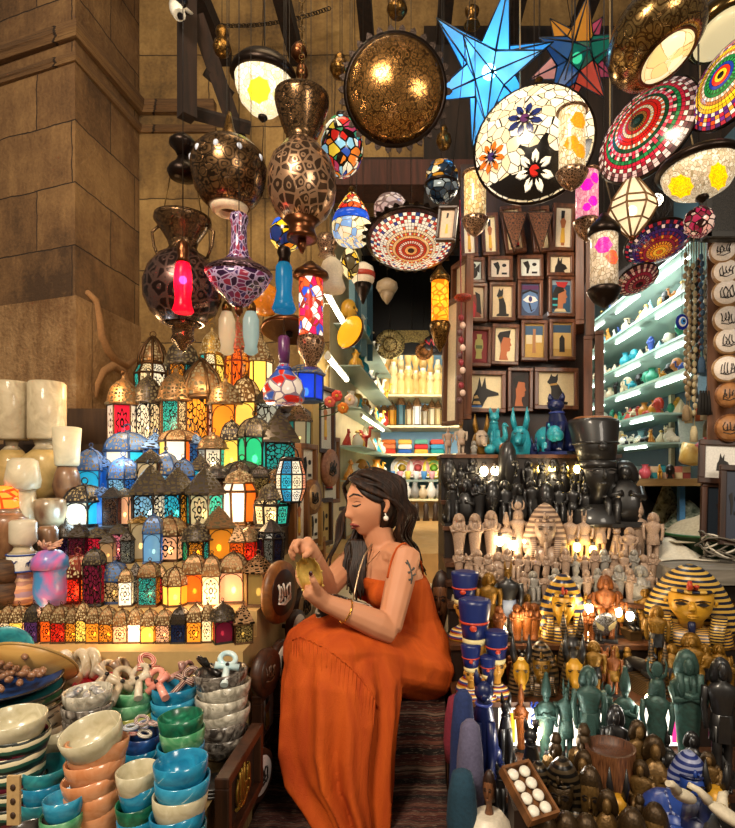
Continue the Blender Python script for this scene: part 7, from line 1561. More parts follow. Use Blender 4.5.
# hands: palm and five bent fingers each
def hand(m,w,palm,fingers,thumb):
    m.tube([w]+palm,[.025]+[.026,.028,.022][:len(palm)],10)
    for f,r in zip(fingers,(.0085,.009,.0085,.0072)): m.tube(f,[r*1.1,r,r*.92,r*.7],8)
    m.tube(thumb,[.013,.0105,.0095,.007],8)
hand(bd,LW,[P(317,596,1.52),P(311,590,1.512),P(308,587,1.513)],[[P(309,589,1.51),P(302,584,1.522),P(298,577,1.53),P(297,569,1.528)],[P(310,590,1.517),P(303,586,1.54),P(299,580,1.552),P(299,573,1.553)],[P(312,591,1.523),P(306,588,1.552),P(303,582,1.565),P(303,576,1.566)],[P(314,592,1.528),P(310,590,1.556),P(308,585,1.57),P(308,580,1.57)]],[P(318,594,1.505),P(316,586,1.485),P(313,580,1.473),P(310.5,574,1.472)])
hand(bd,RW,[P(309,550,1.52),P(304,545,1.505),P(301,543,1.503)],[[P(303,542,1.493),P(298,541,1.48),P(295,547,1.468),P(298,553,1.468)],[P(302,542,1.503),P(295,542,1.492),P(291.5,549,1.482),P(294.5,557,1.482)],[P(301,543,1.513),P(293.5,545,1.505),P(290.5,552,1.498),P(293,559,1.5)],[P(301,546,1.522),P(294,549,1.52),P(292,555,1.516),P(294,561,1.515)]],[P(310,551,1.503),P(309,552,1.482),P(306,555,1.468),P(302.5,557,1.468)])
# legs and feet under the dress
for hp,kn,an,to in((P(424,668,1.84),P(316,647,1.6),P(345,812,1.54),P(322,824,1.47)),(P(410,668,1.95),P(330,645,1.72),P(362,806,1.6),P(340,818,1.53))):
    bd.tube([hp,sub(hp,kn,.5),kn],[.085,.072,.055],12); bd.tube([kn,sub(kn,an,.3),sub(kn,an,.7),an],[.055,.052,.04,.032],12); bd.tube([an,sub(an,to,.5),to],[.034,.032,.02],10)
# head: displaced ellipsoid with brow, nose, lips, chin
fh=Vector((-.87,-.46,-.13)).normalized(); lh=Vector((0,0,1)).cross(fh).normalized(); uh=fh.cross(lh).normalized()
if uh.z<0: uh=-uh
HC=P(373,503,1.825)
HM=Matrix((( lh.x,-fh.x,uh.x,HC.x),(lh.y,-fh.y,uh.y,HC.y),(lh.z,-fh.z,uh.z,HC.z),(0,0,0,1)))
def G(x,z,cx,cz,sx,sz): return math.exp(-((x-cx)/sx)**2-((z-cz)/sz)**2)
def hpt(a,t,k=1.0):
    ct=math.cos(t); x=.069*ct*math.sin(a); y=-.086*ct*math.cos(a); z=.104*math.sin(t)
    if z<-.01: f=1-.34*min(1,(-.01-z)/.09)**1.2; x*=f
    if y>0: y*=1.12; z+=.008*math.sin(t)
    fr=max(0,math.cos(a))*ct
    if y<0:
        y=-.083*math.cos(a)*ct**(.55 if z<0 else .8)
        q=0
        q+=.02*G(x,z,0,-.026,.0105,.011)+.012*G(x,z,0,-.004,.008,.024)          # nose
        q+=.006*G(x,z,0,.034,.05,.012)                                         # brow
        q-=.010*(G(x,z,.03,.012,.016,.012)+G(x,z,-.03,.012,.016,.012))          # sockets
        q+=.007*(G(x,z,.03,.009,.011,.007)+G(x,z,-.03,.009,.011,.007))          # lids
        q+=.008*G(x,z,0,-.056,.02,.006)+.009*G(x,z,0,-.068,.017,.006)-.003*G(x,z,0,-.062,.02,.002)
        q+=.006*G(x,z,0,-.092,.02,.012)+.004*(G(x,z,.042,-.02,.016,.02)+G(x,z,-.042,-.02,.016,.02))
        y-=q*(1 if fr>.05 else 0)
    return Vector((x*k,y*k,z*k))
na,nt=56,44; rs=[]
for i in range(nt+1):
    t=-PI/2+PI*i/nt; t=max(-PI/2+.03,min(PI/2-.03,t)); rs.append([HM@hpt(2*PI*j/na,t) for j in range(na)])
bd.rings(rs,0)
for sg in(-1,1):   # ears
    bd.tube([HM@Vector((sg*.067,.004,.012)),HM@Vector((sg*.077,.016,.014)),HM@Vector((sg*.077,.016,-.008)),HM@Vector((sg*.071,.004,-.028))],[.006,.008,.008,.007],8)
o=bd.build('body',SKIN,wm); rm=o.modifiers.new('join','REMESH'); rm.mode='VOXEL'; rm.voxel_size=.0036; rm.use_smooth_shade=True; s_=o.modifiers.new('soft','SMOOTH'); s_.factor=.5; s_.iterations=3
# features of the face
def hl(name,pts,r,ma,n=6):
    m=wmb(); m.tube([HM@Vector(p) for p in pts],r,n); return m.build(name,ma,wm)
def fy(x,z,off=.0):
    best=None
    for i in range(81):
        a=-1.0+2.0*i/80
        for k in range(1):
            pass
    t=math.asin(max(-.99,min(.99,z/.104))); ct=math.cos(t); f=1-.34*min(1,max(0,(-.01-z)/.09))**1.2 if z<-.01 else 1
    sa=max(-.99,min(.99,x/(.069*ct*f))); return hpt(math.asin(sa),t).y-off
DKB=plain('1e120c',.5); LIP=plain('8a3a34',.35)
for sg in(-1,1):
    hl('eyebrow',[(sg*x,fy(sg*x,z,.0005),z) for x,z in((.012,.034),(.026,.041),(.04,.038),(.05,.03))],[.0022,.0034,.003,.0014],DKB)
    hl('eyelashes',[(sg*x,fy(sg*x,z,.0015),z) for x,z in((.017,.006),(.025,.003),(.035,.003),(.045,.008))],[.0016,.0026,.003,.0018],DKB)
    hl('eyelid_shadow',[(sg*x,fy(sg*x,z,-.001),z) for x,z in((.019,.014),(.03,.018),(.042,.014))],[.002,.0032,.002],plain('8a5238',.5))
hl('upper_lip',[(x,fy(x,-.057,.0006),z) for x,z in((-.023,-.061),(-.01,-.0565),(0,-.058),(.01,-.0565),(.023,-.061))],[.002,.0045,.0045,.0045,.002],LIP)
hl('lower_lip',[(x,fy(x,-.067,.0003),z) for x,z in((-.021,-.063),(0,-.0675),(.021,-.063))],[.002,.0058,.002],LIP)
for sg in(1,-1):
    m=wmb(); c=HM@Vector((sg*.076,.004,-.046)); m.ball(c,.0085,12,8); m.tube([c+Vector((0,0,.008)),HM@Vector((sg*.074,.004,-.03))],.0022,6); m.build('pearl_earring',plain('f0e8dc',.15,.0,.05),wm)
# hair: locks swept from a parting over the head and down
hr=wmb(); hq=random.Random(5)
cap=[]
for i in range(17):
    t=.02+(PI/2-.05)*i/16; row=[]
    for j in range(40):
        a=2*PI*j/40; v=hpt(a,t,1.0)
        # keep the forehead clear: pull the hairline back at the front
        k=1.07; 
        lim=max(0,math.cos(a)); tt=t+ (1-t/(PI/2))*lim**2*.72; v=hpt(a,min(tt,PI/2-.03),1.0); kf=k-.055*lim**3; row.append(HM@Vector((v.x*k,v.y*kf+.004,v.z*(1.055-.02*lim))))
    cap.append(row)
hr.rings(cap,0)
bk_=[]
for i in range(10):
    t=.05-1.05*i/9; bk_.append([HM@(lambda v:Vector((v.x*1.1,v.y*1.09+.004,v.z)))(hpt(PI*.46+PI*1.08*j/24,t)) for j in range(25)])
hr.rings(bk_,0,True,False)
def lock(pts,r0,r1,wv=.013):
    n=len(pts); P2=[]
    for i,p in enumerate(pts): P2.append(Vector(p)+Vector((math.sin(i*1.7+hq.random()*2)*wv,0,0))*(i>3))
    # smooth resample
    out=[]
    for i in range(n-1):
        p0=P2[max(i-1,0)];p1=P2[i];p2=P2[i+1];p3=P2[min(i+2,n-1)]
        for k in range(4):
            u=k/4; out.append(.5*((2*p1)+(p2-p0)*u+(2*p0-5*p1+4*p2-p3)*u*u+(3*p1-p0-3*p2+p3)*u**3))
    out.append(P2[-1]); N=len(out); hr.tube(out,[r0+(r1-r0)*(i/(N-1))**1.5 for i in range(N)],6)
def Hl(*p): return HM@Vector(p)
for i in range(58):
    s=i/57; j=lambda a:hq.uniform(-a,a)
    y0=-.07+.115*s; zt=.086+.022*math.sin(PI*min(1,s*1.2))
    # camera side: sweeps over and behind the ear, then down the back
    lock([Hl(.004,y0,zt),Hl(.04,y0*.8+.01,.092-.02*(s<.2)),Hl(.07,y0*.5+.035+.03*s,.052+.01*s),Hl(.077,.036+.05*s,.0),Hl(.07+j(.006),.055+.05*s,-.05),P(396+12*s+j(3),532+4*s,1.8+.06*s),P(404+14*s+j(4),548+j(3),1.83+.08*s),P(409+13*s+j(4),562+14*hq.random(),1.86+.1*s)],hq.uniform(.006,.0095),.002)
    # far side: falls in front of the right shoulder
    lock([Hl(-.004,y0,zt),Hl(-.045,y0*.8+.006,.088),Hl(-.074,y0*.5+.015,.04),Hl(-.078,.0+.06*s,-.02),P(352+16*s+j(3),530+j(3),1.86+.03*s),P(350+16*s+j(4),548+j(3),1.83+.03*s),P(349+13*s+j(4),568+j(3),1.8+.03*s),P(350+9*s+j(6),588+j(9),1.78+.03*s)],hq.uniform(.007,.0105),.002)
for i in range(16):
    s=i/15; lock([Hl(.006,-.072+.03*s,.09),Hl(.04,-.066+.028*s,.075),Hl(.066,-.034+.022*s,.046),Hl(.077,.0+.014*s,.024),Hl(.082,.034,.002-.012*s),Hl(.078,.06,-.04),P(400+4*s,536,1.80),P(408+6*s,553,1.85)],hq.uniform(.006,.0085),.002)
for k in range(5): lock([Hl(-.01,-.075,.08),Hl(-.06,-.07,.06),Hl(-.078,-.055,.0),P(344-k*1.5,516+k,1.87),P(341-k*2,532+3*k,1.86),P(337-k*2.2,546+4*k,1.85),P(334-k,556+5*k,1.85)],.007,.002,.008)
for k in range(8): lock([P(352+k*2,540,1.84),P(354+k*1.6,556,1.815),P(350+k*2,574,1.79),P(354+k*1.3,592+k%3*4,1.775)],.012,.003,.006)
def hairmat():
    t=NT('hair'); nz=t.n('ShaderNodeTexNoise'); nz.inputs['Scale'].default_value=1; nz.inputs['Detail'].default_value=3; t.l(t.coord('Object',(90,90,12)),nz.inputs['Vector'])
    c=t.ramp(nz.outputs[0],[(.35,'150b07'),(.6,'2c1a10'),(.8,'553722')]); b=t.bsdf(c,.5,0,Specular_IOR_Level=.3); t.bump(b,nz.outputs[0],.5,.004); return t.done(b)
hr.build('hair',hairmat(),wm)
# dress
def dressmat():
    t=NT('dress'); co=t.coord('Object',(14,14,3)); nz=t.n('ShaderNodeTexNoise'); nz.inputs['Scale'].default_value=1; nz.inputs['Detail'].default_value=5; nz.inputs['Distortion'].default_value=.8; t.l(co,nz.inputs['Vector'])
    c=t.ramp(nz.outputs[0],[(.3,'a03a0a'),(.7,'c45614')]); n2=t.n('ShaderNodeTexNoise'); n2.inputs['Scale'].default_value=350; t.l(t.coord('Object'),n2.inputs['Vector'])
    b=t.bsdf(c,.8,0,Specular_IOR_Level=.25); h=t.math('ADD',nz.outputs[0],t.math('MULTIPLY',n2.outputs[0],.12)); t.bump(b,h,.55,.02); return t.done(b)
DR=dressmat(); ds=wmb()
bod=[((414,668,1.88),.172,.135),((410,640,1.87),.158,.125),((405,614,1.86),.128,.102),((397,594,1.855),.142,.11),((392,582,1.85),.15,.114),((389.5,574,1.85),.149,.106)]
ds.rings([oring(P(*c),lft,a,fwd,b,40,(lambda q,k=k:1+(.012*math.sin(q*15) if k in(1,2) else 0))) for k,(c,a,b) in enumerate(bod)],0)
for dx in(-.055,.06): ds.ball(P(380,590,1.81)+lft*dx+fwd*.012,(.056,.056,.046),14,10)
ds.ball(P(414,657,1.88),(.105,.165,.118),20,14)
up=Vector((0,0,1)); td=Vector((-.313,-.25,.1)).normalized(); sd_=td.cross(up).normalized(); tv_=sd_.cross(td)
ds.rings([oring(P(x,y,d),sd_,a,tv_,b,48,(lambda q,ph=ph:1+.02*math.sin(11*q+ph))) for x,y,d,a,b,ph in((432,664,1.93,.1,.09,0),(414,662,1.88,.19,.12,.3),(385,655,1.8,.195,.115,.8),(352,648,1.72,.185,.108,1.4),(322,648,1.64,.165,.095,2),(303,652,1.6,.12,.075,2.4),(293,656,1.58,.06,.04,2.6))],0)
R_=[]
for y,cx,hw,hd,d,am in((634,334,38,.105,1.66,.0),(650,341,53,.13,1.64,.02),(675,342,58,.135,1.61,.055),(705,341,57,.13,1.585,.095),(740,339,53,.125,1.565,.135),(770,342,47,.12,1.55,.17),(795,351,38,.11,1.535,.2),(815,356,32,.1,1.52,.22),(831,357,30,.098,1.51,.24)):
    c=P(cx,y,d); w=px(hw,d); ring=[]
    for i in range(120):
        q=2*PI*i/120; k=1+am*(1.0*abs(math.sin(4.5*q+.6+.004*y))**1.5*1.6-.8+.55*math.sin(15*q+1.3-.006*y)+.35*math.sin(5*q+2)); z=c.z+.012*math.sin(3*q+1)*(am>.05)
        # hem rises to the left
        if y>760: z+=max(0,-math.cos(q))*.0
        ring.append(Vector((c.x+w*k*math.cos(q),c.y+hd*k*math.sin(q),z)))
    R_.append(ring)
ds.rings(R_,0)
o=ds.build('dress',DR,wm); rm=o.modifiers.new('join','REMESH'); rm.mode='VOXEL'; rm.voxel_size=.0048; rm.use_smooth_shade=True; s_=o.modifiers.new('soft','SMOOTH'); s_.factor=.5; s_.iterations=3
# things that lie on the body and the dress are cast onto their finished surfaces
def final_bvh(o):
    dg=bpy.context.evaluated_depsgraph_get(); e=o.evaluated_get(dg); me=e.to_mesh(); M=o.matrix_world
    bv=BVHTree.FromPolygons([M@v.co for v in me.vertices],[tuple(p.vertices) for p in me.polygons]); e.to_mesh_clear(); return bv
bpy.context.view_layer.update()
BD=[c for c in wm.children if c.name.startswith('body')][0]; BVB=final_bvh(BD); BVD=final_bvh(o)
def cast(bv,x,y,off):
    c=Vector((0,0,CH)); d=(P(x,y,1)-c).normalized(); h=bv.ray_cast(c,d)
    return None if h[0] is None else h[0]+(h[1] if h[1].dot(d)<0 else -h[1])*off
# gathered seam of the tiered skirt
m=wmb(); sp=[(293,640),(300,637),(309,640),(320,645),(332,652),(344,661),(355,671),(365,683),(373,696),(379,710)]
pts=[cast(BVD,x,y,.001) for x,y in sp]; pts=[p for p in pts if p]; fine=[]
for p,q in zip(pts,pts[1:]):
    for k in range(5): fine.append(p.lerp(q,k/5)+Vector((0,-.0015*(k%2),.0025*((k%2)*2-1))))
m.tube(fine,.0032,6); m.build('seam_ruffle',DR,wm)
m=wmb()
for i in range(26):   # small pleats falling from the gathered seam
    u=i/25*(len(sp)-1); k=min(int(u),len(sp)-2); x=sp[k][0]+(sp[k+1][0]-sp[k][0])*(u-k); y=sp[k][1]+(sp[k+1][1]-sp[k][1])*(u-k); L=hq.uniform(14,38)
    q=[cast(BVD,x-.05*j*L*.25,y+L*j/4,-.0012) for j in range(5)]
    if all(q): m.tube(q,[.003,.0036,.003,.0022,.0008],6)
m.build('pleats',DR,wm)
m=wmb(); q=[cast(BVB,x,y,.002) for x,y in((388,578),(389.5,570),(391.5,562),(394,555),(397,549),(401,545),(405,543.6),(409,544.3))]; q=[p for p in q if p]; e_=q[-1]
m.tube(q+[e_+Vector((.012,.03,.0)),e_+Vector((.03,.07,-.02)),P(421,562,1.87),P(424,579,1.915)],.0034,6); m.build('shoulder_strap',DR,wm)
m=wmb(); m.tube([P(360,577,1.86),P(357,563,1.88),P(355,552,1.92),P(360,549,1.98)],.0036,6); m.build('shoulder_strap',DR,wm)
# jewellery and tattoo
GC_=plain('c8963a',.25,.9)
m=wmb(); c=sub(LE,LW,.68); ax=(LW-LE).normalized(); u=ax.cross(Vector((0,0,1))).normalized(); v=ax.cross(u); m.tube([c+(u*math.cos(q)+v*math.sin(q))*.034 for q in[2*PI*i/20 for i in range(21)]],.0022,6); m.build('bracelet',GC_,wm)
m=wmb(); nk=[P(372,549,1.785),P(369,557,1.762),P(367,565,1.752),P(372,560,1.75),P(380,551,1.772)]; m.tube(nk,.0012,5); m.tube([P(367,563,1.75),P(366.5,571,1.745)],.002,5); m.build('necklace',plain('6a4a2a',.3,.7),wm)
TA=plain('4a4640',.6); m=wmb()
for pth in([(407,560),(409,565),(411,571),(412,578),(411,584)],[(411,571),(414,568)],[(411,571),(408,573)],[(412,576),(415,574)],[(411.5,579),(408.5,580)],[(405.5,562),(407.5,564)]):
    q=[cast(BVB,x,y,.0) for x,y in pth]; q=[p for p in q if p]
    if len(q)>1: m.tube(q,[.0022+.0018*(i%2) for i in range(len(q))],6)
m.build('tattoo',TA,wm)
m=wmb(); m.ball(P(310.7,573.5,1.462),(.0055,.003,.007),8,6); m.build('thumb_nail',plain('3a1018',.2),wm)
# brass scoop held in her hands
BR2=brass('dcbc62','8a6420',5,'plain',.35,'UV',(2,2,1),.35,.5)
t=thing('brass_scoop','engraved brass scoop held up in both hands of the woman','scoop',P(308,572,1.5))
o0=P(308,572,1.5); m=MB(); m.M=Matrix.Translation(-o0)
rows=[]
for k,(x,y,w,dp) in enumerate(((304.5,557,3.5,.004),(305.5,561,9,.010),(307.5,567,12,.016),(309.5,574,12.5,.018),(311.5,581,12,.018),(313,588,10.5,.016))):
    c=P(x,y,1.50); hw=px(w,1.5); r=[]
    for i in range(13):
        q=PI*i/12; r.append(c+Vector((-hw*math.cos(q)*.96,dp*math.sin(q)*1.0,hw*math.cos(q)*-.22)))
    rows.append(r)
m.rings(rows,0,True,False); o=m.build('bowl',BR2,t); sd=o.modifiers.new('t','SOLIDIFY'); sd.thickness=.0025
m=MB(); m.M=Matrix.Translation(-o0); m.tube([P(301,542,1.49),P(302.5,549,1.489),P(304.5,557,1.493),P(306,562,1.506)],[.006,.0045,.0065,.006],8); m.build('handle',BR2,t)
m=MB(); m.M=Matrix.Translation(-o0)
for k,(x,y,w,dp) in enumerate(((305.5,561,9,.01),(309.5,574,12.5,.018),(313,588,10.5,.016))):
    for sg in(-1,1): m.ball(P(x,y,1.5)+Vector((sg*px(w,1.5)*.96,0,sg*px(w,1.5)*.21)),.0035,8,6)
m.build('rim_studs',BR2,t)
# shoulder bag in her lap
t=thing('shoulder_bag','black and white patterned shoulder bag in the lap of the woman','bag',P(345,612,1.70),(0,.35,.25))
m=MB(); m.box((0,0,0),(.17,.06,.085)); o=m.build('bag_body',marble('12100e','e0d8c4',26,.5,.03),t); b=o.modifiers.new('b','BEVEL'); b.width=.018; b.segments=4
m=MB(); m.box((0,-.034,.01),(.17,.008,.05)); o=m.build('flap',plain('1a1512',.4),t); b=o.modifiers.new('b','BEVEL'); b.width=.004
m=MB(); m.ball((0,-.04,-.012),(.008,.004,.008),10,6); m.build('clasp',GC_,t)
L1=t.matrix_basis.inverted(); m=MB()
m.tube([L1@p for p in(P(352,606,1.69),P(355,590,1.715),P(359,572,1.745),P(364,556,1.775),P(372,544,1.80))],.0028,6); m.tube([L1@p for p in(P(352,606,1.69),P(378,620,1.70),P(396,612,1.745),P(410,597,1.79),P(420,582,1.86),P(420,566,1.905))],.0028,6); m.build('chain_strap',plain('b8a080',.3,.8),t)
# ================================================================== SHELVES AND GOODS INSIDE THE SHOP
GLS=pane('c8d8d0',0)
STRIP=emit('f4fff4',7)
PALC=['1f8a9a','d8d0bc','d8c4a0','2a4a9a','15120f','d8c4a0','15120f','b8763a','d8d0bc','8ab8c8','3a9a7a','efe8d8','15120f','c8862a']
CN={'2a3a2a':'dark green','1f4a5a':'petrol','4a3a2a':'brown','1f8a9a':'teal','d8d0bc':'ivory','c8862a':'ochre','2a4a9a':'cobalt','3a9a7a':'green','d8c4a0':'sandy','15120f':'black','b83a2a':'red','e0a83a':'golden','8ab8c8':'light blue','d05a6a':'rose','efe8d8':'white','5a8a3a':'grass green','b8763a':'copper'}
def tk_pyramid(r,ma): m=MB(); m.lathe([(.5,0),(.5,.08),(0,1)],4,sm=False,rot=PI/4); m.build('body',ma,r)
def tk_bottle(r,ma):
    m=MB(); m.lathe([(.25,0),(.34,.1),(.36,.35),(.2,.6),(.1,.72),(.1,.82)],14); m.build('body',ma,r); m=MB(); m.lathe([(.1,.82),(.16,.86),(.1,.94),(.02,1)],12); m.build('stopper',plain('d8b060',.3,.5),r)
def tk_cat(r,ma): mk_cat(r,dict(base=ma,body=ma,head=ma))
def tk_bust(r,ma): mk_head(r,dict(base=ma,body=ma,head=ma))
def tk_mummy(r,ma): mk_ushabti(r,dict(base=ma,body=ma,head=ma))
def tk_scarab(r,ma): mk_scarab(r,dict(base=ma,body=ma,head=ma))
def tk_camel(r,ma):
    m=MB(); m.ball((0,0,.5),(.16,.36,.18),12,8); m.ball((0,.02,.7),(.1,.16,.14),10,7)
    for sx in(-1,1):
        for y in(-.25,.25): m.tube([(sx*.09,y,.45),(sx*.1,y,.2),(sx*.1,y,0)],[.08,.045,.04],7)
    m.tube([(0,-.3,.5),(0,-.46,.55),(0,-.48,.8),(0,-.46,.92)],[.1,.07,.06,.06],8); m.tube([(0,-.44,.93),(0,-.64,.88)],[.07,.05],7); m.build('body',ma,r)
def tk_vase(r,ma): m=MB(); m.lathe([(.2,0),(.3,.06),(.42,.35),(.36,.6),(.16,.78),(.2,.95),(.26,1)],16,caps=(True,False)); m.lathe([(.26,1),(.2,.93),(.12,.78),(0,.7)],16,caps=(False,False)); m.build('body',ma,r)
TK={'pyramid':tk_pyramid,'bottle':tk_bottle,'cat':tk_cat,'bust':tk_bust,'mummy':tk_mummy,'scarab':tk_scarab,'camel':tk_camel,'vase':tk_vase}
TKN={'pyramid':'pyramid_trinket','bottle':'perfume_bottle','cat':'cat_trinket','bust':'bust_trinket','mummy':'mummy_trinket','scarab':'scarab_trinket','camel':'camel_trinket','vase':'little_vase'}
def trinket(kind,col,p,h,row,rz=0,wx=1):
    ma=plain(col,.3,0,.25,60); lab='small %s %s'%(CN.get(col,'pale'),TKN[kind].replace('_',' '))
    return spawn(('tk',kind,col),lambda r:TK[kind](r,ma),TKN[kind],lab,'trinket',p,(0,0,rz),(h*wx,h*wx,h),None,row)
def shelf(name,lab,a,b,c,d,z,th,mat,cat='shelf'):
    """flat shelf with plan corners a b c d"""
    t=thing(name,lab,cat,(a[0],a[1],z)); m=MB(); q=[(Vector((p[0],p[1],0))-Vector((a[0],a[1],0))) for p in(a,b,c,d)]
    m.poly([p for p in q]); m.poly([p-Vector((0,0,th)) for p in q[::-1]])
    for i in range(4): u,v=q[i],q[(i+1)%4]; m.poly([u-Vector((0,0,th)),v-Vector((0,0,th)),v,u])
    m.build('board',mat,t); return t
r5=random.Random(8)
# --- right wall
names=['top','second','third','fourth','fifth','sixth']
for k,z in enumerate((2.17,2.0,1.82,1.68,1.535,1.40)):
    y0=2.2 if k<4 else 2.55; x0=1.13 if k<5 else 1.1
    nm='on the right wall %s glass shelf'%names[k]
    t=shelf('glass_shelf','%s long glass shelf of trinkets along the right wall'%names[k],(x0,y0),(1.41,y0),(1.41,4.3),(x0,4.3),z,.008,GLS)
    m=MB(); m.box((0,.0,-.004),(.006,4.3-y0,.012)); o=m.build('edge',plain('9ac0b0',.2),t); o.location=(-.002,(4.3-y0)/2,0)
    for j in range(4):
        ya=y0+.12+j*(4.2-y0)/4; L=(4.2-y0)/4*.62
        m=MB(); m.box((0,0,0),(.009,L,.008)); o=m.build('light_strip',STRIP,t); o.location=(.05,ya+L/2-y0,-.016)
    n=24
    for i in range(n):
        y=y0+.06+(4.1-y0)*(i/n)**1.15; 
        for row_ in range(2):
            kd=r5.choice(['cat','bust','mummy','scarab','camel','bottle','pyramid','vase']); c=r5.choice(['15120f','2a3a2a','15120f','1f4a5a','4a3a2a','2a4a9a'] if k==0 else PALC if k!=4 else ['e0a83a','c8862a','3a9a7a','b83a2a','efe8d8','1f8a9a','d8c4a0'])
            h={'scarab':.035,'pyramid':.06,'camel':.06}.get(kd,.075)*r5.uniform(.8,1.2)
            trinket(kd,c,(x0+.045+.11*row_+r5.uniform(-.01,.01),y+r5.uniform(-.01,.01),z),h,nm,r5.uniform(-2.2,-.6))
area('right_shelf_light',(1.0,2.6,2.15),(0,math.radians(-60),0),.5,4,(.9,1,.95))
for y in(2.2,2.95,4.3): m=MB(); m.box((1.405,y,1.7),(.02,.03,.9)); struct(m.build('trim_shelf_upright',plain('d8c8a0',.5)))
# counter shelf below with boxed souvenirs
CT=wood('9a7a4a','6a4e2a',1,.5,(6,30,30))
shelf('counter_board','pale wooden counter board of souvenirs at the right of the stall',(.92,2.3),(1.41,2.3),(1.41,4.2),(.92,4.2),1.235,.03,CT)
shelf('low_counter','grey weathered wooden bench top holding cloths and green bowl',(.87,1.8),(2.2,1.8),(2.2,3.05),(.87,3.05),.945,.05,wood('8c8478','5a544a',1,.8,(4,30,30)))
m=MB(); m.box((1.55,2.45,.44),(1.2,1.1,.88)); struct(m.build('trim_bench_base',wood('3a2a1c','1a120a')))
m=MB(); m.box((1.2,3.03,1.08),(.7,.03,.25)); struct(m.build('trim_bench_back',plain('1a1410',.9)))
for x in(632,681): m=MB(); m.box((X(x,2.5),2.5,1.09),(.025,.025,.29)); struct(m.build('trim_counter_leg',plain('4a8ac0',.5)))
BX=['b8584a','d8b8a0','8a3a34','e0d0b8','c87a6a','6a8a8a','3a9ab0','d8c8a0']
for i in range(14):
    x=636+ (i%7)*8; lv=i//7; d=2.42
    m=MB(); m.box((0,0,0),(.032,.05,.026)); m.box((0,-.0255,0),(.024,.002,.018)); o=m.build('souvenir_box',[plain(BX[(i*3)%8],.5)],loc=(X(x,d),d,1.235+.013+.026*lv)); tag(o,'small %s souvenir box'%['brick red','peach','maroon','cream','salmon','grey green','turquoise','sand'][(i*3)%8],'box',row='in the box stack on the right counter')
for i,(x,y,c) in enumerate(((628,438,'1f8a9a'),(640,440,'d8c4a0'),(650,432,'c8862a'),(674,436,'1f8a9a'),(683,450,'1f8a9a'),(620,470,'b83a2a'),(660,476,'e0a83a'),(670,479,'15120f'),(630,478,'efe8d8'),(645,477,'d05a6a'))):
    trinket(['cat','camel','bust','scarab','vase'][i%5],c,(X(x,2.36),2.36 if y>465 else 2.55,1.235),.06,'on the right counter',-.5)
t=thing('seashell','large yellow and pink sea shell on the right counter','sea shell',P(694,456,2.34)); s=px(1,2.34)
m=MB(); m.tube([(14*s,0,-8*s),(4*s,-2*s,0),(-6*s,0,2*s),(-13*s,0,-6*s)],[2*s,11*s,13*s,3*s],14); m.build('shell',marble('d8a83a','f0d890',20,.4,.3),t); m=MB(); m.tube([(-2*s,-8*s,8*s),(8*s,-6*s,13*s),(15*s,-2*s,10*s)],[3*s,5*s,1*s],8); m.build('lip',plain('e07a8a',.4),t)
t=thing('snow_globe','small glass snow globe beside the sea shell','snow globe',P(708,462,2.33)); m=MB(); m.ball((0,0,.01),.03,14,10); m.build('globe',pane('dfe8ea',0),t); m=MB(); m.lathe([(.03,-.03),(.032,-.015),(.024,-.006)],16); m.build('base',plain('c87a3a',.4),t); m=MB(); m.lathe([(.014,-.01),(.0,.02)],4); m.build('pyramid',plain('d8a040',.5),t)
t=thing('glass_sheet','pale grey framed glass sheet leaning behind the sea shell','glass sheet',P(706,438,2.6),(-.15,0,-.1)); m=MB(); m.box((0,0,0),(.24,.01,.2)); m.build('sheet',plain('9aa8a0',.2),t); m=MB(); m.box((0,-.006,.1),(.25,.012,.012)); m.build('edge',plain('5a5248',.5),t)
for i,(x,y,w,h,c,lab) in enumerate(((613,345,0,0,'',''),)): pass
# blue tinted panels with arch mirror and hanging bead strings
for i in range(10):
    x=686+i*2.6; d=2.12+.02*(i%3); c=['8a7454','b8a078','5a4a34','c8b890','3a3a34','a0522d','4a6a8a','d8c8a8','6a5a3a','2a4a5a'][i]
    L=[150,135,110,160,120,145,100,130,150,115][i]; top=255+(i*37)%20
    t=thing('bead_string','%s beaded string'%['brown','tan','umber','cream','black','rust','slate blue','bone','olive','petrol'][i],'bead string',P(x,top,d),row='hanging before the right glass shelves'); s=px(1,d)
    m=MB(); m.tube([(0,0,(top-238)*s),(0,0,0),(.003,0,-L*s)],.002,4); m.build('cord',plain(c,.6),t)
    m=MB()
    for j in range(int(L/7)): m.ball((r5.uniform(-.004,.004),r5.uniform(-.004,0),-j*7*s),(2.4*s,2.4*s,3.2*s),6,5)
    o=m.build('beads',plain(c,.4,0,.4,80),t); o['kind']='stuff'
    m=MB(); m.tube([(0,0,-L*s),(0,0,-(L+5)*s),(0,0,-(L+16)*s)],[2*s,3.5*s,4*s],8); m.build('tassel',plain(c,.8),t)
m=MB(); m.box((0,0,0),(.1,.02,.02)); o=m.build('hook_rail',wood('3a2416','180c06'),loc=(X(698,2.13),2.14,Z(237,2.13))); tag(o,'short dark rail from which the bead strings hang','rail')
t=thing('evil_eye_charm','blue eye charm hanging before the right shelves','charm',P(682,322,2.1)); s=px(1,2.1)
for nm,r,y,c in(('rim',6.5,0,'12268a'),('white_ring',4,-.006,'e8ecf0'),('blue_ring',2.8,-.009,'3a8ad8'),('pupil',1.4,-.011,'0c0c14')):
    m=MB(); m.ball((0,y,0),(r*s,.006,r*1.25*s),16,8); m.build(nm,plain(c,.15),t)
m=MB(); m.tube([(0,0,7*s),(0,0,90*s)],.0015,4); m.build('cord',plain('2a2a3a',.5),t)
t=thing('arched_mirror','small arched mirror reflecting blue at the end of the right shelves','mirror',P(706,384,2.14)); s=px(1,2.14); m=MB()
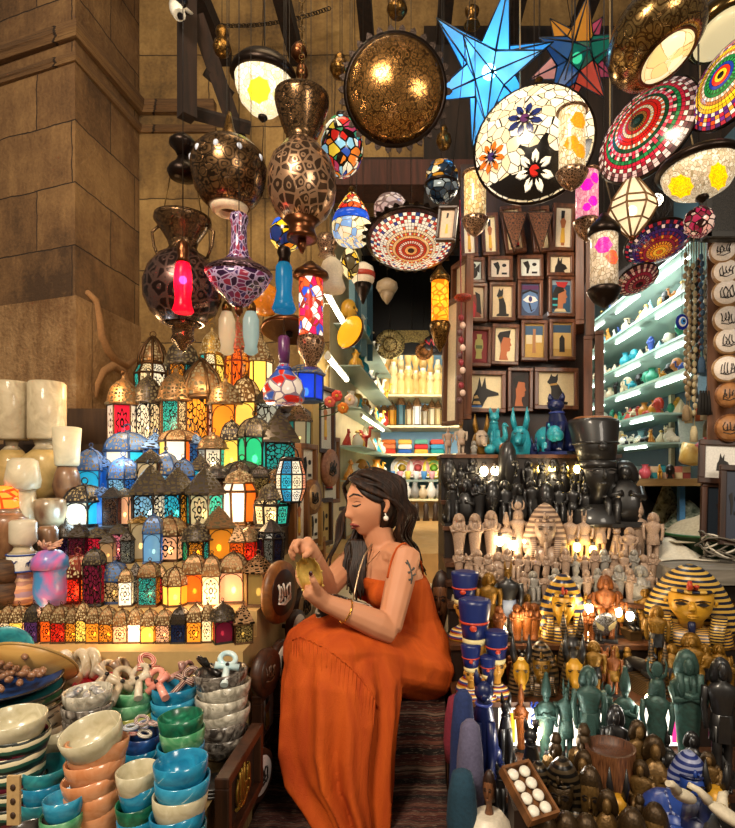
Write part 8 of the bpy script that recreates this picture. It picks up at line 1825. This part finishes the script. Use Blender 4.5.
m.prism([(-12*s,-18*s),(12*s,-18*s),(12*s,6*s),(8*s,14*s),(0,18*s),(-8*s,14*s),(-12*s,6*s)],.012); m.build('frame',plain('e8e4d8',.4),t); m=MB(); m.prism([(-10*s,-16*s),(10*s,-16*s),(10*s,5*s),(7*s,12*s),(0,15*s),(-7*s,12*s),(-10*s,5*s)],.004,0,Matrix.Translation((0,-.01,0))); m.build('mirror_glass',plain('9ac8e8',.1,.2),t)
t=thing('tassel_bundle','bundle of black tassels standing at the end of the right shelves','tassels',P(706,396,2.08)); 
for i in range(5): m=MB(); m.tube([(-.02+.01*i,0,.02),(-.024+.012*i,0,-.03),(-.024+.012*i,0,-.07)],[.004,.008,.01],7); m.build('tassel',plain('181410',.8),t)
# board of round white script plaques on the end of the shelves
t=thing('plaque_board','brown wooden board on the right holding round white plaques','board',P(726,375,2.05),(0,0,-.42)); m=MB(); m.box((0,.02,0),(.12,.03,1.02)); m.build('board',wood('7a4a24','44260f'),t)
for i,(x,y,r) in enumerate(((723,251,13),(726,272,13),(727,293,14),(728,319,14),(729,341,14),(727,369,14),(729,395,13),(730,428,14))):
    plaque('round white plaque with black script, %s from top of the right board'%ordinal(i) if i else 'round white plaque with black script, topmost on the right board',P(x,y,1.985),px(r,2.0),(0,0,-.42),wood('b08a5a','7a5630') if i<6 else MDW,plain('d8ccc0',.5) if i<6 else wood('b07a44','7a4e28'),BK,30+i,.86)
t=thing('wall_hanging','dark carved wooden panel hanging at the upper right edge','panel',P(722,205,1.95)); s=px(1,1.95); m=MB(); m.box((0,0,0),(40*s,.03,72*s)); m.build('panel',brass('3a342c','0e0b08',7,'swirl',.45,'Object',(16,16,16),.2),t)
for c,d in(((0,-.02,33*s),(40*s,.03,5*s)),((0,-.02,-33*s),(40*s,.03,5*s)),((-18*s,-.02,0),(5*s,.03,72*s)),((18*s,-.02,0),(5*s,.03,72*s))): m=MB(); m.box(c,d); m.build('moulding',plain('2a241c',.5),t)
wire(t,36*s)
for x,y,w,h,mo,c,lab in((722,462,44,44,'jackalhead','dcd8d0','dark frame with small black figure on white at the right edge'),(722,512,40,60,'glyph','1a2430','black frame with dark inscribed picture at the right edge'),(733,505,26,80,'glyph','2a3040','second dark inscribed frame leaning at the right edge')):
    d=2.0 if x<730 else 1.93; t=thing('picture_frame',lab,'picture frame',P(x,y,d),(-.08,math.radians(3),-.15)); frame(t,px(w,d),px(h,d),.02,.02,DKW,plain(c,.5)); MOT[mo](t,px(w,d)*.4,px(h,d)*.4,.0)
t=thing('red_pot','red lacquer beaker beside the white framed picture','beaker',P(714,440,2.25)); m=MB(); s=px(1,2.25); m.lathe([(7*s,-18*s),(9*s,-10*s),(10*s,14*s),(9*s,17*s),(7*s,12*s),(0,10*s)],18); m.build('body',plain('a02030',.3),t)
# cloths and bowl on the bench
def cloth(label,p,w,d,h,col,seed,rot=0,col2=None):
    q=random.Random(seed); m=MB(); N=20; rs=[]
    ph=[q.uniform(0,6) for _ in range(6)]
    for i in range(N+1):
        r=[]
        for j in range(N+1):
            u=i/N-.5; v=j/N-.5; rr=math.hypot(u,v)*2
            z=h*max(0,1-rr**2)*(1+.25*math.sin(9*u+ph[0])*math.sin(8*v+ph[1]))+.12*h*math.sin(14*u+ph[2]+4*v)*max(0,1.05-rr)
            r.append((u*w*(1+.15*math.sin(6*v+ph[3])),v*d*(1+.15*math.sin(5*u+ph[4])),max(z,.002)))
        rs.append(r)
    m.rings(rs,0,True,False,flip=True); o=m.build('cloth',col,loc=p,rot=(0,0,rot)); sd=o.modifiers.new('t','SOLIDIFY'); sd.thickness=.004; sd.offset=1; tag(o,label,'cloth')
bz=.946
cloth('white crumpled cloth at the back of the bench',(X(650,2.3),2.3,bz),.3,.34,.1,plain('d8d2c2',.9),1)
cloth('grey white cloth hanging over the bench near the pale kings',(X(668,2.12),2.12,bz),.22,.3,.06,plain('c8c0ae',.9),2)
cloth('tan crumpled cloth heaped over the green bowl',(X(703,2.2),2.2,bz+.055),.34,.3,.08,plain('a89c84',.9,0,.4,20),3)
cloth('dark green camouflage cushion sack on the bench',(X(690,2.55),2.55,bz),.34,.22,.15,marble('3a4a3a','a8b09a',20,.9,.1,'d8d4c0'),4)
cloth('pale beige cushion at the back right of the bench',(X(716,2.5),2.5,bz),.3,.24,.18,plain('b8ac94',.9),5)
cloth('olive and white patterned bag under the right counter',(X(668,2.7),2.7,bz),.22,.2,.2,marble('4a4a2a','c8c4a0',24,.9,.12),6)
cloth('grey sack under the right counter',(X(645,2.8),2.8,bz),.2,.2,.2,plain('6a7078',.9,0,.3,20),7)
cloth('pink scarf bundle on the bench',(X(652,2.42),2.42,bz),.12,.1,.05,plain('d05a7a',.9),8)
t=thing('green_basin','dark green plastic basin on the bench','basin',(X(706,2.15),2.14,bz)); m=MB(); m.lathe([(0,0),(.11,0),(.16,.075),(.172,.08),(.17,.084),(.152,.076),(.1,.008),(0,.008)],32); m.build('bowl',plain('123a16',.35),t); m=MB(); m.ring((0,0,.081),.168,.006,32,6,axis='z'); m.build('rim',plain('1a4a1e',.35),t)
t=thing('cable_coil','tangle of white and grey cables on the bench at right','cables',(X(728,1.95),1.97,bz+.01)); 
for i in range(9):
    m=MB(); q=random.Random(40+i); R=q.uniform(.05,.09); m.tube([(R*1.1*math.cos(a)+q.uniform(-.008,.008),R*.8*math.sin(a),.012+.008*i+.02*math.sin(2*a+i)) for a in[2*PI*k/20 for k in range(21)]],.0035,5); m.build('cable',plain('c8c0b0' if i%2 else '5a5248',.5),t)
# --- back wall of the shop
m=MB(); m.box((.12,5.42,1.7),(.8,.04,1.9)); 
BW=plain('e8d8a8',.5)
for k,(z,lab) in enumerate(((1.965,'lit cream shelf of stone bottles across the shop back'),(1.69,'cream shelf of glass lanterns across the shop back'),(1.44,'pale shelf of folded cloths across the shop back'),(1.21,'glass shelf of plates across the shop back'),(1.04,'white counter shelf at the shop back'))):
    shelf('back_shelf',lab,(-.26,4.95),(.5,4.95),(.5,5.44),(-.26,5.44),z,.02,BW if k!=3 else GLS)
for i in range(18):
    x=386+(i%9)*7.4; d=5.02 if i<9 else 5.18; h=.2+.12*r5.random()*(1 if i<9 else 1.6)+(.14 if i>=9 else 0)
    c=['c8963a','d8bc74','b07f28','e0d0a0','cca850'][(i*3)%5]; t=thing('stone_bottle',['amber','cream','ochre','white','honey'][(i*3)%5]+' stone bottle','bottle',(X(x,d),d,1.965),row='on the lit shelf at the shop back'); w=.035+.012*r5.random()
    m=MB(); m.lathe([(w*.8,0),(w,.02),(w,h*.5),(w*.6,h*.62),(w*.9,h*.7),(w*.85,h*.85)],14); m.build('body',marble(c,'dcc48a',12,.3,.3),t); m=MB(); m.lathe([(w*.85,h*.85),(w*.5,h*.92),(w*.55,h),(0,h*1.01)],12); m.build('lid',marble('d8c8a0','f4ecd4',12,.3,.3),t)
for i,(x,c,h) in enumerate(((384,'a02838',24),(392,'e8a82a',26),(401,'3a7a8a',34),(409,'d8c08a',27),(417,'f0f0e8',32),(425,'a8946a',24),(432,'e8d8b0',28),(438,'e0c88a',28),(444,'c8b070',26))):
    d=5.05; t=thing('lantern','%s glass lantern'%['crimson','amber','teal','sand','white','khaki','ivory','honey','straw'][i],'lantern',(X(x,d),d,1.69),row='on the second shelf at the shop back'); lantern(t,6,px(7.5,d),px(h*.62,d),px(h,d),[c],.6 if i==4 else .25,'br','pyr')
for i in range(12):
    x=385+(i%4)*16; lv=i//4; c=['c83a24','2a5aa8','e8a03a','1f8a8a','d87a4a','e8e0d0','b82a30','3a8ab0','c86a2a','e0b050','5a9a8a','d04a3a'][i]
    m=MB(); m.box((0,0,0),(.125,.22,.042),0,.97,.97); o=m.build('folded_cloth',plain(c,.9,0,.25,30),loc=(X(x+4,5.1),5.12,1.44+.022+.043*lv)); b=o.modifiers.new('b','BEVEL'); b.width=.014; b.segments=3
    tag(o,'%s folded cloth'%['scarlet','blue','orange','teal','coral','white','crimson','sky blue','rust','mustard','sea green','vermilion'][i],'folded cloth',row='in the cloth piles at the shop back')
for i,(x,c,c2,lab) in enumerate(((402,'e8e4e0','c8a83a','white painted plate standing left on the shop back shelf'),(418,'e0a8a0','d05a5a','pink painted plate standing at centre on the shop back shelf'),(434,'e8d02a','7ab83a','bright yellow plate standing right on the shop back shelf'))):
    d=5.15; t=thing('plate',lab,'plate',P(x,468,d),(PI/2-.12,0,0)); r=px(11.5,d); m=MB(); m.lathe([(0,0),(r*.6,0),(r,.015),(r*.97,.02),(r*.55,.006),(0,.006)],28); m.build('dish',stripes((c,c2,c),3,1,rough=.3,dist=.2),t); m=MB(); m.lathe([(r*.35,.007),(0,.009)],20); m.build('centre',plain(c2,.3),t)
for i in range(9):
    x=384+i*8; t=thing('cup',['white','blue','pink','yellow'][i%4]+' small cup','cup',(X(x,5.0),5.0,1.21),row='on the plate shelf at the shop back'); m=MB(); w=.028; m.lathe([(w*.6,0),(w,.05),(w,.075),(w*.85,.073),(w*.5,.01),(0,.008)],14); m.build('bowl',plain(['e8e8e4','4a8ac8','e0a0a8','e8d060'][i%4],.3),t); m=MB(); m.ring((w*1.2,0,.04),.018,.005,10,5); m.build('handle',plain('e8e4dc',.3),t)
for i in range(9):
    x=382+i*8.2; h=.1+.06*r5.random(); t=thing('stone_vase',['white','grey','beige'][i%3]+' squat jar','jar',(X(x,4.98),4.98,1.04),row='on the lowest shelf at the shop back'); m=MB(); m.lathe([(.02,0),(.04,.03),(.045,h*.5),(.02,h*.8),(.026,h)],14); m.build('body',plain(['dcd8d0','8a8884','c8b494'][i%3],.4),t)
for i in range(7):
    x=388+i*9.5; h=.16; t=thing('wood_statue','thin dark carved figure','statue',(X(x,4.9),4.9,.85),row='standing under the lowest shelf at the shop back'); m=MB(); el(m,[(0,.03,.03),(h*.4,.02,.02),(h*.8,.026,.022),(h,.01,.01)],10); m.build('figure',plain('3a2a20',.5),t)
m=MB(); m.box((.1,5.3,.94),(.7,.25,.18)); struct(m.build('trim_back_plinth',plain('b8a888',.6)))
# ornaments hanging in the dark mouth of the shop
for x,y,d,r,c,lab in((390,345,4.15,15,'b09a60','round chased metal wall plate in the dark shop opening'),(424,352,4.15,9,'a0622c','copper round plate in the dark shop opening')):
    t=thing('wall_plate',lab,'plate',P(x,y,d),(PI/2,0,0)); R=px(r,d); m=MB(); m.lathe([(0,0),(R*.6,.0),(R,.02),(R*.96,.026),(R*.55,.01),(0,.012)],28); m.build('dish',brass(c,'3a2a12',5,'filigree',.4,'UV',(5,1,1),.5),t); m=MB(); m.ring((0,0,.012),R*.45,.004,20,5,axis='z'); m.build('ring',BRS,t); m=MB(); m.tube([(0,R,0),(0,R+.3,.01)],.003,4); m.build('cord',WIRE,t)
t=thing('gold_banner','gold embroidered banner hanging in the dark shop opening','banner',P(412,337,4.15)); s=px(1,4.15); m=MB(); m.prism([(-16*s,6*s),(16*s,6*s),(18*s,0),(12*s,-7*s),(0,-5*s),(-12*s,-7*s),(-18*s,0)],.02); m.build('cloth',brass('a89050','4a3a1a',4,'swirl',.6,'Object',(14,14,14),.2),t); m=MB(); m.tube([(0,0,6*s),(0,0,60*s)],.003,4); m.build('cord',WIRE,t)
t=thing('mask','dark mask with red script in the shop opening','mask',P(431,343,4.15)); s=px(1,4.15); m=MB(); m.ball((0,0,0),(10*s,.03,9*s),14,8); m.build('face',plain('1a1214',.4),t); m=MB(); m.tube([(-6*s,-.03,2*s),(-2*s,-.032,-2*s),(0,-.032,3*s),(3*s,-.032,-3*s),(6*s,-.03,2*s)],.008,5); m.build('red_mark',plain('c01f30',.4),t); m=MB(); m.tube([(0,0,8*s),(0,0,60*s)],.003,4); m.build('cord',WIRE,t)
# --- left wall of the shop: glass shelves
def lw(y): return -.42+.18*(y-3.12)/2.33
for k,z in enumerate((2.12,1.88,1.64,1.42,1.22)):
    nm='on the %s glass shelf left of the passage'%names[k]
    shelf('glass_shelf','%s glass shelf on the left wall of the passage'%names[k],(lw(3.2)+.16,3.2),(lw(5.0)+.16,5.0),(lw(5.0)+.005,5.0),(lw(3.2)+.005,3.2),z,.008,GLS)
    for i in range(13):
        y=3.25+1.65*i/13; kd=r5.choice(['bottle','vase','bust','cat','camel','pyramid']); c=r5.choice(['d8d0bc','e0a83a','d8c4a0','c8862a','efe8d8','1f8a9a','b83a2a'])
        trinket(kd,c,(lw(y)+.07+r5.uniform(0,.05),y,z),r5.uniform(.09,.15),nm,1.2)
tube_light((lw(3.3)+.15,3.3,1.60),(lw(4.4)+.15,4.4,1.60),'dim tube under the third shelf left of the passage',r=.008)
for i,(x,y,c) in enumerate(((330,402,'d05a4a'),(337,396,'c83a2a'),(343,408,'e8801c'),(350,400,'d8b8a0'))):
    d=2.75; t=thing('paper_flower','%s paper flower'%['coral','scarlet','orange','peach'][i],'paper flower',P(x,y,d),row='clustered above the tall side frames'); m=MB()
    for k in range(7): a=k*.9; m.ball((.016*math.cos(a),-.004,.016*math.sin(a)),(.013,.008,.013),8,6)
    m.build('petals',plain(c,.7),t); m=MB(); m.ball((0,-.012,0),.007,8,6); m.build('centre',plain('e8c04a',.6),t); m=MB(); m.tube([(0,0,0),(-.05,.01,-.03),(X(312,2.75)-X(x,2.75),.02,-.05)],.003,4); m.build('stem',plain('3a5a2a',.6),t)
finish_rows()
bpy.context.view_layer.update()
_seen={}
for o in bpy.data.objects:
    if o.parent is None and 'label' in o:
        _seen.setdefault(o['label'],[]).append(o.name)
        n=len(o['label'].split())
        if n<4 or n>16: print('LABELLEN',n,o['label'])
for k,v in _seen.items():
    if len(v)>1: print('DUPLABEL',len(v),k)
print('OBJECTS',len(bpy.data.objects))
